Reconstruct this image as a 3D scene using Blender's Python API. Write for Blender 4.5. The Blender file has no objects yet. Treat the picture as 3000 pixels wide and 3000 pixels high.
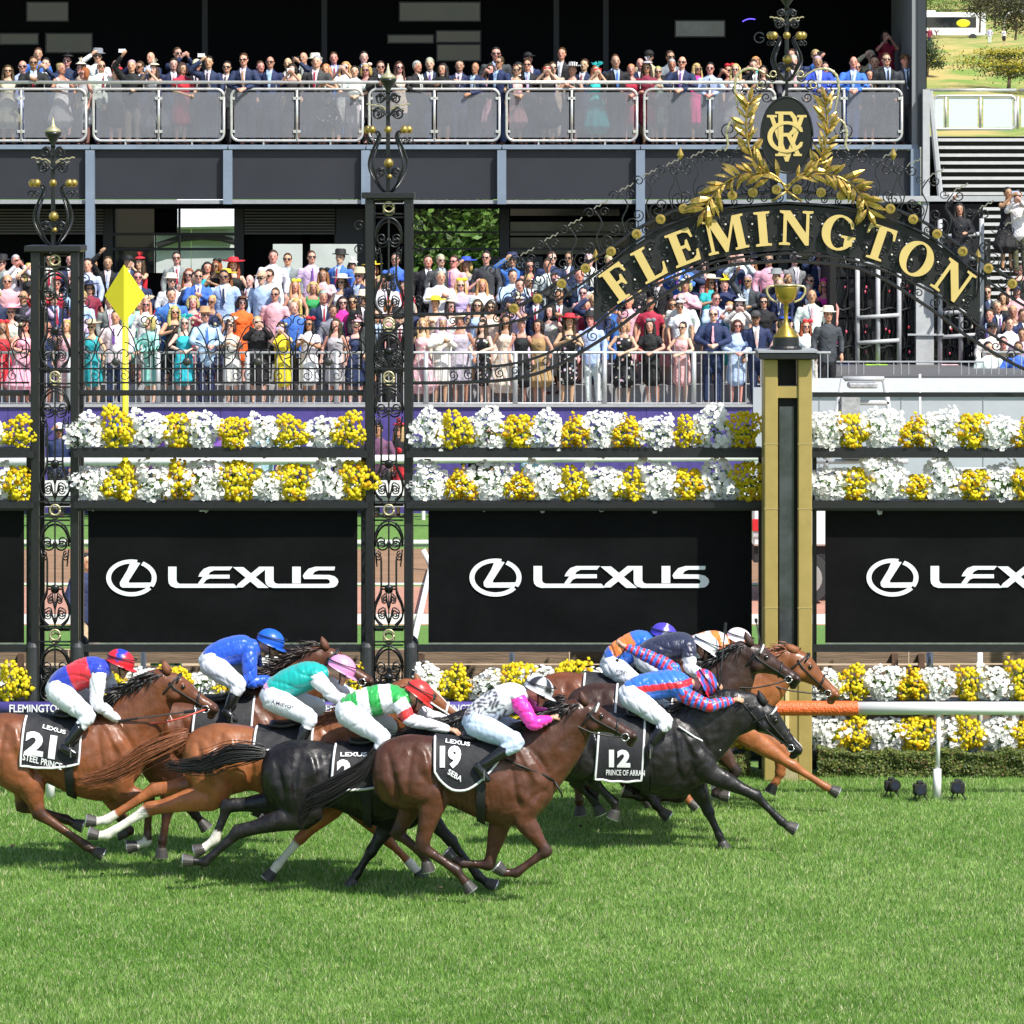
import bpy, bmesh, math, random
import numpy as np
from mathutils import Vector, Matrix
from mathutils.geometry import tessellate_polygon

# ------------------------------------------------------------------ camera, sky, sun, exposure
SC = bpy.context.scene
COL = SC.collection
FPX, HC, YHOR = 12000.0, 6.8, 560.0          # focal length in 3000-px pixels, eye height, horizon row

cam_d = bpy.data.cameras.new('camera')
cam = bpy.data.objects.new('camera', cam_d)
COL.objects.link(cam)
cam.location = (0, 0, HC)
cam.rotation_euler = (math.radians(90), 0, 0)
cam_d.sensor_width = 36.0
cam_d.lens = 36.0 * FPX / 3000.0
cam_d.shift_y = -(1500.0 - YHOR) / 3000.0
cam_d.clip_start = 1.0
cam_d.clip_end = 5000.0
SC.camera = cam

SUN_V = Vector((0.52, -0.60, 1.0)).normalized()
SUN_EL = math.asin(SUN_V.z)
SUN_AZ = math.atan2(SUN_V.x, SUN_V.y)
world = bpy.data.worlds.new('World')
SC.world = world
world.use_nodes = True
wn = world.node_tree
wn.nodes.clear()
w_out = wn.nodes.new('ShaderNodeOutputWorld')
w_bg = wn.nodes.new('ShaderNodeBackground')
w_sky = wn.nodes.new('ShaderNodeTexSky')
w_sky.sky_type = 'NISHITA'
w_sky.sun_disc = False
w_sky.sun_elevation = SUN_EL
w_sky.sun_rotation = SUN_AZ
w_sky.air_density = 1.0
w_sky.dust_density = 1.2
w_bg.inputs['Strength'].default_value = 0.13
wn.links.new(w_sky.outputs[0], w_bg.inputs[0])
wn.links.new(w_bg.outputs[0], w_out.inputs[0])

sun_d = bpy.data.lights.new('sun', 'SUN')
sun_d.energy = 4.8
sun_d.angle = math.radians(0.53)
sun_d.color = (1.0, 0.965, 0.9)
sun = bpy.data.objects.new('sun', sun_d)
COL.objects.link(sun)
sun.rotation_euler = SUN_V.to_track_quat('Z', 'Y').to_euler()

SC.view_settings.view_transform = 'Standard'
SC.view_settings.look = 'None'
SC.view_settings.gamma = 1.0
SC.view_settings.exposure = 0.52
SC.view_settings.use_curve_mapping = False
SC.render.film_transparent = False
SC.cycles.max_bounces = 6
SC.cycles.transparent_max_bounces = 24
SC.cycles.caustics_reflective = False
SC.cycles.caustics_refractive = False

random.seed(7)
RNG = np.random.default_rng(11)


def P(px, py, Y):
    """pixel of the 3000-px frame at distance Y -> world point"""
    return Vector(((px - 1500.0) * Y / FPX, Y, HC - (py - YHOR) * Y / FPX))


def S(Y):
    return FPX / Y


# ------------------------------------------------------------------ materials
MATS = {}


def mat(name, col, rough=0.6, metal=0.0, noise=0.0, nscale=8.0, bump=0.0, bscale=40.0, spec=0.5, coat=0.0,
        attr=None, objcol=False, emit=None, dark=None, sheen=0.0, trans=0.0, stretch=(1, 1, 1)):
    if name in MATS:
        return MATS[name]
    m = bpy.data.materials.new(name)
    m.use_nodes = True
    nt = m.node_tree
    b = nt.nodes['Principled BSDF']
    b.inputs['Roughness'].default_value = rough
    b.inputs['Metallic'].default_value = metal
    b.inputs['Specular IOR Level'].default_value = spec
    b.inputs['Coat Weight'].default_value = coat
    b.inputs['Coat Roughness'].default_value = 0.15
    b.inputs['Sheen Weight'].default_value = sheen
    b.inputs['Base Color'].default_value = (*col, 1)
    src = None
    if attr:
        a = nt.nodes.new('ShaderNodeAttribute')
        a.attribute_name = attr
        src = a.outputs['Color']
    elif objcol:
        a = nt.nodes.new('ShaderNodeObjectInfo')
        src = a.outputs['Color']
    if noise > 0 or bump > 0:
        tc = nt.nodes.new('ShaderNodeTexCoord')
        mp = nt.nodes.new('ShaderNodeMapping')
        mp.inputs['Scale'].default_value = stretch
        nt.links.new(tc.outputs['Object'], mp.inputs[0])
    if noise > 0:
        n = nt.nodes.new('ShaderNodeTexNoise')
        n.inputs['Scale'].default_value = nscale
        n.inputs['Detail'].default_value = 6
        n.inputs['Roughness'].default_value = 0.65
        nt.links.new(mp.outputs[0], n.inputs['Vector'])
        r = nt.nodes.new('ShaderNodeMapRange')
        r.inputs['From Min'].default_value = 0.3
        r.inputs['From Max'].default_value = 0.7
        r.inputs['To Min'].default_value = 1 - noise
        r.inputs['To Max'].default_value = 1 + noise * 0.6
        nt.links.new(n.outputs['Fac'], r.inputs['Value'])
        mx = nt.nodes.new('ShaderNodeMix')
        mx.data_type = 'RGBA'
        mx.blend_type = 'MULTIPLY'
        mx.inputs[0].default_value = 1.0
        if src is not None:
            nt.links.new(src, mx.inputs[6])
        else:
            mx.inputs[6].default_value = (*col, 1)
        nt.links.new(r.outputs[0], mx.inputs[7])
        src = mx.outputs[2]
        rr = nt.nodes.new('ShaderNodeMapRange')
        rr.inputs['To Min'].default_value = max(0.02, rough - 0.12)
        rr.inputs['To Max'].default_value = min(1, rough + 0.15)
        nt.links.new(n.outputs['Fac'], rr.inputs['Value'])
        nt.links.new(rr.outputs[0], b.inputs['Roughness'])
    if src is not None:
        nt.links.new(src, b.inputs['Base Color'])
    if bump > 0:
        n2 = nt.nodes.new('ShaderNodeTexNoise')
        n2.inputs['Scale'].default_value = bscale
        n2.inputs['Detail'].default_value = 5
        nt.links.new(mp.outputs[0], n2.inputs['Vector'])
        bp = nt.nodes.new('ShaderNodeBump')
        bp.inputs['Strength'].default_value = bump
        bp.inputs['Distance'].default_value = 0.02
        nt.links.new(n2.outputs['Fac'], bp.inputs['Height'])
        nt.links.new(bp.outputs[0], b.inputs['Normal'])
    if trans > 0:
        out = nt.nodes['Material Output']
        tr = nt.nodes.new('ShaderNodeBsdfTransparent')
        mx2 = nt.nodes.new('ShaderNodeMixShader')
        mx2.inputs[0].default_value = trans
        nt.links.new(b.outputs[0], mx2.inputs[1])
        nt.links.new(tr.outputs[0], mx2.inputs[2])
        nt.links.new(mx2.outputs[0], out.inputs['Surface'])
    if emit:
        b.inputs['Emission Color'].default_value = (*emit[:3], 1)
        b.inputs['Emission Strength'].default_value = emit[3]
    MATS[name] = m
    return m


def leafy(name, attr='tint', rough=0.55, transl=0.35):
    """two-sided leaf / petal / grass material, colour from a face attribute"""
    if name in MATS:
        return MATS[name]
    m = bpy.data.materials.new(name)
    m.use_nodes = True
    nt = m.node_tree
    b = nt.nodes['Principled BSDF']
    a = nt.nodes.new('ShaderNodeAttribute')
    a.attribute_name = attr
    nt.links.new(a.outputs['Color'], b.inputs['Base Color'])
    b.inputs['Roughness'].default_value = rough
    b.inputs['Specular IOR Level'].default_value = 0.35
    t = nt.nodes.new('ShaderNodeBsdfTranslucent')
    nt.links.new(a.outputs['Color'], t.inputs['Color'])
    mx = nt.nodes.new('ShaderNodeMixShader')
    mx.inputs[0].default_value = transl
    nt.links.new(b.outputs[0], mx.inputs[1])
    nt.links.new(t.outputs[0], mx.inputs[2])
    nt.links.new(mx.outputs[0], nt.nodes['Material Output'].inputs['Surface'])
    MATS[name] = m
    return m


# ------------------------------------------------------------------ scene-graph helpers
def tag(o, label=None, cat=None, group=None, kind=None):
    if label:
        o['label'] = label
    if cat:
        o['category'] = cat
    if group:
        o['group'] = group
    if kind:
        o['kind'] = kind
    return o


def empty(name, loc, label=None, cat=None, group=None):
    o = bpy.data.objects.new(name, None)
    o.empty_display_size = 0.1
    COL.objects.link(o)
    o.location = loc
    return tag(o, label, cat, group)


def wloc(o):
    v = Vector((0, 0, 0))
    while o is not None:
        v = v + o.location
        o = o.parent
    return v


class MB:
    """collects faces in world coordinates, becomes ONE mesh object"""

    def __init__(s):
        s.v = []
        s.f = []
        s.mi = []
        s.cm = 0

    def add(s, vs, fs):
        o = len(s.v)
        s.v.extend([tuple(v) for v in vs])
        for f in fs:
            s.f.append(tuple(i + o for i in f))
            s.mi.append(s.cm)
        return s

    def box(s, lo, hi):
        x0, y0, z0 = lo
        x1, y1, z1 = hi
        return s.add([(x0, y0, z0), (x1, y0, z0), (x1, y1, z0), (x0, y1, z0), (x0, y0, z1), (x1, y0, z1), (x1, y1, z1), (x0, y1, z1)],
                     [(0, 3, 2, 1), (4, 5, 6, 7), (0, 1, 5, 4), (1, 2, 6, 5), (2, 3, 7, 6), (3, 0, 4, 7)])

    def pbox(s, x0, y0, x1, y1, Y, depth):
        """box whose front face covers the pixel rectangle at distance Y, going back by depth"""
        a = P(x0, y1, Y)
        b = P(x1, y0, Y)
        return s.box((a.x, Y, a.z), (b.x, Y + depth, b.z))

    def tube(s, pts, r, n=8, caps=True, flat=1.0):
        pts = [Vector(p) for p in pts]
        k = len(pts)
        rs = r if isinstance(r, (list, tuple)) else [r] * k
        vs = []
        up = None
        for i in range(k):
            t = (pts[min(i + 1, k - 1)] - pts[max(i - 1, 0)])
            if t.length < 1e-9:
                t = Vector((0, 0, 1))
            t.normalize()
            if up is None:
                up = Vector((0, 1, 0)) if abs(t.y) < 0.9 else Vector((1, 0, 0))
            a = (up - t * up.dot(t)).normalized()
            up = a
            b = t.cross(a)
            for j in range(n):
                an = 2 * math.pi * (j + 0.5) / n
                vs.append(pts[i] + a * (rs[i] * flat * math.cos(an)) + b * (rs[i] * math.sin(an)))
        fs = []
        for i in range(k - 1):
            for j in range(n):
                j2 = (j + 1) % n
                fs.append((i * n + j, i * n + j2, (i + 1) * n + j2, (i + 1) * n + j))
        if caps:
            fs.append(tuple(reversed(range(n))))
            fs.append(tuple((k - 1) * n + j for j in range(n)))
        return s.add(vs, fs)

    def lathe(s, c, prof, n=16, axis='Z'):
        """prof: (radius, height) list; c: base point"""
        vs = []
        for r, h in prof:
            for j in range(n):
                a = 2 * math.pi * j / n
                if axis == 'Z':
                    vs.append((c[0] + r * math.cos(a), c[1] + r * math.sin(a), c[2] + h))
                elif axis == 'Y':
                    vs.append((c[0] + r * math.cos(a), c[1] + h, c[2] + r * math.sin(a)))
                else:
                    vs.append((c[0] + h, c[1] + r * math.cos(a), c[2] + r * math.sin(a)))
        k = len(prof)
        fs = []
        for i in range(k - 1):
            for j in range(n):
                j2 = (j + 1) % n
                f = (i * n + j, i * n + j2, (i + 1) * n + j2, (i + 1) * n + j)
                fs.append(f if axis != 'Y' else f[::-1])
        fs.append(tuple(range(n))[::-1] if axis != 'Y' else tuple(range(n)))
        top = tuple((k - 1) * n + j for j in range(n))
        fs.append(top if axis != 'Y' else top[::-1])
        return s.add(vs, fs)

    def ball(s, c, r, n=10, m=7, sc=(1, 1, 1)):
        vs = [(c[0], c[1], c[2] - r * sc[2])]
        for i in range(1, m):
            ph = -math.pi / 2 + math.pi * i / m
            for j in range(n):
                a = 2 * math.pi * j / n
                vs.append((c[0] + r * sc[0] * math.cos(ph) * math.cos(a), c[1] + r * sc[1] * math.cos(ph) * math.sin(a), c[2] + r * sc[2] * math.sin(ph)))
        vs.append((c[0], c[1], c[2] + r * sc[2]))
        fs = []
        for j in range(n):
            fs.append((0, 1 + (j + 1) % n, 1 + j))
            fs.append((len(vs) - 1, 1 + (m - 2) * n + j, 1 + (m - 2) * n + (j + 1) % n))
        for i in range(m - 2):
            for j in range(n):
                j2 = (j + 1) % n
                fs.append((1 + i * n + j, 1 + i * n + j2, 1 + (i + 1) * n + j2, 1 + (i + 1) * n + j))
        return s.add(vs, fs)

    def prism(s, loops, to3, d0, d1):
        """2-D outline (list of loops, first outer) extruded; to3(u, v, d) -> world point"""
        if not isinstance(loops[0][0], (list, tuple)):
            loops = [loops]
        flat = [p for lp in loops for p in lp]
        tris = tessellate_polygon([[Vector((p[0], p[1], 0)) for p in lp] for lp in loops])
        n = len(flat)
        vs = [to3(p[0], p[1], d0) for p in flat] + [to3(p[0], p[1], d1) for p in flat]
        fs = []
        for t in tris:
            fs.append(tuple(t))
            fs.append(tuple(i + n for i in t)[::-1])
        o = 0
        for lp in loops:
            k = len(lp)
            for i in range(k):
                j = (i + 1) % k
                fs.append((o + i, o + j, n + o + j, n + o + i))
            o += k
        return s.add(vs, fs)

    def loft(s, rings, n=16, caps=True):
        """rings: (centre, axisA vec, axisB vec) ellipses"""
        vs = []
        for c, a, b in rings:
            for j in range(n):
                an = 2 * math.pi * j / n
                vs.append(c + a * math.cos(an) + b * math.sin(an))
        k = len(rings)
        fs = []
        for i in range(k - 1):
            for j in range(n):
                j2 = (j + 1) % n
                fs.append((i * n + j, i * n + j2, (i + 1) * n + j2, (i + 1) * n + j))
        if caps:
            fs.append(tuple(reversed(range(n))))
            fs.append(tuple((k - 1) * n + j for j in range(n)))
        return s.add(vs, fs)

    def mesh(s, name, off=(0, 0, 0), smooth=False):
        me = bpy.data.meshes.new(name)
        o = Vector(off)
        me.from_pydata([(v[0] - o.x, v[1] - o.y, v[2] - o.z) for v in s.v], [], s.f)
        if any(s.mi):
            me.polygons.foreach_set('material_index', s.mi)
        if smooth:
            me.polygons.foreach_set('use_smooth', [True] * len(me.polygons))
        me.update()
        return me

    def build(s, name, m, parent=None, smooth=False, kind=None, fix=True, bevel=0.0):
        off = wloc(parent) if parent is not None else Vector((0, 0, 0))
        me = s.mesh(name, off, smooth)
        if fix or bevel:
            bm = bmesh.new()
            bm.from_mesh(me)
            bmesh.ops.recalc_face_normals(bm, faces=bm.faces)
            if bevel:
                bmesh.ops.bevel(bm, geom=[e for e in bm.edges if e.calc_face_angle(0) > 0.6], offset=bevel, segments=1, affect='EDGES')
            bm.to_mesh(me)
            bm.free()
        for mm in (m if isinstance(m, (list, tuple)) else [m]):
            me.materials.append(mm)
        o = bpy.data.objects.new(name, me)
        COL.objects.link(o)
        o.parent = parent
        if kind:
            o['kind'] = kind
        return o


def link_mesh(name, me, parent=None, loc=(0, 0, 0), m=None, kind=None, color=None):
    o = bpy.data.objects.new(name, me)
    if m is not None and not me.materials:
        me.materials.append(m)
    COL.objects.link(o)
    o.parent = parent
    o.location = loc
    if kind:
        o['kind'] = kind
    if color:
        o.color = (*color, 1)
    return o


def top(o, base=None):
    """put the origin of a one-mesh thing at the bottom of its mesh"""
    me = o.data
    co = np.empty(len(me.vertices) * 3, np.float32)
    me.vertices.foreach_get('co', co)
    co = co.reshape(-1, 3)
    c = np.array([(co[:, 0].min() + co[:, 0].max()) / 2, (co[:, 1].min() + co[:, 1].max()) / 2, co[:, 2].min()], np.float32)
    co -= c
    me.vertices.foreach_set('co', co.ravel())
    me.update()
    o.location = Vector(c.tolist())
    return o


def quads(name, V, F, tint=None, m=None, parent=None, kind=None, smooth=False):
    """fast mesh from numpy arrays: V (n,3), F (m,3|4), tint (m,3) colour for each face"""
    me = bpy.data.meshes.new(name)
    off = np.array(wloc(parent)) if parent else np.zeros(3)
    V = np.asarray(V, np.float32) - off.astype(np.float32)
    F = np.asarray(F, np.int32)
    k = F.shape[1]
    me.vertices.add(len(V))
    me.vertices.foreach_set('co', V.ravel())
    me.loops.add(len(F) * k)
    me.loops.foreach_set('vertex_index', F.ravel())
    me.polygons.add(len(F))
    me.polygons.foreach_set('loop_start', np.arange(0, len(F) * k, k, dtype=np.int32))
    me.polygons.foreach_set('loop_total', np.full(len(F), k, np.int32))
    if smooth:
        me.polygons.foreach_set('use_smooth', np.ones(len(F), bool))
    me.update(calc_edges=True)
    if tint is not None:
        a = me.attributes.new('tint', 'FLOAT_COLOR', 'FACE')
        c = np.ones((len(F), 4), np.float32)
        c[:, :3] = tint
        a.data.foreach_set('color', c.ravel())
    if m is not None:
        me.materials.append(m)
    if parent is False:
        return me
    o = bpy.data.objects.new(name, me)
    COL.objects.link(o)
    o.parent = parent
    if kind:
        o['kind'] = kind
    return o


def remesh(mb, voxel, smooth=3, factor=0.5):
    """voxel-union of everything in mb into one continuous smooth skin (mesh data)"""
    me = mb.mesh('tmp')
    bm = bmesh.new()
    bm.from_mesh(me)
    bmesh.ops.recalc_face_normals(bm, faces=bm.faces)
    bm.to_mesh(me)
    bm.free()
    o = bpy.data.objects.new('tmp', me)
    COL.objects.link(o)
    r = o.modifiers.new('r', 'REMESH')
    r.mode = 'VOXEL'
    r.voxel_size = voxel
    r.use_smooth_shade = True
    if smooth:
        sm = o.modifiers.new('s', 'SMOOTH')
        sm.iterations = smooth
        sm.factor = factor
    dg = bpy.context.evaluated_depsgraph_get()
    out = bpy.data.meshes.new_from_object(o.evaluated_get(dg))
    bpy.data.objects.remove(o)
    bpy.data.meshes.remove(me)
    out.materials.clear()
    return out


def vcoords(me):
    co = np.empty(len(me.vertices) * 3, np.float32)
    me.vertices.foreach_get('co', co)
    return co.reshape(-1, 3)


def set_coords(me, co):
    me.vertices.foreach_set('co', np.asarray(co, np.float32).ravel())
    me.update()


def point_color(me, name, cols):
    a = me.attributes.new(name, 'FLOAT_COLOR', 'POINT')
    c = np.ones((len(me.vertices), 4), np.float32)
    c[:, :3] = cols
    a.data.foreach_set('color', c.ravel())


def catmull(pts, k=4):
    """Catmull-Rom through a list of equal-length tuples"""
    A = np.array(pts, float)
    n = len(A)
    out = []
    for i in range(n - 1):
        p0, p1, p2, p3 = A[max(i - 1, 0)], A[i], A[i + 1], A[min(i + 2, n - 1)]
        for j in range(k):
            t = j / k
            out.append(0.5 * ((2 * p1) + (-p0 + p2) * t + (2 * p0 - 5 * p1 + 4 * p2 - p3) * t * t + (-p0 + 3 * p1 - 3 * p2 + p3) * t ** 3))
    out.append(A[-1])
    return out


def text_mesh(s, size, extrude=0.002, bold=0.0, align='LEFT'):
    c = bpy.data.curves.new('tmp', 'FONT')
    c.body = s
    c.size = size
    c.extrude = extrude
    c.offset = bold
    c.align_x = align
    c.resolution_u = 3
    o = bpy.data.objects.new('tmp', c)
    COL.objects.link(o)
    dg = bpy.context.evaluated_depsgraph_get()
    me = bpy.data.meshes.new_from_object(o.evaluated_get(dg))
    bpy.data.objects.remove(o)
    bpy.data.curves.remove(c)
    me.materials.clear()
    return me


def smoothstep(x, a, b):
    t = np.clip((x - a) / (b - a), 0, 1)
    return t * t * (3 - 2 * t)


def spiral(cx, cz, r0, turns, a0, d=1, n=18, shrink=0.15):
    """flat spiral in (x,z) from radius r0 inwards, starts at angle a0 (radians), d = +1/-1 direction"""
    out = []
    for i in range(n + 1):
        t = i / n
        r = r0 * (1 - t * (1 - shrink))
        a = a0 + d * turns * 2 * math.pi * t
        out.append((cx + r * math.cos(a), cz + r * math.sin(a)))
    return out
# ------------------------------------------------------------------ ground
def zg(Y):
    """height of the terrain at distance Y (track level 0, lawn behind it a little higher)"""
    return float(np.interp(Y, [0, 58, 64, 68.5, 72, 74, 78, 6000], [0, 0, 0.08, 0.2, 0.45, 0.66, 0.70, 0.70]))


def strip(name, Y0, Y1, m, x0=-40, x1=40, lift=0.004, n=8):
    mb = MB()
    ys = np.linspace(Y0, Y1, n)
    for a, b in zip(ys[:-1], ys[1:]):
        mb.add([(x0, a, zg(a) + lift), (x1, a, zg(a) + lift), (x1, b, zg(b) + lift), (x0, b, zg(b) + lift)], [(0, 1, 2, 3)])
    o = mb.build(name, m, fix=False)
    return tag(o, kind='structure')


m_turf = mat('turf', (0.11, 0.21, 0.04), 0.9, noise=0.35, nscale=3.0, bump=0.4, bscale=60)
m_dirt = mat('dirt', (0.26, 0.15, 0.085), 0.95, noise=0.35, nscale=3.0, bump=0.5, bscale=30, stretch=(0.5, 3, 1))
m_red = mat('red_path', (0.42, 0.21, 0.15), 0.95, noise=0.2, nscale=4.0)
m_sand = mat('sand', (0.42, 0.31, 0.19), 0.95, noise=0.25, nscale=5.0)
m_lawn = mat('lawn_green', (0.10, 0.21, 0.035), 0.9, noise=0.35, nscale=14.0, bump=0.5, bscale=70)
mb = MB()
ys = [-300, 20, 58, 64, 68.5, 72, 74, 78, 400, 4000]
for a, b in zip(ys[:-1], ys[1:]):
    w0 = 3000 if b > 300 or a < 0 else 300
    mb.add([(-3000, a, zg(a)), (3000, a, zg(a)), (3000, b, zg(b)), (-3000, b, zg(b))], [(0, 1, 2, 3)])
tag(mb.build('ground', m_turf, fix=False), kind='structure')
strip('sand_path', 50.5, 60.5, m_sand)
strip('grass_verge', 60.7, 63.3, m_lawn)
strip('red_track', 63.5, 68.4, m_red)
strip('dirt_track', 68.8, 72.3, m_dirt)
strip('lawn', 72.6, 77.3, m_lawn)


# grass: half a million single blades, uncountable
def grass_blades():
    n = 560000
    px = RNG.uniform(-420, 3420, n)
    py = 2262 + (3060 - 2262) * RNG.random(n) ** 0.97
    Y = FPX * HC / (py - YHOR)
    x = (px - 1500) * Y / FPX
    # patchiness of the sward: slow waves of height, hue and lean
    def wave(fx, fy, ph):
        return np.sin(x * fx + 1.3 * np.sin(Y * fy * 0.7 + ph) + ph) * np.sin(Y * fy + 1.1 * np.sin(x * fx * 0.6 - ph))
    w1 = wave(1.1, 1.7, 0.4) * 0.5 + wave(2.9, 4.3, 2.0) * 0.3 + wave(7.1, 9.7, 4.0) * 0.2
    w2 = wave(0.7, 0.9, 1.4) * 0.6 + wave(5.3, 6.1, 0.7) * 0.4
    w3 = wave(9.0, 13.0, 2.2)
    h = RNG.uniform(0.032, 0.066, n) * (1 + 0.28 * w1 + 0.18 * w3)
    wd = RNG.uniform(0.0032, 0.0062, n)
    az = RNG.uniform(0, 2 * math.pi, n)
    lean = RNG.uniform(0.1, 0.95, n)
    la = az + RNG.normal(0, 0.9, n) + 0.8 * w2
    V = np.empty((n, 3, 3), np.float32)
    V[:, 0] = np.stack([x - wd * np.cos(az), Y - wd * np.sin(az), np.zeros(n)], 1)
    V[:, 1] = np.stack([x + wd * np.cos(az), Y + wd * np.sin(az), np.zeros(n)], 1)
    V[:, 2] = np.stack([x + h * lean * np.cos(la), Y + h * lean * np.sin(la), h * np.sqrt(1 - (lean * 0.85) ** 2)], 1)
    F = np.arange(n * 3, dtype=np.int32).reshape(n, 3)
    u = RNG.random(n)
    c0 = np.array([0.155, 0.31, 0.045])
    c1 = np.array([0.34, 0.50, 0.135])
    c2 = np.array([0.085, 0.20, 0.028])
    mixv = np.clip(0.45 + 0.45 * w2 + 0.25 * w3 + 0.3 * (u - 0.5) * 2 + 0.10 * np.tanh((x - 1.0) * 0.4), 0, 1)[:, None]
    tint = c0 * (1 - mixv) + c1 * mixv
    dk = (RNG.random(n) < 0.22 + 0.12 * w1)[:, None]
    tint = np.where(dk, c2, tint)
    pale = (RNG.random(n) < 0.09 + 0.06 * w3)[:, None]
    tint = np.where(pale, np.array([0.62, 0.60, 0.36]), tint)
    tint = tint * RNG.uniform(0.75, 1.3, (n, 1))
    o = quads('grass', V.reshape(-1, 3), F, tint, leafy('grass_blade', transl=0.42, rough=0.42), kind='stuff')
    tag(o, 'short bright green racecourse grass in the foreground', 'grass', kind='stuff')


grass_blades()

# ------------------------------------------------------------------ running rail
m_white = mat('white_paint', (0.78, 0.78, 0.76), 0.4, noise=0.06, nscale=3)
m_purple = mat('purple_wrap', (0.075, 0.055, 0.24), 0.45, noise=0.25, nscale=6, bump=0.15, bscale=9)
m_orange = mat('orange_vinyl', (0.72, 0.14, 0.035), 0.38, noise=0.12, nscale=12, bump=1.0, bscale=26, stretch=(1.6, 1, 1.2))
m_black = mat('black_steel', (0.012, 0.012, 0.013), 0.42, noise=0.3, nscale=20)
m_blackmatt = mat('black_matt', (0.014, 0.014, 0.015), 0.8, noise=0.2, nscale=4)
m_dkgreen = mat('trough_green', (0.015, 0.045, 0.04), 0.5, noise=0.3, nscale=12)

YR = 45.8
rail = empty('running_rail', P(1500, 2335, YR), 'long running rail with purple sleeve, orange padding and white tube', 'rail')
rail.location.z = 0


def rail_piece(name, x0, x1, r, m, n=20, wob=0.0):
    mb = MB()
    k = max(2, int((x1 - x0) / 12)) if wob else 2
    pts, rs = [], []
    for i in range(k + 1):
        x = x0 + (x1 - x0) * i / k
        p = P(x, 2075, YR)
        pts.append(p)
        rs.append(r * (1 + wob * random.uniform(-1, 1)))
    mb.tube(pts, rs, n)
    return mb.build(name, m, rail, smooth=False if wob else True)


rail_piece('purple_sleeve', -300, 1580, 0.074, m_purple)
rail_piece('white_tube', 1580, 2230, 0.070, m_white)
rail_piece('orange_pad', 2190, 2512, 0.083, m_orange, 24, 0.02)
rail_piece('white_tube', 2512, 3300, 0.073, m_white)
for x in (-500, 148, 797, 1446, 2095, 2745, 3394):
    mb = MB()
    b = P(x, 2340, YR)
    mb.tube([(b.x + 0.02, YR, 0.96), (b.x + 0.005, YR, 0.32)], 0.026, 10)
    mb.tube([(b.x + 0.004, YR, 0.34), (b.x, YR, 0.0)], [0.044, 0.05], 10)
    mb.build('post', m_white, rail, smooth=True)
m_wtext = mat('white_print', (0.8, 0.8, 0.8), 0.5)
for x in (26, 928, 1262):
    me = text_mesh('FLEMINGTON', 0.118, 0.001, 0.002)
    a = P(x, 2086, YR - 0.078)
    o = link_mesh('lettering', me, rail, a - wloc(rail), m_wtext)
    o.rotation_euler = (math.radians(90), 0, 0)
    w = max(v.co.x for v in me.vertices)
    o.scale = (160 * YR / FPX / w, 1, 1)

# ------------------------------------------------------------------ three small remote cameras on the grass
def remote_camera(x, y, tilt, label):
    Yc = FPX * HC / (y - YHOR)
    root = empty('remote_camera', P(x, y, Yc), label, 'camera', 'black remote cameras on the grass by the rail')
    b = root.location
    mb = MB()
    mb.box((b.x - 0.075, Yc - 0.05, 0.07), (b.x + 0.075, Yc + 0.06, 0.19))
    mb.box((b.x - 0.035, Yc - 0.04, 0.19), (b.x + 0.04, Yc + 0.04, 0.225))
    mb.build('body', m_blackmatt, root, bevel=0.01)
    mb = MB()
    c = Vector((b.x + tilt * 0.06, Yc - 0.05, 0.135 + abs(tilt) * 0.05))
    mb.lathe(c, [(0.055, 0.0), (0.055, -0.07), (0.062, -0.075), (0.062, -0.14), (0.045, -0.141)], 16, 'Y')
    le = mb.build('lens', m_black, root)
    MB().lathe((c.x, c.y - 0.1415, c.z), [(0.044, 0.0), (0.044, -0.002)], 16, 'Y').build('lens_glass', mat('lens_glass', (0.02, 0.02, 0.05), 0.05, coat=1), le)
    for a in (-0.09, 0.09):
        MB().tube([(b.x + a * 0.4, Yc, 0.08), (b.x + a, Yc - 0.04, 0.0)], 0.009, 6).build('stand_leg', m_black, root)
    MB().tube([(b.x, Yc, 0.08), (b.x, Yc + 0.09, 0.0)], 0.009, 6).build('stand_leg', m_black, root)


remote_camera(2611, 2336, 0.5, 'black remote camera left of the others, its lens pointing up')
remote_camera(2695, 2346, -0.2, 'low black remote camera just left of the white rail post')
remote_camera(2806, 2342, -0.5, 'black remote camera with an upright aerial, right of the rail post')

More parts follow.
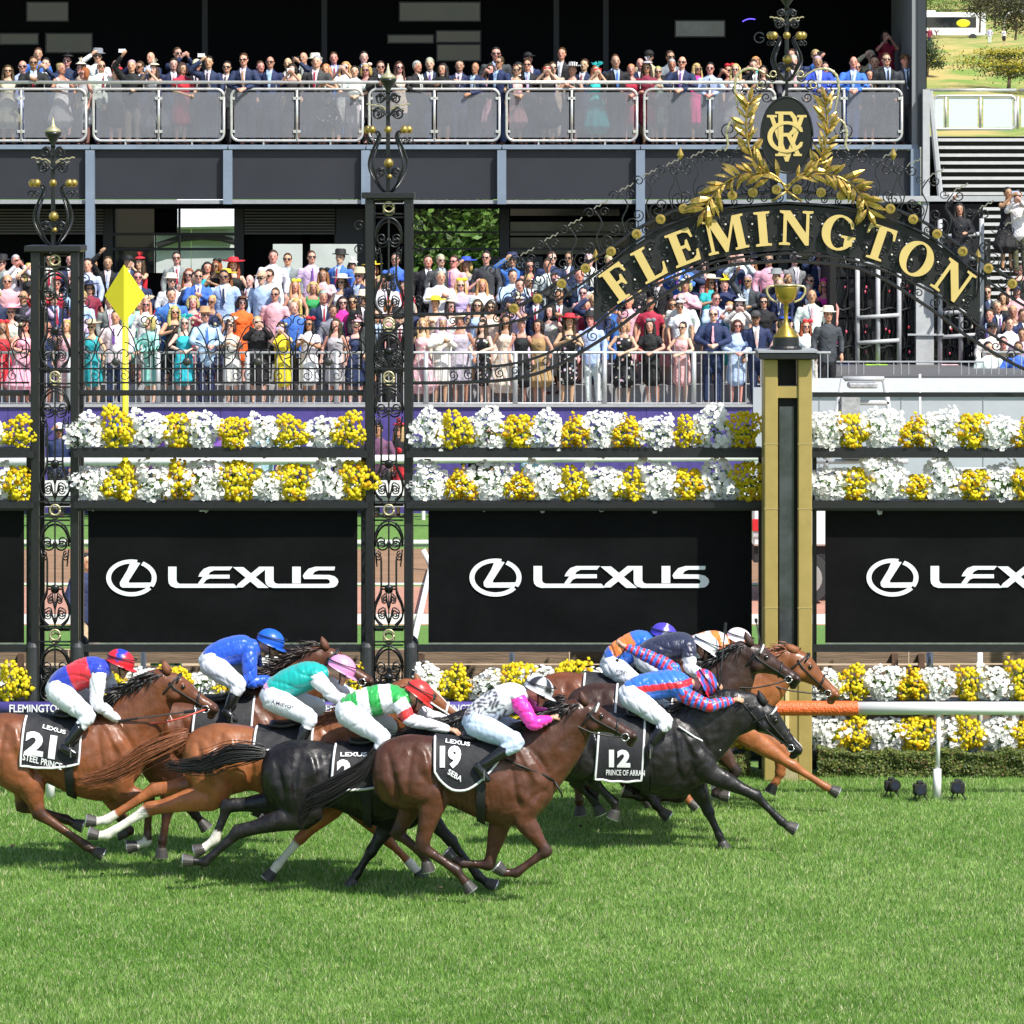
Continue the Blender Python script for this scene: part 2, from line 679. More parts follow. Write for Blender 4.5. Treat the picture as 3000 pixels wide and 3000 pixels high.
# ------------------------------------------------------------------ hedge
def hedge(x0, x1, ytop, label):
    Y0, dep = 47.45, 0.42
    a, b = P(x0, 2280, Y0), P(x1, ytop, Y0)
    hz = b.z
    root = empty('hedge', ((a.x + b.x) / 2, Y0 + dep / 2, 0), label, 'hedge')
    MB().box((a.x + 0.05, Y0 + 0.07, 0.0), (b.x - 0.05, Y0 + dep - 0.05, hz - 0.06)).build('core', mat('hedge_core', (0.012, 0.02, 0.006), 0.9), root)
    n = int((b.x - a.x) * 5200)
    u = RNG.random(n)
    x = RNG.uniform(a.x, b.x, n)
    front = u < 0.55
    y = np.where(front, Y0 + np.abs(RNG.normal(0, 0.035, n)), RNG.uniform(Y0, Y0 + dep, n))
    z = np.where(front, RNG.uniform(0.03, hz, n), hz - np.abs(RNG.normal(0, 0.03, n)))
    lump = 0.022 * np.sin(x * 9) + 0.015 * np.sin(x * 23 + 1) + 0.012 * np.sin(z * 31 + x * 5)
    y = np.where(front, y + lump, y)
    z = np.where(front, z, z + lump * 1.2)
    d = np.where(front[:, None], np.array([0, -1, 0.35]), np.array([0, -0.35, 1.0])) + RNG.normal(0, 0.55, (n, 3))
    d /= np.linalg.norm(d, axis=1)[:, None]
    t = np.cross(d, RNG.normal(0, 1, (n, 3)))
    t /= np.linalg.norm(t, axis=1)[:, None]
    w = np.cross(d, t)
    s = RNG.uniform(0.013, 0.024, n)[:, None]
    c = np.stack([x, y, z], 1)
    V = np.stack([c - t * s, c - w * s * 0.6, c + t * s, c + w * s * 0.6], 1).reshape(-1, 3)
    F = np.arange(n * 4, dtype=np.int32).reshape(n, 4)
    tint = np.array([0.075, 0.105, 0.022]) * RNG.uniform(0.55, 1.75, (n, 1))
    br = RNG.random(n) < 0.10
    tint[br] = np.array([0.14, 0.085, 0.03]) * RNG.uniform(0.7, 1.3, (br.sum(), 1))
    yl = RNG.random(n) < 0.16
    tint[yl] = np.array([0.22, 0.25, 0.055])
    quads('leaves', V, F, tint, leafy('hedge_leaf', transl=0.25), root, 'stuff')


hedge(-120, 2198, 2212, 'low clipped hedge behind the running horses, left of the gold post')
hedge(2398, 3130, 2208, 'low clipped hedge right of the gold post under the flower shelves')

# ------------------------------------------------------------------ flowers
def flower_variant(kind, seed):
    r = np.random.default_rng(seed)
    V, F, T = [], [], []
    LV, LF, LT = [], [], []
    nb = 190 if kind == 'w' else 150
    rx, ry, rz = (0.225, 0.16, 0.205) if kind == 'w' else (0.20, 0.15, 0.19)
    cz = 0.20 if kind == 'w' else 0.19
    # foliage
    for i in range(190):
        d = r.normal(0, 1, 3)
        d /= np.linalg.norm(d)
        c = d * np.array([rx, ry, rz]) * r.uniform(0.3, 0.98) + np.array([0, 0, cz - 0.02])
        t = r.normal(0, 1, 3)
        t /= np.linalg.norm(t)
        w = np.cross(t, d)
        w /= np.linalg.norm(w) + 1e-6
        s = r.uniform(0.018, 0.036)
        o = len(LV)
        LV += [c - t * s, c - w * s * 0.45, c + t * s, c + w * s * 0.45]
        LF.append((o, o + 1, o + 2, o + 3))
        LT.append(np.array([0.08, 0.16, 0.03]) * r.uniform(0.5, 2.4) + (0.03 if r.random() < 0.2 else 0))
    # blossoms
    pts = []
    tries = 0
    while len(pts) < nb and tries < 14000:
        tries += 1
        d = r.normal(0, 1, 3)
        d[1] = -abs(d[1]) if r.random() < 0.8 else d[1]
        d /= np.linalg.norm(d)
        k = r.uniform(0.84, 1.12)
        lump = 1 + 0.16 * math.sin(3 * math.atan2(d[2], d[0]) + seed) + 0.1 * math.sin(5 * math.atan2(d[2], d[0]) + 2 * seed)
        c = d * np.array([rx, ry, rz]) * k * lump + np.array([0, 0, cz])
        if kind == 'w' and r.random() < 0.25 and d[2] < 0:
            c[2] -= r.uniform(0, 0.07)
        if any(np.linalg.norm(c - q) < (0.024 if kind == 'w' else 0.024) for q in pts):
            continue
        pts.append(c)
        nrm = d * 0.55 + np.array([0.15 + r.normal(0, 0.28), -0.6 + r.normal(0, 0.22), 0.45 + r.normal(0, 0.25)])
        nrm /= np.linalg.norm(nrm)
        t = np.cross(nrm, [0.3, 0.2, 0.9])
        t /= np.linalg.norm(t)
        w = np.cross(nrm, t)
        if kind == 'w':
            rr = r.uniform(0.022, 0.035)
            o = len(V)
            V.append(c - nrm * 0.012)
            a0 = r.uniform(0, 6.28)
            for j in range(10):
                a = a0 + 2 * math.pi * j / 10
                q = rr * (1.0 if j % 2 == 0 else 0.82)
                V.append(c + (t * math.cos(a) + w * math.sin(a)) * q + nrm * r.uniform(-0.004, 0.004))
            br = r.uniform(0.84, 0.93)
            for j in range(10):
                F.append((o, o + 1 + j, o + 1 + (j + 1) % 10))
                T.append(np.array([br, br, br * r.uniform(0.93, 1.0)]))
        else:
            rr = r.uniform(0.020, 0.031)
            org = r.random() < 0.10 + (0.3 if seed % 5 == 1 else 0)
            base = np.array([0.92, 0.55, 0.012]) if org else np.array([0.95, 0.79, 0.03])
            base = base * r.uniform(0.85, 1.08)
            prev = None
            o = len(V)
            V.append(c + nrm * rr * 0.62)
            rings = [(0.55, 0.52), (1.0, 0.18), (0.8, -0.25)]
            nn = 8
            for q, h in rings:
                for j in range(nn):
                    a = 2 * math.pi * (j + (0.5 if q == 1.0 else 0)) / nn
                    V.append(c + (t * math.cos(a) + w * math.sin(a)) * rr * q * r.uniform(0.72, 1.2) + nrm * rr * (h + r.uniform(-0.1, 0.1)))
            for j in range(nn):
                F.append((o, o + 1 + j, o + 1 + (j + 1) % nn))
                T.append(base * 0.95)
            for k2 in range(2):
                for j in range(nn):
                    a, b2 = o + 1 + k2 * nn + j, o + 1 + k2 * nn + (j + 1) % nn
                    F.append((a, a + nn, b2 + nn))
                    T.append(base * (1.0 if k2 == 0 else 0.8))
                    F.append((a, b2 + nn, b2))
                    T.append(base * (1.0 if k2 == 0 else 0.8))
    mp = leafy('petal', transl=0.42, rough=0.65)
    ml = leafy('flower_leaf', transl=0.3)
    a = quads('blossoms', np.array(V), np.array(F), np.array(T), mp, False)
    b = quads('foliage', np.array(LV), np.array(LF), np.array(LT), ml, False)
    return a, b


FLV = {'w': [flower_variant('w', 10 + i) for i in range(6)], 'y': [flower_variant('y', 40 + i) for i in range(6)]}
ORD = ['first', 'second', 'third', 'fourth', 'fifth', 'sixth', 'seventh', 'eighth', 'ninth', 'tenth', 'eleventh', 'twelfth', 'thirteenth', 'fourteenth', 'fifteenth']
YB = 48.0
ROWS = [('top', 1318, 0), ('second', 1472, 8), ('third', 2058, -4), ('lowest', 2206, 6)]
BAYS = [('left of the short tower', -380, 88, [-293, -209, -124, -40, 45]),
        ('between the two ironwork towers', 226, 1068, [265, 354, 436, 513, 594, 688, 780, 862, 945, 1030]),
        ('between the tall tower and the gold post', 1200, 2232, [1255, 1347, 1436, 1513, 1592, 1677, 1762, 1845, 1925, 2008, 2092, 2180]),
        ('right of the gold post', 2382, 3160, [2425, 2506, 2588, 2675, 2757, 2838, 2925, 3010, 3090])]
YELLOW_FIRST = {0: 1, 1: 0, 2: 0, 3: 0}


def plants():
    for bi, (where, bx0, bx1, xs) in enumerate(BAYS):
        for ri, (rn, yb, sh) in enumerate(ROWS):
            tr = MB()
            Yt = YB - 0.12
            tr.pbox(bx0, yb - 6, bx1, yb + 22, Yt, 0.3)
            o = tr.build('planter_trough', m_dkgreen if ri == 3 else m_black)
            tag(o, 'long planter trough of the %s shelf %s' % (rn, where), 'planter', 'planter troughs of the flower shelves')
            top(o)
            cnt = {'w': 0, 'y': 0}
            for i, x in enumerate(xs):
                k = 'w' if (i + YELLOW_FIRST[bi]) % 2 == 0 else 'y'
                if bi == 0:
                    k = 'y' if i % 2 == 0 else 'w'
                if x < -140 or x > 3100:
                    continue
                xx = x + sh + random.uniform(-13, 13)
                pos = P(xx, yb - 4, YB + random.uniform(-0.03, 0.03))
                nm = 'white_petunias' if k == 'w' else 'yellow_marigolds'
                root = empty(nm, pos)
                c = cnt[k]
                cnt[k] += 1
                tag(root, '%s %s flower clump from left, %s shelf, %s' % (ORD[c], 'white' if k == 'w' else 'yellow', rn, where), 'flowers', 'flower clumps on the shelves')
                a, b = FLV[k][random.randrange(6)]
                sc = random.uniform(0.9, 1.12)
                root.scale = (sc * (1.08 if k == 'w' else 1.0) * random.choice((1, -1)), 1.05, sc * random.uniform(0.9, 1.2))
                link_mesh('foliage', b, root, kind='stuff')
                link_mesh('blossoms', a, root, kind='stuff')


plants()

# ------------------------------------------------------------------ boards with their black steel frames
LEX = []


def logo_pieces():
    """outline pieces of the emblem and wordmark, unit = letter height, origin at left end of the L, baseline"""
    em = []
    cx, cz, rx, rz, th = -1.74, 0.47, 1.19, 0.87, 0.225
    def arc(a0, a1, k=40):
        o, i = [], []
        for j in range(k + 1):
            a = math.radians(a0 + (a1 - a0) * j / k)
            o.append((cx + rx * math.cos(a), cz + rz * math.sin(a)))
            i.append((cx + (rx - th) * math.cos(a), cz + (rz - th * 0.85) * math.sin(a)))
        return o + i[::-1]
    em.append(arc(-30, 62))
    em.append(arc(76, 322))
    em.append([(cx - 0.02, cz + 0.80), (cx + 0.42, cz + 0.70), (cx + 0.2, cz + 0.36), (cx - 0.13, cz - 0.16), (cx - 0.1, cz - 0.23),
               (cx + 1.0, cz - 0.22), (cx + 0.86, cz - 0.46), (cx - 0.42, cz - 0.46), (cx - 0.53, cz - 0.38), (cx - 0.55, cz - 0.22), (cx - 0.2, cz + 0.36)])
    L = []
    L.append([(0, 1), (0.39, 1), (0.39, 0.34), (0.44, 0.24), (0.55, 0.19), (3.1, 0.19), (3.28, 0.0), (0.34, 0.0), (0.14, 0.07), (0.03, 0.2), (0, 0.36)])
    L.append([(1.42, 0.53), (1.5, 0.70), (1.68, 0.9), (1.95, 1.0), (3.04, 1.0), (2.9, 0.83), (2.16, 0.83), (1.98, 0.74), (1.9, 0.62), (2.9, 0.62), (2.9, 0.44), (1.95, 0.44), (1.8, 0.38), (1.66, 0.2), (1.4, 0.2), (1.56, 0.42), (1.64, 0.53)])
    L.append([(3.06, 0.98), (3.55, 0.98), (4.74, 0.0), (4.24, 0.0)])
    L.append([(3.2, 0.02), (3.3, 0.19), (4.3, 1.0), (4.58, 1.0), (4.58, 0.86), (3.52, 0.02)])
    L.append([(4.58, 1.0), (4.98, 1.0), (4.98, 0.34), (5.04, 0.23), (5.16, 0.19), (7.55, 0.19), (7.62, 0.22), (7.64, 0.3), (7.6, 0.38), (7.5, 0.42), (6.42, 0.42), (6.36, 0.56), (6.42, 0.68), (6.62, 0.9), (6.95, 1.0), (7.88, 1.0),
              (7.85, 0.83), (7.1, 0.83), (6.92, 0.76), (6.82, 0.62), (7.62, 0.61), (7.85, 0.55), (8.0, 0.42), (8.04, 0.28), (7.97, 0.12), (7.84, 0.03), (7.62, 0.0), (4.96, 0.0), (4.74, 0.06), (4.62, 0.18), (4.58, 0.34)])
    L.append([(5.86, 0.21), (5.86, 1.0), (6.26, 1.0), (6.26, 0.21)])
    return em, L


EMB, WORD = logo_pieces()


def logo(parent, x, ybase, hpx, Y, m, wscale=1.0, names=('emblem', 'wordmark')):
    """x: pixel of the L's left edge, ybase: pixel of the baseline"""
    k = hpx * Y / FPX
    o3 = P(x, ybase, Y)
    for nm, pieces in zip(names, (EMB, WORD)):
        mb = MB()
        for i, pc in enumerate(pieces):
            mb.prism(pc, lambda u, v, d, i=i: (o3.x + u * k * wscale, Y - 0.004 - d - 0.0008 * i, o3.z + v * k), 0.0, 0.004)
        mb.build(nm, m, parent)


m_board = mat('board_vinyl', (0.0045, 0.0045, 0.005), 0.55, noise=0.5, nscale=1.1, bump=0.6, bscale=2.6, spec=0.1)
m_print = mat('board_print', (0.75, 0.78, 0.8), 0.5)
m_worn = mat('worn_edge', (0.2, 0.2, 0.2), 0.5, noise=0.5, nscale=8)


def board(bx0, bx1, x0, x1, xL, label, h=63, wl=None):
    Y = YB + 0.05
    a, b = P(x0, 1883, Y), P(x1, 1492, Y)
    root = empty('advertising_board', ((a.x + b.x) / 2, Y, a.z), label, 'board', 'black advertising boards in the fence')
    # softly rippled vinyl sheet with thickness
    nx, nz = 44, 18
    V = []
    for i in range(nx + 1):
        for j in range(nz + 1):
            u, v = i / nx, j / nz
            x = a.x + (b.x - a.x) * u
            z = a.z + (b.z - a.z) * v
            rip = 0.004 * math.sin(u * 9 + v * 4) + 0.003 * math.sin(v * 17 + u * 3)
            V.append((x, Y + rip * math.sin(math.pi * u) * math.sin(math.pi * v) + 0.006, z))
    mb = MB()
    F = [(i * (nz + 1) + j, (i + 1) * (nz + 1) + j, (i + 1) * (nz + 1) + j + 1, i * (nz + 1) + j + 1) for i in range(nx) for j in range(nz)]
    mb.add(V, F)
    mb.build('panel', m_board, root, smooth=True, fix=False)
    MB().box((a.x, Y + 0.012, a.z), (b.x, Y + 0.03, b.z)).build('backing', m_blackmatt, root)
    MB().pbox(x0 + 2, 1884, x1 - 2, 1887, Y, 0.02).build('bottom_hem', m_worn, root)
    if xL is not None:
        logo(root, xL, 1722, h, Y, m_print, wl or 1.0)
    fr = empty('display_frame', ((a.x + b.x) / 2, YB, 0), 'black steel frame carrying flower shelves and board ' + BAYS[[q[1] for q in BAYS].index(bx0)][0], 'frame')
    for xx in (bx0 + 4, bx1 - 4):
        p = P(xx, 1500, YB + 0.22)
        MB().box((p.x - 0.025, YB + 0.2, 0), (p.x + 0.025, YB + 0.25, P(xx, 1318, YB + 0.2).z)).build('upright', m_black, fr)
    for y0, y1 in ((1489, 1497), (1889, 1910)):
        MB().pbox(bx0 - 8, y0, bx1 + 8, y1, YB - 0.02, 0.06).build('crossbar', m_black, fr)
    for y0, y1 in ((1322, 1341), (1472, 1489), (2058, 2070), (2208, 2216)):
        MB().pbox(bx0 - 10, y0, bx1 + 10, y1, YB - 0.16, 0.4).build('shelf', m_black, fr)


board(-380, 88, -380, 70, -512, 'black board with white logo cut off at the left edge of the picture')
board(226, 1068, 258, 1047, 493, 'black board with white emblem and lettering between the two ironwork towers', 62)
board(1200, 2232, 1255, 2203, 1563, 'black board with white emblem and lettering left of the gold post', 64)
board(2382, 3160, 2418, 3160, 2726, 'black board with white emblem and cut-off lettering right of the gold post', 64)

# ------------------------------------------------------------------ timber rail fence behind the lower flowers
m_wood = mat('weathered_timber', (0.24, 0.17, 0.115), 0.85, noise=0.4, nscale=6, bump=0.5, bscale=20, stretch=(0.25, 3, 5))
tf = empty('timber_fence', (0, 50.0, 0), 'weathered brown plank fence behind the lower flower shelves', 'fence')
for y0, y1 in ((1903, 1944), (1950, 1990), (1996, 2036), (2042, 2084), (2090, 2130)):
    x = -420
    while x < 3300:
        L = random.uniform(420, 640)
        MB().pbox(x + 1, y0 + random.uniform(-2, 2), x + L - 2, y1 + random.uniform(-2, 2), 50.0 + random.uniform(0, 0.012), 0.035).build('plank', m_wood, tf)
        x += L
for x in (60, 640, 1235, 1792, 2622, 2700, 3120):
    MB().pbox(x - 9, 1915, x + 9, 2200, 49.93, 0.06).build('fence_post', mat('dark_timber', (0.13, 0.075, 0.05), 0.8, noise=0.3), tf)
for i, x in enumerate((420, 1500, 2871)):
    mb = MB()
    p = P(x, 1975, 49.6)
    mb.tube([(p.x, 49.6, 0), (p.x, 49.6, P(x, 1912, 49.6).z)], 0.034, 12)
    o = tag(mb.build('bollard_post', m_white, smooth=True), ['short white post behind the flowers near the left tower', 'short white post behind flowers left of the galloping leaders', 'short white post among the flowers at far right'][i], 'post', 'white posts behind the lower flowers')
    top(o)
o = MB().tube([P(2724, 1990, 49.6), P(2724, 1912, 49.6)], 0.042, 12).build('steel_post', mat('galvanised', (0.42, 0.43, 0.44), 0.35, 0.7, noise=0.2), smooth=True)
tag(o, 'galvanised steel post among the flowers at right', 'post')
top(o)
# green plastic chair back seen between two horses
ch = empty('plastic_chair', P(495, 2040, 50.6), 'dark green plastic chair partly hidden behind flowers', 'chair')
mg = mat('green_plastic', (0.02, 0.09, 0.035), 0.4)
MB().tube([P(445, 1985, 50.6), P(448, 1922, 50.6), P(470, 1912, 50.6), P(500, 1912, 50.6), P(522, 1925, 50.6), P(534, 1990, 50.6), P(536, 2040, 50.6)], 0.03, 8).build('back_frame', mg, ch, smooth=True)
MB().pbox(452, 1926, 520, 1985, 50.62, 0.015).build('back_panel', mg, ch)
MB().pbox(440, 1985, 540, 1995, 50.3, 0.45).build('seat', mg, ch)
for x, yy in ((445, 50.35), (533, 50.35), (447, 50.7), (531, 50.7)):
    MB().tube([P(x, 1990, yy), Vector((P(x, 1990, yy).x, yy, 0.0))], 0.02, 6).build('leg', mg, ch)

# ------------------------------------------------------------------ clods of turf thrown up by the hooves
m_clod = mat('turf_clod', (0.045, 0.04, 0.018), 0.9, noise=0.5, nscale=30)
for i, (x, y, Yc, r_, lab) in enumerate(((38, 2477, 41.0, .022, 'small dark clod of turf in the air at left'), (592, 2545, 40.2, .016, 'tiny clod of turf behind the black horse hoof'), (1290, 2600, 39.4, .018, 'clod of turf beneath the nearest horse'), (1700, 2420, 43.0, .018, 'clod of turf behind the leaders'), (300, 2560, 40.6, .014, 'tiny clod of turf below the chestnut hind hoof'))):
    mb = MB()
    mb.ball(P(x, y, Yc), r_, 7, 5, (1.3, 1, .7))
    mb.v = [(p[0] + random.uniform(-.3, .3) * r_, p[1], p[2] + random.uniform(-.3, .3) * r_) for p in mb.v]
    top(tag(mb.build('turf_clod', m_clod), lab, 'clod', 'clods of turf'))
# ------------------------------------------------------------------ wrought-iron towers
m_iron = mat('wrought_iron', (0.012, 0.012, 0.014), 0.32, noise=0.2, nscale=30)
m_gold = mat('gold_leaf', (0.52, 0.35, 0.09), 0.34, 0.8, noise=0.35, nscale=14)
m_goldpaint = mat('gold_paint', (0.40, 0.295, 0.095), 0.42, 0.25, noise=0.10, nscale=5)
m_goldflat = mat('gold_letter', (0.62, 0.46, 0.16), 0.5, 0.1, noise=0.05, nscale=4)
m_pale = mat('pale_gold', (0.50, 0.44, 0.26), 0.35, 0.5, noise=0.1, nscale=30)
m_sleeve = mat('post_sleeve', (0.03, 0.032, 0.035), 0.5, noise=0.3, nscale=9)
IRON = []


def bar(mb, pts, Y, w, n=6):
    """iron bar along pixel points at distance Y, w = thickness in px"""
    r = w * 0.5 * Y / FPX
    mb.tube([P(x, y, Y) for x, y in pts], r, n)


def curl(mb, cx, cy, r, turns, a0, d, Y, w=4, n=16):
    """spiral scroll in pixel space (y down), a0 in degrees, outer end first"""
    pts = []
    for i in range(n + 1):
        t = i / n
        rr = r * (1 - 0.82 * t)
        a = math.radians(a0) + d * turns * 2 * math.pi * t
        pts.append((cx + rr * math.cos(a), cy - rr * math.sin(a)))
    bar(mb, pts, Y, w, 5)


def scroll_s(mb, x0, y0, x1, y1, r0, r1, Y, w=4, flip=1):
    """S-scroll: a bowed stem between two spirals"""
    mx, my = (x0 + x1) / 2, (y0 + y1) / 2
    dx, dy = x1 - x0, y1 - y0
    L = math.hypot(dx, dy)
    nx, ny = -dy / L * flip, dx / L * flip
    st = []
    for i in range(9):
        t = i / 8
        b = math.sin(2 * math.pi * t) * L * 0.12
        st.append((x0 + dx * t + nx * b, y0 + dy * t + ny * b))
    bar(mb, st, Y, w, 5)
    an0 = math.degrees(math.atan2(-(st[0][1] - st[1][1]), st[0][0] - st[1][0]))
    curl(mb, x0 + nx * r0, y0 + ny * r0, r0, 1.3, math.degrees(math.atan2(ny, -nx)), flip, Y, w)
    curl(mb, x1 - nx * r1, y1 - ny * r1, r1, 1.3, math.degrees(math.atan2(-ny, nx)), flip, Y, w)


def tower_panel(root, x0, x1, y0, y1, Y):
    """one storey of scrollwork between the two front posts"""
    cx, w = (x0 + x1) / 2, x1 - x0
    h = y1 - y0
    mb = MB()
    bar(mb, [(x0, y0), (x1, y0)], Y, 6)
    bar(mb, [(x0, y0 + 44), (x1, y0 + 44)], Y, 5)
    mb.build('cross_rail', m_iron, root)
    mb = MB()
    ring = [(cx + 15 * math.cos(a), y0 + 24 + 15 * math.sin(a)) for a in np.linspace(0, 2 * math.pi, 17)]
    bar(mb, ring, Y - 0.01, 6, 6)
    mb.build('ring', m_pale, root, smooth=True)
    # hood with two big spirals
    mb = MB()
    yt = y0 + 50
    hood = [(cx + (w * 0.46) * math.cos(a), yt + 66 - 60 * math.sin(a)) for a in np.linspace(math.radians(-5), math.radians(185), 18)]
    bar(mb, hood, Y, 6)
    for sgn in (-1, 1):
        curl(mb, cx + sgn * w * 0.23, yt + 66, w * 0.21, 1.45, 180 if sgn > 0 else 0, 1 if sgn > 0 else -1, Y, 5, 20)
        curl(mb, cx + sgn * w * 0.36, yt + 104, w * 0.11, 1.3, 90, sgn, Y, 4)
        bar(mb, [(cx + sgn * w * 0.44, yt + 90), (cx + sgn * w * 0.40, yt + 130)], Y, 4)
    mb.build('scrollwork', m_iron, root, smooth=True)
    # vertical rods down to the bulb ornament
    mb = MB()
    yb = y1 - min(118, h * 0.36)
    for k in (-0.25, 0.0, 0.25):
        mb = MB()
        bar(mb, [(cx + k * w, yt + (8 if k == 0 else 112)), (cx + k * w, max(yb, yt + 20))], Y, 5)
        mb.build('rod', m_iron, root)
    mb = MB()
    yo = y1 - yb
    bar(mb, [(cx - 0.25 * w, yb), (cx + 0.25 * w, yb)], Y, 5)
    for sgn in (-1, 1):
        bul = [(cx + sgn * 0.25 * w, yb), (cx + sgn * 0.28 * w, yb + yo * 0.15), (cx + sgn * 0.45 * w, yb + yo * 0.45), (cx + sgn * 0.44 * w, yb + yo * 0.75), (cx + sgn * 0.2 * w, yb + yo * 0.96)]
        bar(mb, [tuple(q) for q in catmull(bul, 4)], Y, 5)
        for vy, rr, o_ in ((0.30, 0.10, 0.15), (0.66, 0.15, 0.22)):
            bar(mb, [tuple(q) for q in catmull([(cx, yb + yo * (vy + .22)), (cx + sgn * w * o_ * .35, yb + yo * (vy + .06)), (cx + sgn * w * o_ * .6, yb + yo * (vy - .12)), (cx + sgn * w * (o_ + rr * .2), yb + yo * vy - rr * w)], 3)], Y, 4)
            curl(mb, cx + sgn * o_ * w, yb + yo * vy, rr * w, 1.5, 90, -sgn, Y, 4)
    bar(mb, [(cx, yb), (cx, y1)], Y, 4)
    mb.build('bulb_scrolls', m_iron, root, smooth=True)
    mb = MB()
    mb.ball(P(cx, yb + 4, Y - 0.02), 0.05, 8, 6, (1, 0.6, 0.8))
    mb.build('boss', m_iron, root, smooth=True)


def finial(root, cx, ytop, ybase, Y, wide, gold_spike=True):
    """lyre-shaped open finial: four bowed bars, gold balls, scroll tiers and a spike"""
    H = ybase - ytop
    f = lambda t: ybase - H * t
    dY = 0.28
    for sx, sy in ((-1, -1), (1, -1), (-1, 1), (1, 1)):
        mb = MB()
        sc = 0.78 if sy < 0 else 1.0
        pts = [(0.12, 0.0), (0.42, 0.07), (0.72, 0.2), (0.74, 0.3), (0.55, 0.42), (0.4, 0.5), (0.46, 0.545), (0.62, 0.56)]
        pr = [P(cx + sx * wide * sc * u, f(v), Y + sy * dY * u) for u, v in catmull(pts, 3)]
        mb.tube(pr, 0.016, 6)
        q = [(cx + sx * wide * sc * 0.5, f(0.455))]
        curl(mb, cx + sx * wide * sc * 0.88, f(0.47), wide * 0.16, 1.3, 180 if sx > 0 else 0, -sx, Y + sy * dY * 0.8, 4)
        mb.build('lyre_bar', m_iron, root, smooth=True)
        MB().ball(P(cx + sx * wide * sc * 0.82, f(0.575), Y + sy * dY * 0.8), 0.047, 12, 8).build('gold_ball', m_gold, root, smooth=True)
    MB().ball(P(cx, f(0.575), Y - dY), 0.045, 12, 8).build('gold_ball', m_gold, root, smooth=True)
    mb = MB()
    bar(mb, [(cx, f(0.0)), (cx, f(0.93))], Y, 13, 8)
    mb.build('stem', m_iron, root)
    MB().ball(P(cx + 2, f(0.27), Y - 0.06), 0.058, 12, 8).build('gold_ball', m_gold, root, smooth=True)
    MB().ball(P(cx + 5, f(0.145), Y - 0.06), 0.032, 8, 6).build('gold_collar', m_gold, root, smooth=True)
    for v, r, wd in ((0.17, 0.2, 0.34), (0.72, 0.22, 0.42), (0.85, 0.22, 0.30)):
        for sx in (-1, 1):
            for k, yy in ((1.0, Y - 0.05), (0.72, Y + 0.2)):
                mb = MB()
                curl(mb, cx + sx * wide * wd * k, f(v), wide * r * k, 1.35, 180 if sx > 0 else 0, -sx if v != 0.72 else sx, yy, 6 if k == 1 else 4)
                bar(mb, [tuple(q) for q in catmull([(cx, f(v - 0.03)), (cx + sx * wide * wd * 0.4 * k, f(v + 0.01)), (cx + sx * wide * (wd - r * 0.2) * k, f(v + 0.055)), (cx + sx * wide * (wd + r * 0.9) * k, f(v + 0.02))], 3)], yy, 6 if k == 1 else 4)
                mb.build('scroll_tier', m_iron, root, smooth=True)
    for sx in (-1, 1):
        mb = MB()
        bar(mb, [(cx + sx * 8, f(0.765))] + [(cx + sx * (wide * (0.2 + 0.11 * i)), f(0.785 + (0.006 if i % 2 else -0.004) + 0.004 * i)) for i in range(7)], Y - 0.12, 4)
        bar(mb, [(cx + sx * 8, f(0.755))] + [(cx + sx * (wide * (0.15 + 0.1 * i)), f(0.765 + (0.006 if i % 2 else -0.004))) for i in range(6)], Y + 0.1, 4)
        mb.build('twisted_leaf', m_pale, root)
    b = P(cx, f(0.90), Y)
    mb = MB()
    mb.lathe(b, [(0.035, 0), (0.02, 0.04), (0.095, 0.15), (0.1, 0.18)], 14)
    mb.build('bud', m_iron, root, smooth=True)
    mb = MB()
    zt = P(cx, ytop, Y).z - b.z
    mb.lathe(b, [(0.101, 0.18), (0.08, 0.215), (0.035, 0.245), (0.02, 0.28), (0.004, max(zt, 0.36))], 14)
    mb.build('spike', m_pale, root, smooth=True)


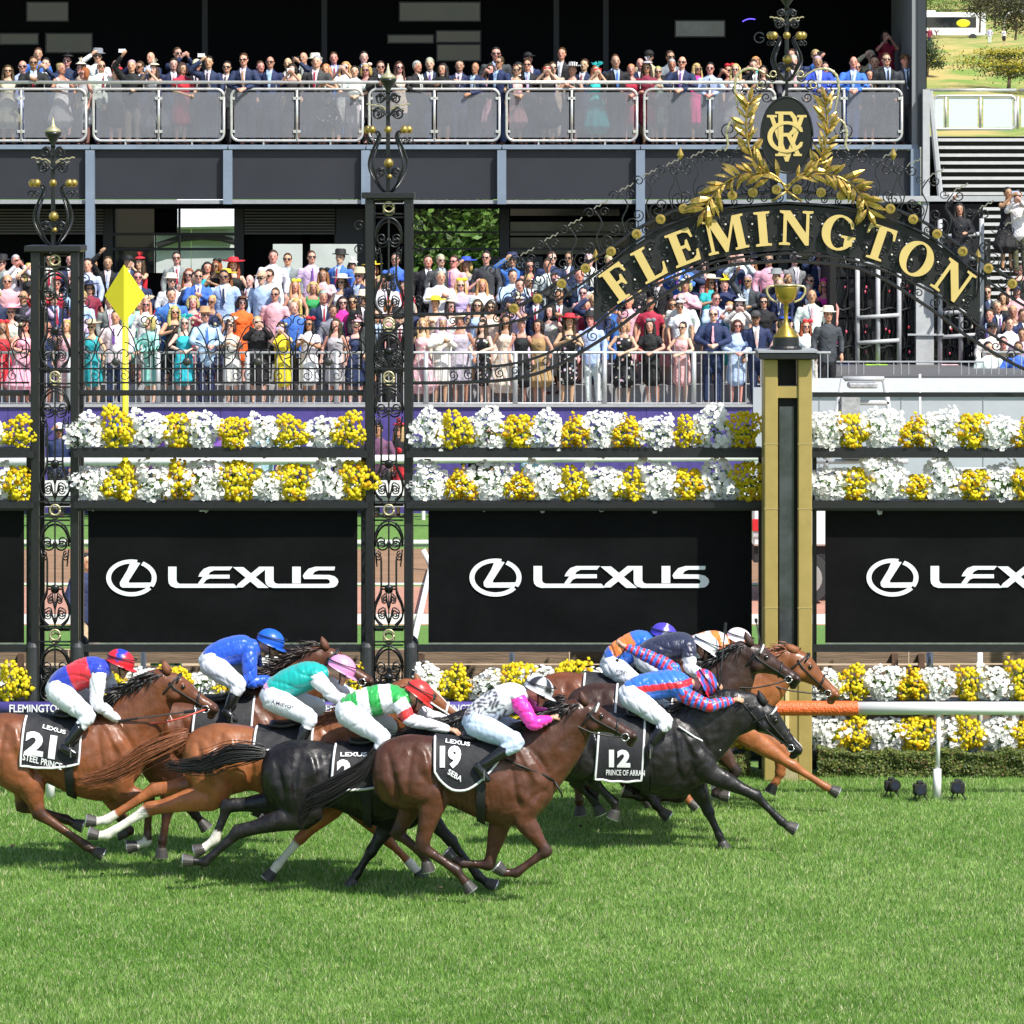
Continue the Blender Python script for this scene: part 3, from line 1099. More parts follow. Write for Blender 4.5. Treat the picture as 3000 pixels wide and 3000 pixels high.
def tower(x0, x1, ycap, capx, panels, Y, ftop, label):
    dep = 0.56
    c = P((x0 + x1) / 2, 2290, Y)
    root = empty('iron_tower', (c.x, Y + dep / 2, 0), label, 'tower')
    zt = P(0, ycap, Y).z
    px_vis = x1 < 3000
    for px in (x0, x1):
        for yy in (Y, Y + dep):
            X = P(px, 0, Y).x
            MB().box((X - 0.048, yy - 0.048, 0), (X + 0.048, yy + 0.048, zt)).build('corner_post', m_iron, root, bevel=0.008)
            mb = MB()
            mb.lathe((X - (0.03 if px == x0 else -0.03), yy, 0), [(0.078, 0), (0.078, P(0, 1895, Y).z), (0.06, P(0, 1885, Y).z), (0.03, P(0, 1878, Y).z)], 14)
            mb.build('base_sleeve', m_sleeve, root, smooth=False)
    a, b = P(capx[0], ycap, Y), P(capx[1], ycap, Y)
    MB().box((a.x, Y - 0.09, zt), (b.x, Y + dep + 0.09, zt + 0.075)).build('cap_plate', m_iron, root, bevel=0.01)
    for i in range(len(panels) - 1):
        tower_panel(root, x0 + 12, x1 - 12, panels[i], panels[i + 1], Y)
        if px_vis:
            tower_panel(root, x0 + 14, x1 - 14, panels[i] + 10, panels[i + 1] + 8, Y + dep)
    # plainer back: cross rails and rods
    mb = MB()
    for y in panels:
        mb = MB()
        bar(mb, [(x0, y + 6), (x1, y + 6)], Y + dep, 5)
        mb.build('back_rail', m_iron, root)
    for sx in (x0, x1):
        mb = MB()
        for y in panels:
            q = P(sx, y, Y)
            mb.box((q.x - 0.012, Y, q.z - 0.012), (q.x + 0.012, Y + dep, q.z + 0.012))
        mb.build('side_rail', m_iron, root)
    # brackets curling outwards
    for sx, px in ((-1, x0 - 10), (1, x1 + 10)):
        for y in (ycap + 80, ycap + 150, ycap + 300):
            mb = MB()
            curl(mb, px + sx * 20, y, 18, 1.4, 180 if sx > 0 else 0, -sx, Y, 4)
            bar(mb, [(px, y), (px + sx * 4, y + 2)], Y, 4)
            mb.build('side_scroll', m_iron, root, smooth=True)
    if ftop is not None:
        finial(root, (capx[0] + capx[1]) / 2, ftop, ycap - 18, Y + dep / 2, 74)
    return root


T1 = tower(103, 219, 738, (73, 238), [738, 1080, 1470, 1836, 2060], 48.0, 400, 'short black wrought-iron tower with gold balls at the left')
T2 = tower(1082, 1196, 582, (1060, 1214), [582, 922, 1080, 1470, 1836, 2060], 48.0, 243, 'tall black wrought-iron tower with gold balls beside the arch')
T3 = tower(3414, 3528, 582, (3396, 3546), [582, 1080, 1470, 1836], 48.0, None, 'black wrought-iron tower carrying the arch beyond the right edge')

# ------------------------------------------------------------------ railing between the two towers
rl = empty('iron_railing', P(650, 1150, 48.1), 'black scrolled iron railing between the two towers above the flowers', 'railing')
rl2 = empty('iron_railing', P(20, 1150, 48.1), 'black scrolled iron railing left of the short tower', 'railing')


def cresting(root, xs0, xs1, Y):
    for y, w in ((1080, 5), (1121, 6), (1151, 17)):
        mb = MB()
        bar(mb, [(xs0, y), (xs1, y)], Y, w)
        mb.build('rail_bar', m_iron, root)
    n = max(1, round((xs1 - xs0) / 235))
    st = (xs1 - xs0) / n
    for i in range(n):
        c = xs0 + st * (i + 0.5)
        mb = MB()
        for s in (-1, 1):
            w = [(c + s * st * 0.02, 985), (c + s * st * 0.12, 955), (c + s * st * 0.24, 990), (c + s * st * 0.33, 1050), (c + s * st * 0.46, 1076)]
            bar(mb, [tuple(q) for q in catmull(w, 5)], Y, 4)
            curl(mb, c + s * st * 0.12, 1040, 38, 1.4, 90, -s, Y, 4, 20)
            curl(mb, c + s * st * 0.38, 1018, 34, 1.4, 270, s, Y, 4, 20)
            curl(mb, c + s * st * 0.30, 1100, 17, 1.3, 90, s, Y, 3)
            curl(mb, c + s * st * 0.12, 1100, 17, 1.3, 90, -s, Y, 3)
            curl(mb, c + s * st * 0.40, 940, 22, 1.3, 200, s, Y, 4)
            bar(mb, [(c + s * st * 0.47, 1076), (c + s * st * 0.46, 1000), (c + s * st * 0.42, 962)], Y, 4)
        mb.build('scrollwork', m_iron, root, smooth=True)
        MB().ball(P(c, 1060, Y - 0.02), 0.05, 10, 7, (1, 0.5, 1)).build('rosette', mat('iron_grey', (0.06, 0.06, 0.055), 0.4, 0.5), root, smooth=True)
        MB().ball(P(c + st * 0.4, 950, Y - 0.02), 0.022, 8, 6).build('boss', m_pale, root, smooth=True)


cresting(rl, 236, 1066, 48.1)
cresting(rl2, -400, 86, 48.1)

# ------------------------------------------------------------------ the arch
YA = 48.2
AX = 2305
arch = empty('iron_arch', P(AX, 1125, YA), 'black wrought-iron arch with large gold lettering and gold wreath', 'arch')
ARC = {'A': [(0, 556), (242, 590), (400, 650), (514, 724), (650, 813), (805, 904), (940, 919), (1095, 921)],
       'B': [(0, 594), (200, 614), (400, 683), (557, 800), (689, 892), (805, 944), (940, 960), (1095, 962)],
       'C': [(0, 741), (200, 765), (380, 833), (506, 908), (572, 962), (689, 1030), (805, 1066), (940, 1078), (1095, 1080)],
       'D': [(0, 764), (223, 790), (417, 902), (533, 988), (689, 1078), (805, 1110), (940, 1120), (1095, 1122)]}
ARCP = {}
for k, pl in ARC.items():
    half = catmull(pl, 6)
    full = [(AX - q[0], q[1]) for q in half[::-1]] + [(AX + q[0], q[1]) for q in half[1:]]
    ARCP[k] = full
    mb = MB()
    bar(mb, full, YA, 10 if k in 'AD' else 8, 6)
    mb.build('arch_band', m_iron, arch)


def arc_y(k, x):
    return float(np.interp(abs(x - AX), [q[0] for q in catmull(ARC[k], 6)], [q[1] for q in catmull(ARC[k], 6)]))


mb = MB()
xs = np.linspace(AX - 566, AX + 566, 60)
for x0, x1 in zip(xs[:-1], xs[1:]):
    q = [P(x0, arc_y('C', x0) - 9, YA + 0.03), P(x1, arc_y('C', x1) - 9, YA + 0.03), P(x1, arc_y('B', x1) + 7, YA + 0.03), P(x0, arc_y('B', x0) + 7, YA + 0.03)]
    mb.add(q + [v + Vector((0, 0.02, 0)) for v in q], [(0, 1, 2, 3), (7, 6, 5, 4), (0, 4, 5, 1), (3, 2, 6, 7)])
mb.build('backing_plate', mat('arch_plate', (0.008, 0.008, 0.008), 0.5, noise=0.3, nscale=20), arch)
# filigree on the plate and rows of running scrolls above and below it
rf = random.Random(3)
for k in range(26):
    t = -550 + 1100 * (k + 0.5) / 26
    mb = MB()
    x = AX + t
    ym = (arc_y('B', x) + arc_y('C', x)) / 2
    for dy, r, s in ((-42, 15, 1), (-8, 13, -1), (26, 15, 1), (48, 10, -1)):
        curl(mb, x + rf.uniform(-6, 6), ym + dy, r, 1.5, rf.uniform(0, 360), s, YA + 0.022, 3, 14)
    mb.build('filigree', m_iron, arch, smooth=True)
    mb = MB()
    for dy in (-30, 20):
        mb.ball(P(x + rf.uniform(-12, 12), ym + dy + rf.uniform(-12, 12), YA + 0.012), 0.014, 6, 5)
    mb.build('rivet', mat('rivet_white', (0.6, 0.58, 0.52), 0.4), arch, smooth=True)
for k1, k2, nn, lo in (('A', 'B', 46, 1000), ('C', 'D', 44, 1000)):
    for i in range(nn):
        t = -lo + 2 * lo * (i + 0.5) / nn
        x = AX + t
        y1, y2 = arc_y(k1, x), arc_y(k2, x)
        mb = MB()
        curl(mb, x, (y1 + y2) / 2, max(9, (y2 - y1) * 0.36), 1.5, 90 if i % 2 else 270, 1 if t < 0 else -1, YA, 4, 16)
        mb.build('running_scroll', m_iron, arch, smooth=True)
# scroll cresting with gold rosettes along the top of the arch
for s in (-1, 1):
    for u, du in ((60, 0), (130, 1), (190, 1), (262, 0), (333, 0), (400, 1), (470, 1), (545, 0), (620, 1), (690, 1), (760, 0), (830, 0)):
        x = AX + s * u
        y = arc_y('A', x)
        if x > 3060:
            continue
        mb = MB()
        curl(mb, x - s * 20, y - 34, 26, 1.5, 270, s, YA, 4, 18)
        curl(mb, x + s * 36, y - 20, 19, 1.4, 270, -s, YA, 4, 16)
        bar(mb, [tuple(q) for q in catmull([(x, y - 4), (x + s * 12, y - 50), (x - s * 4, y - 92), (x + s * 18, y - 128)], 4)], YA, 4)
        curl(mb, x + s * 34, y - 120, 17, 1.3, 180, s, YA, 4, 14)
        curl(mb, x - s * 10, y - 124, 15, 1.3, 0, -s, YA, 3, 14)
        mb.build('cresting_scroll', m_iron, arch, smooth=True)
        mb = MB()
        q = [(x + s * 20 + 8 * k, y - 132 - 3 * (k % 2) * 2 - 4 * k) for k in range(6)]
        bar(mb, [(AX + (a - AX), b) for a, b in q], YA, 4)
        mb.build('twisted_leaf', mat('iron_pale', (0.35, 0.33, 0.27), 0.35, 0.7), arch)
        MB().lathe(P(x - s * 30, y - 8, YA - 0.05), [(0.058, 0.0), (0.058, -0.03), (0.03, -0.034), (0.026, -0.01)], 16, 'Y').build('gold_rosette', m_gold, arch)
    for u, y in ((312, 452), (560, 750), (148, 520)):
        x = AX + s * u
        if u == 148:
            continue
        mb = MB()
        c = P(x, y, YA)
        k = YA / FPX
        mb.add([c + Vector((0, 0, 22 * k)), c + Vector((-10 * k, 0, -2 * k)), c + Vector((0, -0.02, -4 * k)), c + Vector((10 * k, 0, -2 * k)), c + Vector((0, 0, -20 * k)), c + Vector((0, 0.02, 0))],
               [(0, 1, 2), (0, 2, 3), (4, 2, 1), (4, 3, 2), (0, 3, 5), (0, 5, 1), (4, 5, 3), (4, 1, 5)])
        mb.build('gold_spearhead', m_gold, arch)
        mb = MB()
        bar(mb, [(x, y + 18), (x, y + 40), (x + s * 14, y + 64), (x - s * 6, y + 120), (x, arc_y('A', x) - 2)], YA, 4)
        curl(mb, x + 20, y + 44, 16, 1.3, 180, 1, YA, 4, 14)
        curl(mb, x - 20, y + 44, 16, 1.3, 0, -1, YA, 4, 14)
        mb.build('spear_stem', m_iron, arch, smooth=True)

# --- gold serif letters
SER = {
    'F': [[(0, 0), (0.44, 0), (0.44, 0.06), (0.34, 0.08), (0.34, 0.46), (0.46, 0.46), (0.52, 0.34), (0.58, 0.34), (0.58, 0.68), (0.52, 0.68), (0.46, 0.55), (0.34, 0.55), (0.34, 0.91), (0.54, 0.91), (0.66, 0.85), (0.70, 0.68), (0.76, 0.68), (0.74, 1), (0, 1), (0, 0.94), (0.1, 0.92), (0.1, 0.08), (0, 0.06)]],
    'L': [[(0, 0), (0.72, 0), (0.78, 0.36), (0.72, 0.36), (0.66, 0.18), (0.56, 0.09), (0.34, 0.09), (0.34, 0.92), (0.46, 0.94), (0.46, 1), (0, 1), (0, 0.94), (0.1, 0.92), (0.1, 0.08), (0, 0.06)]],
    'E': [[(0, 0), (0.76, 0), (0.80, 0.32), (0.74, 0.32), (0.68, 0.16), (0.56, 0.09), (0.34, 0.09), (0.34, 0.46), (0.46, 0.46), (0.52, 0.34), (0.58, 0.34), (0.58, 0.68), (0.52, 0.68), (0.46, 0.55), (0.34, 0.55), (0.34, 0.91), (0.54, 0.91), (0.66, 0.85), (0.70, 0.70), (0.76, 0.70), (0.74, 1), (0, 1), (0, 0.94), (0.1, 0.92), (0.1, 0.08), (0, 0.06)]],
    'M': [[(0, 0), (0.30, 0), (0.30, 0.06), (0.2, 0.08), (0.2, 0.78), (0.50, 0), (0.58, 0), (0.88, 0.78), (0.88, 0.08), (0.80, 0.06), (0.80, 0), (1.2, 0), (1.2, 0.06), (1.11, 0.08), (1.11, 0.92), (1.2, 0.94), (1.2, 1), (0.88, 1), (0.64, 0.36), (0.40, 1), (0, 1), (0, 0.94), (0.1, 0.92), (0.1, 0.08), (0, 0.06)]],
    'I': [[(0, 0), (0.46, 0), (0.46, 0.06), (0.35, 0.08), (0.35, 0.92), (0.46, 0.94), (0.46, 1), (0, 1), (0, 0.94), (0.11, 0.92), (0.11, 0.08), (0, 0.06)]],
    'N': [[(0, 0), (0.32, 0), (0.32, 0.06), (0.21, 0.09), (0.21, 0.74), (0.76, 0), (0.86, 0), (0.86, 0.92), (0.97, 0.94), (0.97, 1), (0.66, 1), (0.66, 0.94), (0.77, 0.92), (0.77, 0.36), (0.30, 1), (0, 1), (0, 0.94), (0.11, 0.9), (0.11, 0.08), (0, 0.06)]],
    'T': [[(0.2, 0), (0.66, 0), (0.66, 0.06), (0.55, 0.08), (0.55, 0.91), (0.66, 0.91), (0.76, 0.85), (0.80, 0.68), (0.86, 0.68), (0.84, 1), (0.02, 1), (0, 0.68), (0.06, 0.68), (0.10, 0.85), (0.2, 0.91), (0.31, 0.91), (0.31, 0.08), (0.2, 0.06)]],
}


def ell(cx, cy, rx, ry, a0, a1, n):
    return [(cx + rx * math.cos(math.radians(a0 + (a1 - a0) * i / n)), cy + ry * math.sin(math.radians(a0 + (a1 - a0) * i / n))) for i in range(n + 1)]


SER['O'] = [ell(0.5, 0.5, 0.5, 0.52, 0, 360, 32)[:-1], ell(0.5, 0.5, 0.25, 0.45, 0, 360, 32)[:-1]]
SER['G'] = [ell(0.5, 0.5, 0.5, 0.52, 38, 318, 26) + [(0.93, 0.16), (0.93, 0.36), (1.0, 0.38), (1.0, 0.44), (0.58, 0.44), (0.58, 0.38), (0.69, 0.36), (0.69, 0.10)] + ell(0.52, 0.5, 0.26, 0.45, 300, 66, 22) + [(0.78, 0.82), (0.84, 0.66), (0.9, 0.66), (0.89, 0.98)]]
SER['R'] = [[(0, 0), (0.44, 0), (0.44, 0.06), (0.34, 0.08), (0.34, 0.46), (0.42, 0.46), (0.70, 0), (0.98, 0), (0.98, 0.06), (0.9, 0.08), (0.64, 0.5), (0.76, 0.58), (0.80, 0.74), (0.74, 0.90), (0.58, 1), (0, 1), (0, 0.94), (0.1, 0.92), (0.1, 0.08), (0, 0.06)], [(0.34, 0.55), (0.34, 0.91), (0.48, 0.91), (0.55, 0.84), (0.56, 0.73), (0.54, 0.62), (0.46, 0.55)]]
SER['V'] = [[(0.42, 0), (0.56, 0), (0.90, 0.92), (0.98, 0.94), (0.98, 1), (0.62, 1), (0.62, 0.94), (0.77, 0.92), (0.56, 0.3), (0.34, 0.92), (0.44, 0.94), (0.44, 1), (0, 1), (0, 0.94), (0.09, 0.92)]]
SER['C'] = [ell(0.5, 0.5, 0.5, 0.52, 40, 320, 26) + [(0.9, 0.34), (0.84, 0.34), (0.76, 0.17)] + ell(0.52, 0.5, 0.26, 0.44, 300, 66, 22) + [(0.78, 0.82), (0.84, 0.66), (0.9, 0.66), (0.89, 0.98)]]


def signed(lp):
    return sum(a[0] * b[1] - b[0] * a[1] for a, b in zip(lp, lp[1:] + lp[:1]))


RB, CYL, HL = 790.0, 1508.0, 101.0
word = 'FLEMINGTON'
adv = {'F': .80, 'L': .80, 'E': .82, 'M': 1.2, 'I': .46, 'N': .97, 'G': 1.0, 'T': .86, 'O': 1.0}
gap = 0.235
total = sum(adv[c] for c in word) + gap * (len(word) - 1)
span = 38.7 * 2 * math.pi / 180
k = span / total
u0 = -span / 2 + 0.002
pos = 0
for ch_ in word:
    loops = SER[ch_]
    mb = MB()

    def to3(u, v, d, pos=pos):
        a = u0 + (pos + u) * k
        r = RB + v * HL
        # letters stand on the arc, each kept upright on its own radius
        ac = u0 + (pos + adv[ch_] / 2) * k
        du = (u - adv[ch_] / 2) * HL * 1.0
        x = AX + r * math.sin(ac) + du * math.cos(ac)
        y = CYL - r * math.cos(ac) + du * math.sin(ac)
        p = P(x, y, YA)
        return (p.x, YA - 0.03 - d, p.z)
    mb.prism([list(lp) for lp in loops], to3, 0.0, 0.025)
    mb.build('letter', m_goldflat, arch)
    pos += adv[ch_] + gap

# --- crest: black oval with interlaced monogram
crest = empty('club_crest', P(AX, 508, YA - 0.05), 'black oval crest with gold interlaced monogram above the arch', 'crest')
c = P(AX, 395, YA - 0.08)
rx, rz = 75 * YA / FPX, 111 * YA / FPX
mb = MB()
mb.prism([(rx * math.cos(a), rz * math.sin(a)) for a in np.linspace(0, 2 * math.pi, 41)[:-1]], lambda u, v, d: (c.x + u, c.y + d, c.z + v), 0.0, 0.05)
mb.build('oval_plate', mat('gloss_black', (0.006, 0.006, 0.006), 0.3), crest)
mb = MB()
mb.tube([(c.x + rx * 1.0 * math.cos(a), c.y - 0.002, c.z + rz * 1.0 * math.sin(a)) for a in np.linspace(0, 2 * math.pi, 41)], 0.014, 6)
mb.build('rim', m_iron, crest, smooth=True)
kk = YA / FPX
MONO = {'V': [[(.46, 0), (.54, 0), (.93, .95), (1.0, .95), (1.0, 1), (.76, 1), (.76, .95), (.82, .95), (.50, .17), (.18, .95), (.25, .95), (.25, 1), (0, 1), (0, .95), (.07, .95)]],
        'R': [[(.0, 0), (.42, 0), (.42, .05), (.32, .05), (.32, .44), (.46, .44), (.80, .05), (.72, .05), (.72, 0), (1.05, 0), (1.05, .05), (.98, .05), (.64, .46), (.84, .56), (.90, .72), (.84, .88), (.66, 1), (0, 1), (0, .95), (.12, .95), (.12, .05), (0, .05)], [(.32, .52), (.32, .93), (.56, .93), (.68, .84), (.71, .72), (.67, .60), (.54, .52)]],
        'C': [ell(.5, .5, .5, .5, 36, 324, 30) + [(.93, .34), (.86, .34), (.80, .24)] + ell(.5, .5, .37, .40, 318, 42, 28) + [(.80, .76), (.86, .66), (.93, .66)]]}
for ch_, x0, y0, wpx, hpx, dd in (('V', -58, 78, 116, 136, 0.0), ('R', -34, 62, 74, 130, 0.007), ('C', -57, 52, 112, 92, 0.014)):
    mb = MB()
    mb.prism([list(lp) for lp in MONO[ch_]], lambda u, v, d: (c.x + (x0 + u * wpx) * kk, c.y - 0.004 - dd - d, c.z + (-y0 + v * hpx) * kk), 0.0, 0.006)
    mb.build('monogram_letter', m_goldflat, crest)

# --- gold laurel branches round the crest, every leaf a piece of its own
wr = empty('laurel_wreath', P(AX, 640, YA - 0.1), 'gilded laurel branches crossed beneath the black oval crest', 'wreath')


def leaf_mesh():
    V = []
    n = 5
    for i, (t, w) in enumerate([(0, 0.0), (0.2, 0.62), (0.48, 1.0), (0.78, 0.62), (1, 0)]):
        z = -0.10 * math.sin(math.pi * t)
        V += [(-0.15 * w, z, t), (0, z - 0.10 * w, t), (0.15 * w, z, t)]
    F = []
    for i in range(4):
        a = i * 3
        F += [(a, a + 1, a + 4, a + 3), (a + 1, a + 2, a + 5, a + 4)]
        F += [(a, a + 3, a + 5, a + 2)]
    mb = MB()
    mb.add(V, F)
    me = mb.mesh('leaf', smooth=False)
    me.materials.append(m_gold)
    return me


LEAF = leaf_mesh()


def leaf(x, y, ang, L, tw=0.0, out=0.0):
    """leaf from pixel (x, y), pointing at ang degrees (0 = right, 90 = up), L px long"""
    Yl = YA - 0.11 + out
    p = P(x, y, Yl)
    o = link_mesh('leaf', LEAF, wr, p - wloc(wr))
    s = L * Yl / FPX
    o.scale = (s, s, s)
    o.rotation_euler = Matrix.Rotation(math.radians(90 - ang), 3, 'Y') @ Matrix.Rotation(tw, 3, 'Z') if False else (Matrix.Rotation(math.radians(90 - ang), 3, 'Y') @ Matrix.Rotation(tw, 3, 'Z')).to_euler()


rl_ = random.Random(5)
for s in (-1, 1):
    # upper branch beside the oval, lower branch drooping along the arch
    up = [(0, 560), (28, 520), (84, 488), (108, 440), (118, 385), (118, 335), (112, 300)]
    lo = [(0, 545), (60, 515), (132, 512), (188, 540), (222, 580), (238, 612)]
    for br, n, L0 in ((up, 15, 52), (lo, 15, 60)):
        pl = catmull(br, 6)
        mb = MB()
        bar(mb, [(AX + s * q[0], q[1]) for q in pl], YA - 0.11, 7, 6)
        if br is up:
            bar(mb, [(AX - s * 44, 590), (AX, 560)], YA - 0.11, 7, 6)
        mb.build('stem', m_gold, wr, smooth=True)
        for i in range(n):
            t = 0.16 + 0.84 * (i + 0.5) / n
            j = min(len(pl) - 2, int(t * (len(pl) - 1)))
            q, q2 = pl[j], pl[j + 1]
            dirn = math.degrees(math.atan2(-(q2[1] - q[1]), s * (q2[0] - q[0])))
            for sd in (-1, 1):
                a = dirn + sd * rl_.uniform(24, 62)
                leaf(AX + s * q[0] + rl_.uniform(-4, 4), q[1] + rl_.uniform(-4, 4), a, L0 * rl_.uniform(0.75, 1.15), rl_.uniform(-0.9, 0.9), rl_.uniform(-0.05, 0.03))
        q = pl[-1]
        leaf(AX + s * q[0], q[1], dirn, L0, 0.2)
    # big gilded acanthus plume curling over the top
    for pts, wv in (([(50, 226), (80, 206), (118, 202), (146, 222), (152, 262), (146, 300), (138, 340)], 7), ([(148, 345), (168, 362), (176, 392), (172, 425), (182, 442)], 7)):
        pl = catmull(pts, 5)
        mb = MB()
        mb.tube([P(AX + s * q[0], q[1], YA - 0.06) for q in pl], [max(0.008, wv * 0.5 * kk * math.sin(math.pi * (0.12 + 0.85 * i / len(pl))) * (1 + 0.35 * (i % 2))) for i in range(len(pl))], 6, flat=0.4)
        mb.build('plume', m_pale, wr)
    for (x, y, r) in ((70, 245, 20), (44, 226, 15), (95, 268, 18), (140, 260, 26), (170, 380, 30), (175, 470, 22), (60, 285, 16)):
        mb = MB()
        curl(mb, AX + s * x, y, r, 1.4, 180 if s > 0 else 0, s, YA, 4, 18)
        mb.build('back_scroll', m_iron, wr, smooth=True)
    for (x, y) in ((40, 217), (78, 250)):
        mb = MB()
        bar(mb, [(AX + s * x + 9 * math.cos(a), y + 9 * math.sin(a)) for a in np.linspace(0, 6.283, 13)], YA - 0.05, 5, 5)
        mb.build('ring', m_pale, wr, smooth=True)
fin = empty('arch_finial', P(AX, 290, YA), 'tall black iron finial with pale spike standing on the arch crest', 'finial')
finial(fin, AX, 6, 236, YA, 58)
mb = MB()
bar(mb, [(AX, 236), (AX, 300)], YA, 10, 8)
mb.build('root_stem', m_iron, fin)

# ------------------------------------------------------------------ gold winning post with cup
YP = 47.2
wp = empty('winning_post', P(2309, 2290, YP), 'tall gold winning post with dark glass slot and black cap', 'post')
wp.location.z = 0
gp = lambda x0, y0, x1, y1, dep, off=0.0: MB().box((P(x0, 0, YP).x, YP + off, max(P(0, y1, YP).z, 0)), (P(x1, 0, YP).x, YP + off + dep, P(0, y0, YP).z))
gp(2239, 1052, 2279, 2291, 0.5).build('pillar', m_goldpaint, wp, bevel=0.012)
gp(2338, 1052, 2379, 2291, 0.5).build('pillar', m_goldpaint, wp, bevel=0.012)
gp(2279, 1132, 2338, 1166, 0.44, 0.03).build('cross_plate', m_goldpaint, wp)
gp(2281, 1052, 2336, 1131, 0.02, 0.2).build('dark_panel', m_blackmatt, wp)
gp(2279, 1167, 2338, 1905, 0.02, 0.12).build('slot_back', m_blackmatt, wp)
gp(2285, 1192, 2327, 1904, 0.02, 0.09).build('glass_panel', mat('dark_glass', (0.05, 0.055, 0.065), 0.12, noise=0.6, nscale=2.5, spec=0.8), wp)
gp(2279, 1906, 2338, 2240, 0.4, 0.02).build('lower_panel', m_goldpaint, wp)
gp(2301, 1930, 2312, 2238, 0.02, 0.0).build('panel_strip', mat('gold_light', (0.75, 0.6, 0.3), 0.4, 0.2), wp)
gp(2279, 2241, 2338, 2291, 0.45, -0.01).build('plinth', mat('stone_gold', (0.36, 0.3, 0.16), 0.8, noise=0.3), wp)
a, b = P(2222, 1052, YP), P(2393, 1030, YP)
MB().box((a.x, YP - 0.13, a.z), (b.x, YP + 0.6, b.z - 0.01)).build('cap', m_black, wp, bevel=0.01)
MB().box((a.x - 0.01, YP - 0.14, b.z - 0.008), (b.x + 0.01, YP + 0.61, b.z + 0.016)).build('cap_top', mat('cap_grey', (0.3, 0.31, 0.33), 0.5), wp)
for y in (1300, 1490, 1780, 1990):
    for x0, x1 in ((2238, 2280), (2337, 2380)):
        gp(x0, y, x1, y + 2, 0.01, -0.004).build('joint', mat('gold_joint', (0.4, 0.32, 0.14), 0.5), wp)

cup = empty('trophy_cup', P(2306, 1030, YP), 'gold three-handled trophy cup on black plinth above the winning post', 'trophy')
cup.location.y = YP + 0.2
zb = P(0, 1030, YP).z + 0.018
cx = cup.location.x
U = YP / FPX
m_cup = mat('cup_gold', (0.42, 0.29, 0.05), 0.34, 0.75, noise=0.15, nscale=8)
MB().lathe((cx, YP + 0.2, zb), [(47 * U, 0), (47 * U, 5 * U), (44 * U, 10 * U), (39 * U, 12 * U), (38 * U, 34 * U), (37.5 * U, 36 * U)], 28).build('plinth', m_black, cup)
MB().lathe((cx, YP + 0.2, zb), [(38 * U, 36 * U), (37 * U, 40 * U), (28 * U, 48 * U), (25 * U, 58 * U), (14 * U, 66 * U), (10 * U, 76 * U), (6.5 * U, 80 * U), (6.5 * U, 120 * U), (9 * U, 124 * U), (6 * U, 132 * U), (8 * U, 134 * U), (19 * U, 139 * U), (27 * U, 150 * U), (31 * U, 164 * U), (32.5 * U, 180 * U), (33 * U, 188 * U), (30 * U, 188 * U), (24 * U, 160 * U)], 28).build('bowl', m_cup, cup, smooth=True)
MB().lathe((cx, YP + 0.2, zb), [(31 * U, 186 * U), (35 * U, 187 * U), (35 * U, 191 * U), (31 * U, 192 * U)], 28).build('rim', m_pale, cup, smooth=True)
for dx, dy in ((-1, -0.1), (1, 0.05), (0.1, 1)):
    mb = MB()
    pts = catmull([(31, 187), (53, 184), (56, 167), (44, 148), (24, 139)], 5)
    mb.tube([(cx + dx * u * U, YP + 0.2 + dy * u * U, zb + v * U) for u, v in pts], 3.4 * U, 8)
    mb.build('handle', mat('cup_pale', (0.66, 0.56, 0.3), 0.3, 0.6), cup, smooth=True)

# ------------------------------------------------------------------ yellow diamond marker
ym = empty('diamond_marker', Vector((P(367, 1340, 52).x, 52, 0)), 'bright yellow diamond marker sign on yellow pole behind left tower', 'sign')
m_yel = mat('marker_yellow', (0.78, 0.68, 0.02), 0.5, noise=0.06, nscale=3)
MB().tube([(P(367, 0, 52).x, 52, 0), (P(367, 0, 52).x, 52, P(0, 785, 52).z)], 9 * 52 / FPX, 12).build('pole', m_yel, ym, smooth=True)
for s, xo in ((-1, 306), (1, 425)):
    q = [P(363, 775, 51.93), P(xo, 866, 51.93 + 0.16), P(363, 948, 51.93)]
    mb = MB()
    mb.add(q + [v + Vector((0, 0.012, 0)) for v in q], [(0, 1, 2), (5, 4, 3), (0, 3, 4, 1), (1, 4, 5, 2), (2, 5, 3, 0)])
    mb.build('diamond_plate', m_yel, ym)
# ------------------------------------------------------------------ racehorses
BODY = [(-99, 82, 132, .09), (-88, 46, 172, .155), (-60, 18, 204, .215), (0, 0, 226, .262), (55, 3, 216, .27), (105, 9, 204, .262),
        (150, 14, 220, .275), (200, 14, 243, .288), (250, 8, 262, .28), (310, -4, 272, .245), (360, 2, 262, .215), (400, 48, 228, .175), (430, 100, 188, .10)]
HTOP = [(0, .15), (.12, .20), (.24, .215), (.42, .17), (.6, .115), (.8, .088), (.92, .088), (.98, .05), (1.0, .0)]
HBOT = [(0, -.20), (.12, -.25), (.28, -.25), (.42, -.165), (.6, -.10), (.8, -.105), (.9, -.135), (.97, -.10), (1.0, -.03)]
HWID = [(0, .075), (.12, .09), (.28, .098), (.42, .08), (.6, .058), (.8, .054), (.92, .06), (.98, .045), (1.0, .02)]
COATS = {
    'bay': ((0.15, 0.050, 0.021), (0.022, 0.012, 0.009), 0.85),
    'lightbay': ((0.20, 0.066, 0.025), (0.025, 0.012, 0.008), 0.8),
    'chestnut': ((0.29, 0.098, 0.033), (0.24, 0.075, 0.026), 0.3),
    'brown': ((0.088, 0.031, 0.016), (0.03, 0.014, 0.01), 0.8),
    'darkbrown': ((0.062, 0.028, 0.018), (0.014, 0.009, 0.008), 0.9),
    'black': ((0.011, 0.009, 0.009), (0.009, 0.008, 0.008), 1.0),
    'red': ((0.21, 0.065, 0.028), (0.05, 0.02, 0.012), 0.7),
}


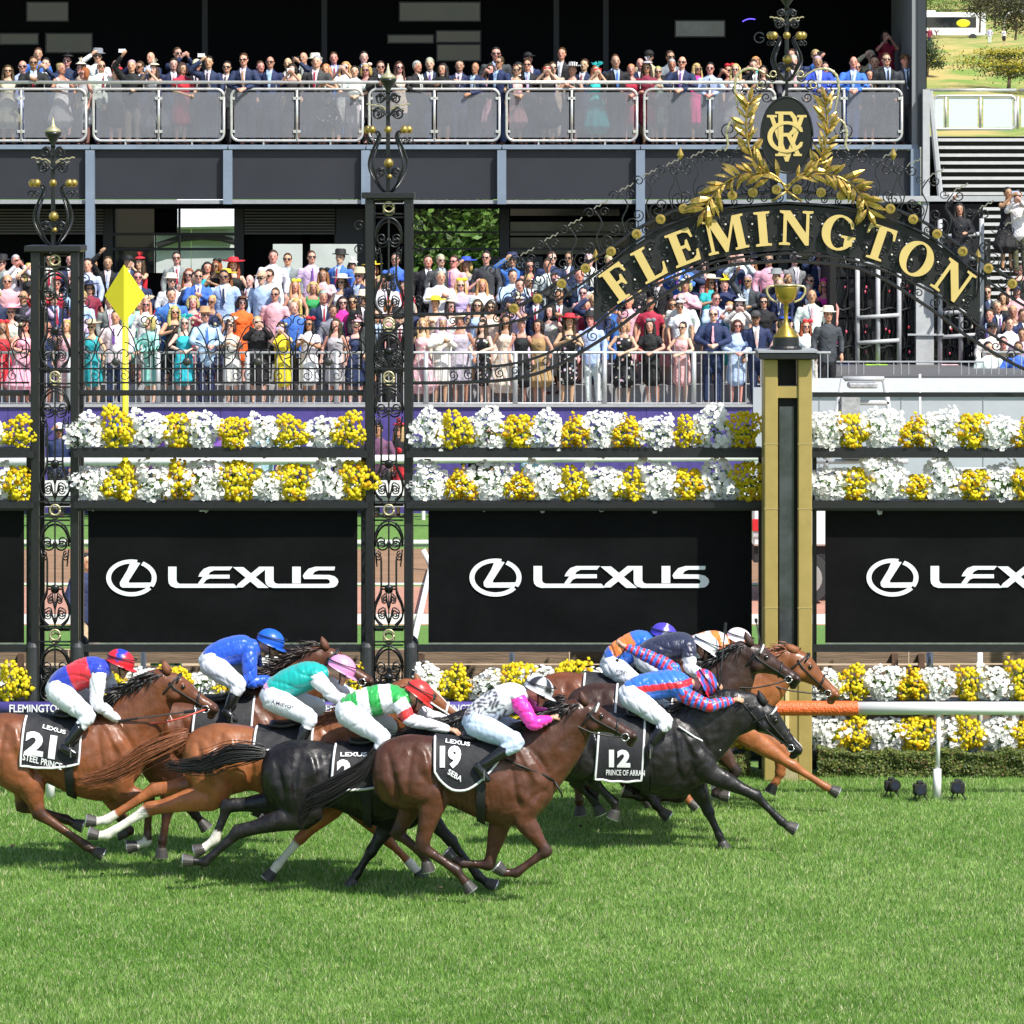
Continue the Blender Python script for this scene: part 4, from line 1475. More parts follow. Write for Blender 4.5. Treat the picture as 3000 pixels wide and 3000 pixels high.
def coat_material():
    """short glossy hair: patchy sweat gloss, fine hair grain and muscle-scale relief"""
    if 'horse_coat' in MATS:
        return MATS['horse_coat']
    m = mat('horse_coat', (0.2, 0.1, 0.05), 0.42, attr='coat', noise=0.22, nscale=6, spec=0.42)
    nt = m.node_tree
    b = nt.nodes['Principled BSDF']
    tc = nt.nodes.new('ShaderNodeTexCoord')

    def noise(sc, det, vec=(1, 1, 1)):
        mp = nt.nodes.new('ShaderNodeMapping')
        mp.inputs['Scale'].default_value = vec
        n = nt.nodes.new('ShaderNodeTexNoise')
        n.inputs['Scale'].default_value = sc
        n.inputs['Detail'].default_value = det
        nt.links.new(tc.outputs['Object'], mp.inputs[0])
        nt.links.new(mp.outputs[0], n.inputs['Vector'])
        return n
    n1 = noise(9, 8)
    r = nt.nodes.new('ShaderNodeMapRange')
    r.inputs['From Min'].default_value, r.inputs['From Max'].default_value = 0.38, 0.64
    r.inputs['To Min'].default_value, r.inputs['To Max'].default_value = 0.27, 0.62
    nt.links.new(n1.outputs['Fac'], r.inputs['Value'])
    nt.links.new(r.outputs[0], b.inputs['Roughness'])
    n2, n3, n4 = noise(6.5, 3, (1.0, 1.0, 0.55)), noise(19, 4, (0.8, 1, 1.6)), noise(170, 2, (1, 1, 0.3))
    prev = None
    for n, st, di in ((n2, 0.45, 0.05), (n3, 0.22, 0.01), (n4, 0.35, 0.002)):
        bp = nt.nodes.new('ShaderNodeBump')
        bp.inputs['Strength'].default_value = st
        bp.inputs['Distance'].default_value = di
        nt.links.new(n.outputs['Fac'], bp.inputs['Height'])
        if prev is not None:
            nt.links.new(prev.outputs[0], bp.inputs['Normal'])
        prev = bp
    nt.links.new(prev.outputs[0], b.inputs['Normal'])
    return m


def capsule_chain(mb, pts, n=14):
    """pts: (Vector centre, r in x-z plane, r lateral) ; smooth tapering limb"""
    rings = []
    k = len(pts)
    for i in range(k):
        t = pts[min(i + 1, k - 1)][0] - pts[max(i - 1, 0)][0]
        t.normalize()
        lat = Vector((0, 1, 0))
        lat = (lat - t * lat.dot(t)).normalized()
        a = t.cross(lat)
        c, r1, r2 = pts[i]
        if i == 0:
            rings.append((c - t * r1 * 0.5, a * r1 * 0.6, lat * r2 * 0.6))
        rings.append((c, a * r1, lat * r2))
        if i == k - 1:
            rings.append((c + t * r1 * 0.5, a * r1 * 0.6, lat * r2 * 0.6))
    mb.loft(rings, n)


def limb(mb, keys, n=14, sub=3):
    dat = catmull([(k[0].x, k[0].y, k[0].z, k[1], k[2]) for k in keys], sub)
    capsule_chain(mb, [(Vector(d[:3].tolist()), float(d[3]), float(d[4])) for d in dat], n)


def lerp(a, b, t):
    return a + (b - a) * t


class Horse:
    pass


def horse(name, label, croup, Y, A0, M, legs, coat, sock=(), mane_col=None, tail=None, mane=True, cloth=None, bridle='black',
          girth=True, kx=None, neck_mid=None, ear=(-0.55, 1.0), blaze=False, tilt=0.0, group='racehorses galloping past the post'):
    k = (39.2 / Y) if kx is None else kx
    s = Y / FPX
    cx, cy = croup
    ct, st_ = math.cos(math.radians(tilt)), math.sin(math.radians(tilt))

    def T(dx, dy):
        return (cx + k * (dx * ct + dy * st_), cy + k * (dy * ct - dx * st_))

    def W(px, py, lat=0.0):
        q = P(px, py, Y)
        return Vector((q.x, Y + lat, q.z))

    h = Horse()
    h.Y, h.k, h.T, h.W = Y, k, T, W
    root = empty(name, Vector((P(cx + 150 * k, 0, Y).x, Y, 0)), label, 'horse', group)
    h.root = root
    mb = MB()
    # trunk
    dat = catmull(BODY, 3)
    rings = []
    sec = []
    for d in dat:
        a = T(d[0], d[1])
        b = T(d[0], d[2])
        pa, pb = W(*a), W(*b)
        c = (pa + pb) / 2
        rings.append((c, (pa - pb) / 2, Vector((0, d[3], 0))))
        sec.append(((a[0] + b[0]) / 2, a[1], b[1], d[3]))
    mb.loft(rings, 22)
    h.sec = np.array(sec)
    # neck
    nb = T(352, 92)
    nb0 = T(318, 110)
    L = math.hypot(M[0] - A0[0], M[1] - A0[1])
    ax = ((M[0] - A0[0]) / L, (M[1] - A0[1]) / L)
    up = (ax[1], -ax[0])            # forehead side (screen y down)
    ne = (A0[0] + ax[0] * L * 0.02 - up[0] * L * 0.02, A0[1] + ax[1] * L * 0.02 - up[1] * L * 0.02)
    nm = neck_mid or (lerp(nb[0], ne[0], 0.56), lerp(nb[1], ne[1], 0.52))
    limb(mb, [(W(*nb0), 122 * k * s, .20), (W(*nb), 120 * k * s, .18), (W(*nm), 88 * k * s, .125), (W(lerp(nm[0], ne[0], .6), lerp(nm[1], ne[1], .62)), 69 * k * s, .10), (W(*ne), 56 * k * s, .09)], 16)
    # head
    us = np.linspace(0, 1, 15)
    rings = []

    def HP(u, v, lat=0.0):
        return W(A0[0] + ax[0] * u * L + up[0] * v * L, A0[1] + ax[1] * u * L + up[1] * v * L, lat)
    h.HP = HP
    hl = L * s / 0.60        # head size relative to a 0.60 m head
    hw = lambda u: float(np.interp(u, *zip(*HWID))) * hl
    ht = lambda u: float(np.interp(u, *zip(*HTOP)))
    hb = lambda u: float(np.interp(u, *zip(*HBOT)))
    for u in us:
        t_, b_ = ht(u), hb(u)
        rings.append((HP(u, (t_ + b_) / 2), (HP(u, t_) - HP(u, b_)) / 2, Vector((0, hw(u), 0))))
    mb.loft(rings, 16)
    for sgn in (-1, 1):
        mb.ball(HP(0.27, -0.1, sgn * hw(.27) * 0.72), 0.062 * hl, 10, 7, (1, 0.6, 1))       # cheek
        mb.ball(HP(0.30, 0.10, sgn * hw(.3) * 0.82), 0.034 * hl, 8, 6, (1.2, 0.7, 0.8))       # brow
        mb.ball(HP(0.92, 0.01, sgn * hw(.92) * 0.75), 0.036 * hl, 8, 6)                       # nostril rim
    mb.ball(HP(0.93, -0.13), 0.036 * hl, 8, 6, (1.2, 1, 0.8))                                 # chin
    # muscles on the trunk, both sides
    bx_ = [d[0] for d in BODY]

    def elat(u, v):
        t_, b_, w_ = (float(np.interp(u, bx_, [d[i] for d in BODY])) for i in (1, 2, 3))
        q = (v - (t_ + b_) / 2) / ((b_ - t_) / 2)
        return w_ * math.sqrt(max(0.04, 1 - q * q))
    for sgn in (-1, 1):
        for (u0, v0, u1, v1, r0, r1, lat0, lat1) in ((330, 20, 395, 150, .065, .105, .16, .165), (330, 60, 330, 215, .08, .12, .175, .155),
                                                    (20, 40, 90, 150, .13, .13, .17, .16), (-55, 60, -20, 190, .10, .12, .13, .16), (-20, 30, 10, 160, .12, .15, .16, .17),
                                                    (395, 165, 350, 245, .09, .08, .10, .10)):
            a, b = W(*T(u0, v0), sgn * (elat(u0, v0) - .035)), W(*T(u1, v1), sgn * (elat(u1, v1) - .035))
            c_ = lerp(a, b, .5)
            c_.y = Y + sgn * (elat((u0 + u1) / 2, (v0 + v1) / 2) - .03)
            limb(mb, [(a, r0 * 0.7, .035), (c_, (r0 + r1) / 2, .046), (b, r1 * 0.7, .04)], 12, 2)
    # legs
    h.hoof = []
    seglist = []
    for key, pts in legs.items():
        sgn = -1 if key[0] == 'n' else 1
        fore = key[1] == 'f'
        lat = sgn * (0.125 if fore else 0.15)
        q = [W(x, y, lat) for x, y in pts]      # elbow/stifle, knee/hock, fetlock, coronet, toe
        if fore:
            S_ = W(*T(365, 125), sgn * (elat(365, 125) - 0.06))
            E_, K_, F_, C_, T_ = q
            limb(mb, [(S_, .140, .065), (lerp(S_, E_, .6), .140, .085), (E_, .112, .08), (lerp(E_, K_, .35), .094, .072), (lerp(E_, K_, .75), .062, .055), (K_, .062, .056), (lerp(K_, F_, .22), .046, .042),
                      (lerp(K_, F_, .6), .040, .036), (lerp(K_, F_, .9), .047, .042), (F_, .052, .047), (lerp(F_, C_, .5), .040, .040), (C_, .050, .050)])
            mb.ball(K_ + Vector((0.01, 0, 0.005)), 0.062, 8, 6, (1, 0.85, 1))
        else:
            S_ = W(*T(15, 95), sgn * (elat(15, 95) - 0.09))
            E_, K_, F_, C_, T_ = q
            S2 = lerp(S_, E_, .45) + Vector((-0.06, 0, -0.02))
            limb(mb, [(S_, .20, .11), (S2, .215, .13), (E_, .165, .115), (lerp(E_, K_, .35), .120, .09), (lerp(E_, K_, .75), .074, .062), (K_, .073, .056), (lerp(K_, F_, .2), .054, .045),
                      (lerp(K_, F_, .6), .044, .038), (lerp(K_, F_, .9), .050, .044), (F_, .056, .049), (lerp(F_, C_, .5), .042, .042), (C_, .051, .051)])
            d = (K_ - F_).normalized()
            dk = (K_ - E_).normalized()
            hk = (d + dk * 0.9).normalized()
            limb(mb, [(K_, .050, .042), (K_ + hk * 0.068, .032, .028)], 10, 2)
            # Achilles cord
            limb(mb, [(lerp(E_, K_, .35) + Vector((-0.05, 0, 0)), .05, .035), (K_ + hk * 0.06, .026, .024)], 8, 2)
        seglist.append((key, K_, F_, C_, E_))
        d = (T_ - C_)
        d.normalize()
        lt = Vector((0, 1, 0))
        a = d.cross(lt).normalized()
        if a.z < 0 or (abs(a.z) < 0.3 and a.x < 0):
            a = -a
        h.hoof.append((C_, d, a))
    me = remesh(mb, 0.0155, 5, 0.5)
    # ---------------------------------------------------------------- coat colours
    base, pts_c, dark = COATS[coat]
    co = vcoords(me)
    n = len(co)
    nz = np.sin(co[:, 0] * 7 + 2 * np.sin(co[:, 2] * 5)) * np.sin(co[:, 2] * 6 + co[:, 1] * 9 + 1.5 * np.sin(co[:, 0] * 4))
    col = np.tile(np.array(base), (n, 1)) * (1 + 0.12 * nz)[:, None]
    # darker along the back and behind, warm patches at flank, elbow and stifle
    nz2 = np.sin(co[:, 0] * 17 + 3 * np.sin(co[:, 2] * 13)) * np.sin(co[:, 2] * 19 + 2 * np.sin(co[:, 0] * 11 + co[:, 1] * 8))
    col = col * (1 + 0.10 * nz2)[:, None]
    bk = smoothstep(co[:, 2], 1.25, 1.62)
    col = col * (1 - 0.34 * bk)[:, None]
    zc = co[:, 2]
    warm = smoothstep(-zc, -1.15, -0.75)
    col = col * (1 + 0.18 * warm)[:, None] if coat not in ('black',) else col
    for key, K_, F_, C_, E_ in seglist:
        for a, b, w0, w1 in ((lerp(E_, K_, .55), K_, 0.0, 0.8), (K_, F_, 0.8, 1), (F_, C_ + (C_ - F_) * 0.6, 1, 1)):
            ab = np.array(b - a)
            ap = co - np.array(a)
            t = np.clip((ap @ ab) / (ab @ ab), 0, 1)
            dist = np.linalg.norm(ap - t[:, None] * ab, axis=1)
            wgt = (1 - smoothstep(dist, 0.06, 0.10)) * (w0 + (w1 - w0) * t) * dark
            col = col * (1 - wgt[:, None]) + np.array(pts_c) * wgt[:, None]
        if key in sock:
            hi = sock[key] if isinstance(sock, dict) else 0.8
            a, b = lerp(F_, K_, hi), C_ + (C_ - F_) * 0.5
            for a, b in ((a, F_), (F_, b)):
                ab = np.array(b - a)
                ap = co - np.array(a)
                t = (ap @ ab) / (ab @ ab)
                tt = np.clip(t, 0, 1)
                dist = np.linalg.norm(ap - tt[:, None] * ab, axis=1)
                wgt = (1 - smoothstep(dist, 0.055, 0.075)) * smoothstep(t, -0.06, 0.02)
                col = col * (1 - wgt[:, None]) + np.array((0.70, 0.66, 0.58)) * wgt[:, None]
    mz = np.array(HP(0.97, -0.02))
    wgt = (1 - smoothstep(np.linalg.norm(co - mz, axis=1), 0.05, 0.14)) * 0.7
    col = col * (1 - wgt[:, None]) + np.array((0.025, 0.017, 0.016)) * wgt[:, None]
    if blaze:
        for u in np.linspace(0.28, 0.9, 14):
            p_ = np.array(HP(u, ht(u) - 0.005))
            wgt = (1 - smoothstep(np.linalg.norm((co - p_) * np.array([1, 1.1, 1]), axis=1), 0.02, 0.036)) * (1 if blaze is True else (u > 0.72))
            col = col * (1 - wgt[:, None]) + np.array((0.78, 0.76, 0.72)) * wgt[:, None]
    # fine lean-muscle relief: ribs and creases pressed into the skin
    nrm = np.empty(n * 3, np.float32)
    me.vertices.foreach_get('normal', nrm)
    nrm = nrm.reshape(-1, 3)
    px = 1500 + co[:, 0] * FPX / Y
    u = (px - cx) / k
    py = YHOR - (co[:, 2] - HC) * FPX / Y
    v = (py - cy) / k
    rib = np.sin((u - 0.15 * v) * 2 * math.pi / 17) * np.exp(-((u - 190) / 55) ** 2) * np.exp(-((v - 190) / 45) ** 2)
    relief = np.zeros(n)
    for u0, v0, u1, v1, wd, am in ((-48, 55, -18, 220, 8, -.020), (-24, 60, 2, 205, 15, .012), (18, 30, 2, 195, 9, -.020), (42, 22, 98, 168, 11, .018), (66, 40, 86, 150, 9, -.014), (104, 60, 120, 205, 9, -.020),
                                    (318, 22, 388, 132, 8, .016), (300, 50, 332, 205, 9, -.018), (322, 150, 366, 205, 17, .018), (344, 212, 392, 158, 8, -.018), (372, 40, 420, 120, 9, -.014), (400, 120, 372, 230, 12, .012),
                                    (250, 238, 330, 214, 2.6, .007), (340, 90, 352, 170, 2.4, .006), (70, 175, 92, 120, 2.4, .005), (120, 215, 180, 222, 10, -.010)):
        e_ = np.array([u1 - u0, v1 - v0], float)
        t = np.clip(((u - u0) * e_[0] + (v - v0) * e_[1]) / (e_ @ e_), 0, 1)
        wob = 5 * np.sin(t * 5 + u0)
        dd = np.hypot(u - u0 - t * e_[0] + wob * .6, v - v0 - t * e_[1])
        relief += am * np.exp(-(dd / wd) ** 2) * np.sin(np.pi * np.clip(t * .86 + .07, 0, 1)) ** .5
    disp = 0.007 * rib + relief + 0.005 * nz + 0.0025 * nz2
    side = np.abs(nrm[:, 1])
    co2 = co + nrm * (disp * side)[:, None]
    set_coords(me, co2 - np.array(wloc(root)))
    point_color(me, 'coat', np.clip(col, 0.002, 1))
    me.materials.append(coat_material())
    link_mesh('body', me, root)
    # ---------------------------------------------------------------- hooves
    m_hoof = mat('hoof', (0.05, 0.045, 0.042), 0.5, noise=0.3, nscale=20)
    m_shoe = mat('racing_plate', (0.55, 0.55, 0.55), 0.35, 0.8)
    for C_, d, a in h.hoof:
        mb = MB()
        lt = Vector((0, 1, 0))
        mb.loft([(C_ - d * 0.015, a * 0.046, lt * 0.047), (C_ + d * 0.005, a * 0.053, lt * 0.054), (C_ + d * 0.085, a * 0.070, lt * 0.066)], 14)
        ho = mb.build('hoof', m_hoof, root, smooth=False)
        MB().loft([(C_ + d * 0.0855, a * 0.070, lt * 0.066), (C_ + d * 0.094, a * 0.068, lt * 0.064)], 14).build('horseshoe', m_shoe, ho)
    # ---------------------------------------------------------------- eyes, nostrils, ears
    m_eye = mat('horse_eye', (0.008, 0.005, 0.004), 0.08, coat=1)
    for sgn in (-1, 1):
        MB().ball(HP(0.335, 0.085, sgn * (hw(.335) * 0.93)), 0.022 * hl, 10, 7).build('eye', m_eye, root, smooth=True)
        MB().ball(HP(0.935, 0.015, sgn * (hw(.935) * 0.93)), 0.02 * hl, 8, 6, (1.1, 0.45, 0.8)).build('nostril', mat('nostril', (0.012, 0.006, 0.006), 0.6), root, smooth=True)
        mb = MB()
        b = HP(0.05, ht(.05) - 0.03, sgn * 0.05 * hl)
        ev = Vector((ear[0], 0, ear[1])).normalized()
        evx = ev.cross(Vector((0, 1, 0)))
        mb.loft([(b, evx * 0.030 * hl, Vector((0, 0.024 * hl, 0))), (b + ev * 0.05 * hl, evx * 0.036 * hl, Vector((0, 0.022 * hl, 0))), (b + ev * 0.09 * hl, evx * 0.028 * hl, Vector((0, 0.016 * hl, 0))), (b + ev * 0.135 * hl + Vector((0.012, 0, 0)), evx * 0.004, Vector((0, 0.004, 0)))], 10)
        e = mb.build('ear', mat('ear_' + coat, tuple(c * 0.8 for c in base), 0.6, noise=0.2), root, smooth=True)
    # ---------------------------------------------------------------- mane and tail as strands
    hc = mane_col or tuple(pts_c)
    m_hair = mat('hair_' + name + coat, hc, 0.42, noise=0.4, nscale=30, spec=0.5)
    rh = random.Random(int(cx))
    if mane:
        mb = MB()
        wt = T(322, 2)
        for i in range(460):
            t = rh.random()
            # crest line: withers -> poll, slightly arched
            c0 = (lerp(wt[0], A0[0] + up[0] * L * .16, t), lerp(wt[1], A0[1] + up[1] * L * .16, t))
            nmx = (nm[0] - 56 * k, nm[1] - 74 * k)
            w4 = 4 * t * (1 - t)
            lx = lerp((wt[0] + A0[0]) / 2, nmx[0], 0.75)
            ly = lerp((wt[1] + A0[1]) / 2, nmx[1], 0.75)
            mid = ((wt[0] + A0[0] + up[0] * L * .16) / 2, (wt[1] + A0[1] + up[1] * L * .16) / 2)
            c0 = (c0[0] + (lx - mid[0]) * w4, c0[1] + (ly - mid[1]) * w4)
            ln = rh.uniform(34, 78) * k
            an = rh.uniform(150, 215) if mane == 'fly' else rh.uniform(185, 245)
            sd = rh.uniform(-1, 1)
            p0 = W(c0[0], c0[1] + 8, sd * 0.03)
            p1 = W(c0[0] + math.cos(math.radians(an)) * ln * 0.5, c0[1] - math.sin(math.radians(an)) * ln * 0.45 - 4, sd * 0.07 - 0.02)
            p2 = W(c0[0] + math.cos(math.radians(an)) * ln + rh.uniform(-8, 8), c0[1] - math.sin(math.radians(an)) * ln * 0.8 + rh.uniform(-8, 8), sd * 0.12 - 0.03)
            mb.tube([p0, p1, p2], [0.015, 0.011, 0.0015], 4)
        # forelock
        for i in range(14):
            b = HP(0.06, ht(.06), rh.uniform(-0.03, 0.03))
            mb.tube([b, b + Vector((rh.uniform(-0.10, 0.03), rh.uniform(-.03, .03), rh.uniform(0.0, 0.05)))], [0.009, 0.002], 4)
        mb.build('mane', m_hair, root, smooth=True, fix=False)
    if tail:
        mb = MB()
        tl = catmull(tail, 5)
        nt_ = len(tl)
        for i in range(270):
            en = rh.uniform(0.62, 1.0)
            ph, am = rh.uniform(0, 6.28), rh.uniform(0.2, 1.0)
            pts, rs = [], []
            ox, oy, ol = rh.gauss(0, 1), rh.gauss(0, 1), rh.uniform(-1, 1)
            kk_ = max(3, int(nt_ * en))
            for j in range(0, kk_):
                t = j / (nt_ - 1)
                sp = (5 + 17 * math.sin(math.pi * min(1, t * 0.75 + 0.12))) * k
                pts.append(W(tl[j][0] + ox * sp * 0.35 + 3 * math.sin(ph + t * 6), tl[j][1] + oy * sp * 0.62 + am * 5 * math.sin(ph + t * 7), ol * 0.055 * (0.4 + math.sin(math.pi * min(1, t + .15)))))
                rs.append(0.0056 * (1 - 0.8 * j / kk_) + 0.001)
            mb.tube(pts, rs, 4, caps=False)
        dk_ = [(W(q[0], q[1]), 0.045 * (1 - 0.6 * j / 5), 0.04) for j, q in enumerate(tl[:6])]
        limb(mb, dk_, 8, 1)
        mb.build('tail', m_hair, root, smooth=True, fix=False)
    # ---------------------------------------------------------------- tack
    m_tack = mat('tack_' + bridle, {'black': (0.016, 0.014, 0.013), 'white': (0.78, 0.78, 0.77), 'brown': (0.06, 0.03, 0.018)}[bridle], 0.45, noise=0.2, nscale=30)

    def head_loop(u0, u1, r=0.011):
        pts = []
        for i in range(21):
            a = 2 * math.pi * i / 20
            u = lerp(u0, u1, 0.5 - 0.5 * math.sin(a))
            t_, b_ = ht(u), hb(u)
            v = (t_ + b_) / 2 + (t_ - b_) / 2 * 1.05 * math.sin(a)
            pts.append(HP(u, v, hw(u) * 1.08 * math.cos(a)))
        mb = MB()
        mb.tube(pts, r, 6)
        return mb
    br = head_loop(0.60, 0.66, 0.013).build('noseband', m_tack, root, smooth=True)
    br = head_loop(0.20, 0.10, 0.011).build('headpiece', m_tack, root, smooth=True)
    mb = MB()
    for sgn in (-1, 1):
        mb.tube([HP(u, v, sgn * hw(u) * 1.07) for u, v in ((0.12, .05), (0.25, .0), (0.45, -.02), (0.62, -.03), (0.79, -.055))], 0.010, 6)
    mb.build('cheek_strap', m_tack, root, smooth=True)
    mb = MB()
    mb.tube([HP(0.22, 0.10, -hw(.22) * 1.05), HP(0.22, 0.205, -hw(.2) * 0.7), HP(0.22, 0.225, 0), HP(0.22, 0.205, hw(.2) * 0.7), HP(0.22, 0.10, hw(.22) * 1.05)], 0.012, 6)
    mb.build('browband', mat('browband_white', (0.7, 0.68, 0.66), 0.5) if bridle == 'black' and coat in ('black', 'darkbrown', 'brown') else m_tack, root, smooth=True)
    bit = HP(0.80, -0.06, -hw(.8) * 1.12)
    mb = MB()
    mb.tube([bit + Vector((0.036 * math.cos(a), 0, 0.036 * math.sin(a))) for a in np.linspace(0, 6.283, 13)], 0.007, 5)
    mb.build('bit_ring', mat('bit_steel', (0.6, 0.6, 0.6), 0.25, 0.9), root, smooth=True)
    h.bit = bit

    def surf(px_, py_, off=0.02):
        """near-side surface point of the trunk under a pixel"""
        xs = h.sec[:, 0]
        t_ = float(np.interp(px_, xs, h.sec[:, 1]))
        b_ = float(np.interp(px_, xs, h.sec[:, 2]))
        w_ = float(np.interp(px_, xs, h.sec[:, 3])) + off
        v = np.clip((py_ - (t_ + b_) / 2) / ((b_ - t_) / 2 + off / s), -1, 1)
        q_ = math.sqrt(max(0.0, 1 - v * v))
        return W(px_, py_, -w_ * (q_ if v < 0 else 1 - 0.22 * (1 - q_)))
    h.surf = surf

    def girdle(dx0, dx1, off, v_lo, v_hi, nu=6, nv=28):
        mb = MB()
        V = []
        for i in range(nu + 1):
            dx = lerp(dx0, dx1, i / nu)
            pxx = T(dx, 0)[0]
            t_ = float(np.interp(pxx, h.sec[:, 0], h.sec[:, 1]))
            b_ = float(np.interp(pxx, h.sec[:, 0], h.sec[:, 2]))
            w_ = float(np.interp(pxx, h.sec[:, 0], h.sec[:, 3]))
            for j in range(nv + 1):
                a = lerp(v_lo, v_hi, j / nv)
                V.append(W(pxx, (t_ + b_) / 2 - (b_ - t_) / 2 * math.cos(a) - off / s * math.cos(a), -(w_ + off) * math.sin(a)))
        mb.add(V, [(i * (nv + 1) + j, (i + 1) * (nv + 1) + j, (i + 1) * (nv + 1) + j + 1, i * (nv + 1) + j + 1) for i in range(nu) for j in range(nv)])
        return mb
    if girth:
        girdle(206, 232, 0.028, -math.pi, math.pi, 2, 40).build('girth', mat('girth_black', (0.012, 0.012, 0.012), 0.7), root, smooth=True, fix=False)
    if cloth:
        dx0, dx1, drop0, drop1, rnd = cloth
        nu, nv = 16, 22
        grid = []
        for i in range(nu + 1):
            dx = lerp(dx0, dx1, i / nu)
            pxx = T(dx, 0)[0]
            t_ = float(np.interp(pxx, h.sec[:, 0], h.sec[:, 1]))
            b_ = float(np.interp(pxx, h.sec[:, 0], h.sec[:, 2]))
            w_ = float(np.interp(pxx, h.sec[:, 0], h.sec[:, 3]))
            f = i / nu
            drop = lerp(drop0, drop1, f) * k
            if rnd:
                drop = (drop0 + (drop1 - drop0) * f + rnd * math.sin(math.pi * f ** 0.8)) * k
            amax = math.acos(np.clip(1 - drop / ((b_ - t_) / 2), -1, 1))
            row = []
            for j in range(nv + 1):
                a = lerp(-amax, amax, j / nv)
                off = 0.030 + 0.004 * math.sin(dx * 0.13 + j)
                sa = math.sin(a)
                if abs(a) > math.pi / 2:
                    sa = math.copysign(1 - 0.22 * (1 - abs(sa)), a)
                row.append(W(pxx + (-8 * k * abs(a) if not rnd else 0), (t_ + b_) / 2 - (b_ - t_) / 2 * math.cos(a) - off / s * math.cos(a), -(w_ + off) * sa))
            grid.append(row)
        mb = MB()
        V = [v for r in grid for v in r]
        mb.add(V, [(i * (nv + 1) + j, (i + 1) * (nv + 1) + j, (i + 1) * (nv + 1) + j + 1, i * (nv + 1) + j + 1) for i in range(nu) for j in range(nv)])
        sc_ = mb.build('saddle_cloth', mat('saddle_black', (0.012, 0.012, 0.015), 0.7, noise=0.2, nscale=8, bump=0.3, bscale=20), root, smooth=True, fix=False)
        mb = MB()
        edge = [r[nv] for r in grid]
        lead = [grid[0][j] for j in range(nv // 2 + 2, nv + 1)]
        tail_e = [grid[nu][j] for j in range(nv // 2 + 2, nv + 1)]
        o_ = Vector((0, -0.004, 0))
        mb.tube([p_ + o_ for p_ in lead + edge[1:] + tail_e[::-1][1:]], 0.0125, 6)
        mb.build('white_border', mat('border_white', (0.75, 0.75, 0.75), 0.6), sc_, smooth=True)
        h.cloth = sc_
        # small saddle under the rider
        mb = MB()
        for dx, dy, r in ((170, -4, .05), (200, 0, .07), (235, -2, .08), (262, -16, .06)):
            pass
        limb(mb, [(W(*T(168, 2)), .035, .16), (W(*T(205, 4)), .04, .19), (W(*T(245, -4)), .045, .18), (W(*T(275, -16)), .035, .10)], 12, 3)
        mb.build('saddle', mat('saddle_leather', (0.014, 0.012, 0.012), 0.4), root, smooth=True)
    return h


def cloth_text(h, s, x, y, hpx, wpx, ang=0.0, bold=0.004, name='number'):
    """flat print on the near side of the cloth; (x, y) = lower left pixel"""
    me = text_mesh(s, 1.0, 0.0, bold * 4)
    bm = bmesh.new()
    bm.from_mesh(me)
    bmesh.ops.triangulate(bm, faces=bm.faces)
    for _ in range(3):
        lim = 0.16
        es = [e for e in bm.edges if e.calc_length() > lim]
        if es:
            bmesh.ops.subdivide_edges(bm, edges=es, cuts=1)
            bmesh.ops.triangulate(bm, faces=[q for q in bm.faces if len(q.verts) > 3])
    bm.to_mesh(me)
    bm.free()
    co = vcoords(me)
    w = co[:, 0].max() - co[:, 0].min()
    hh = co[:, 1].max() - co[:, 1].min()
    x0, y0 = co[:, 0].min(), co[:, 1].min()
    ca, sa = math.cos(math.radians(ang)), math.sin(math.radians(ang))
    out = np.empty_like(co)
    for i, c in enumerate(co):
        u, v = (c[0] - x0) / w * wpx, (c[1] - y0) / hh * hpx
        q = h.surf(x + u * ca + v * sa * 0.0 + v * (-sa) * -0.6, y - v * ca + u * sa, 0.042)
        out[i] = q
    out -= np.array(wloc(h.root))
    set_coords(me, out)
    link_mesh(name, me, h.cloth, m=mat('cloth_print', (0.78, 0.78, 0.78), 0.6))


def reins(h, hand, m=None, r=0.0085):
    b = h.bit
    mb = MB()
    md = (b + hand) / 2 + Vector((0, -0.02, -0.05))
    mb.tube([b, lerp(b, md, .5) + Vector((0, 0, -0.012)), md, lerp(md, hand, .5) + Vector((0, 0, -0.005)), hand], r, 5)
    mb.build('reins', m or mat('tack_black', (0.016, 0.014, 0.013), 0.45), h.root, smooth=True)


def strap(h, pts, r=0.012, m=None, name='breastplate'):
    mb = MB()
    mb.tube([h.surf(x, y, 0.03 + (0.0 if x < h.T(380, 0)[0] else -0.02)) for x, y in pts], r, 6)
    mb.build(name, m or mat('tack_black', (0.016, 0.014, 0.013), 0.45), h.root, smooth=True)


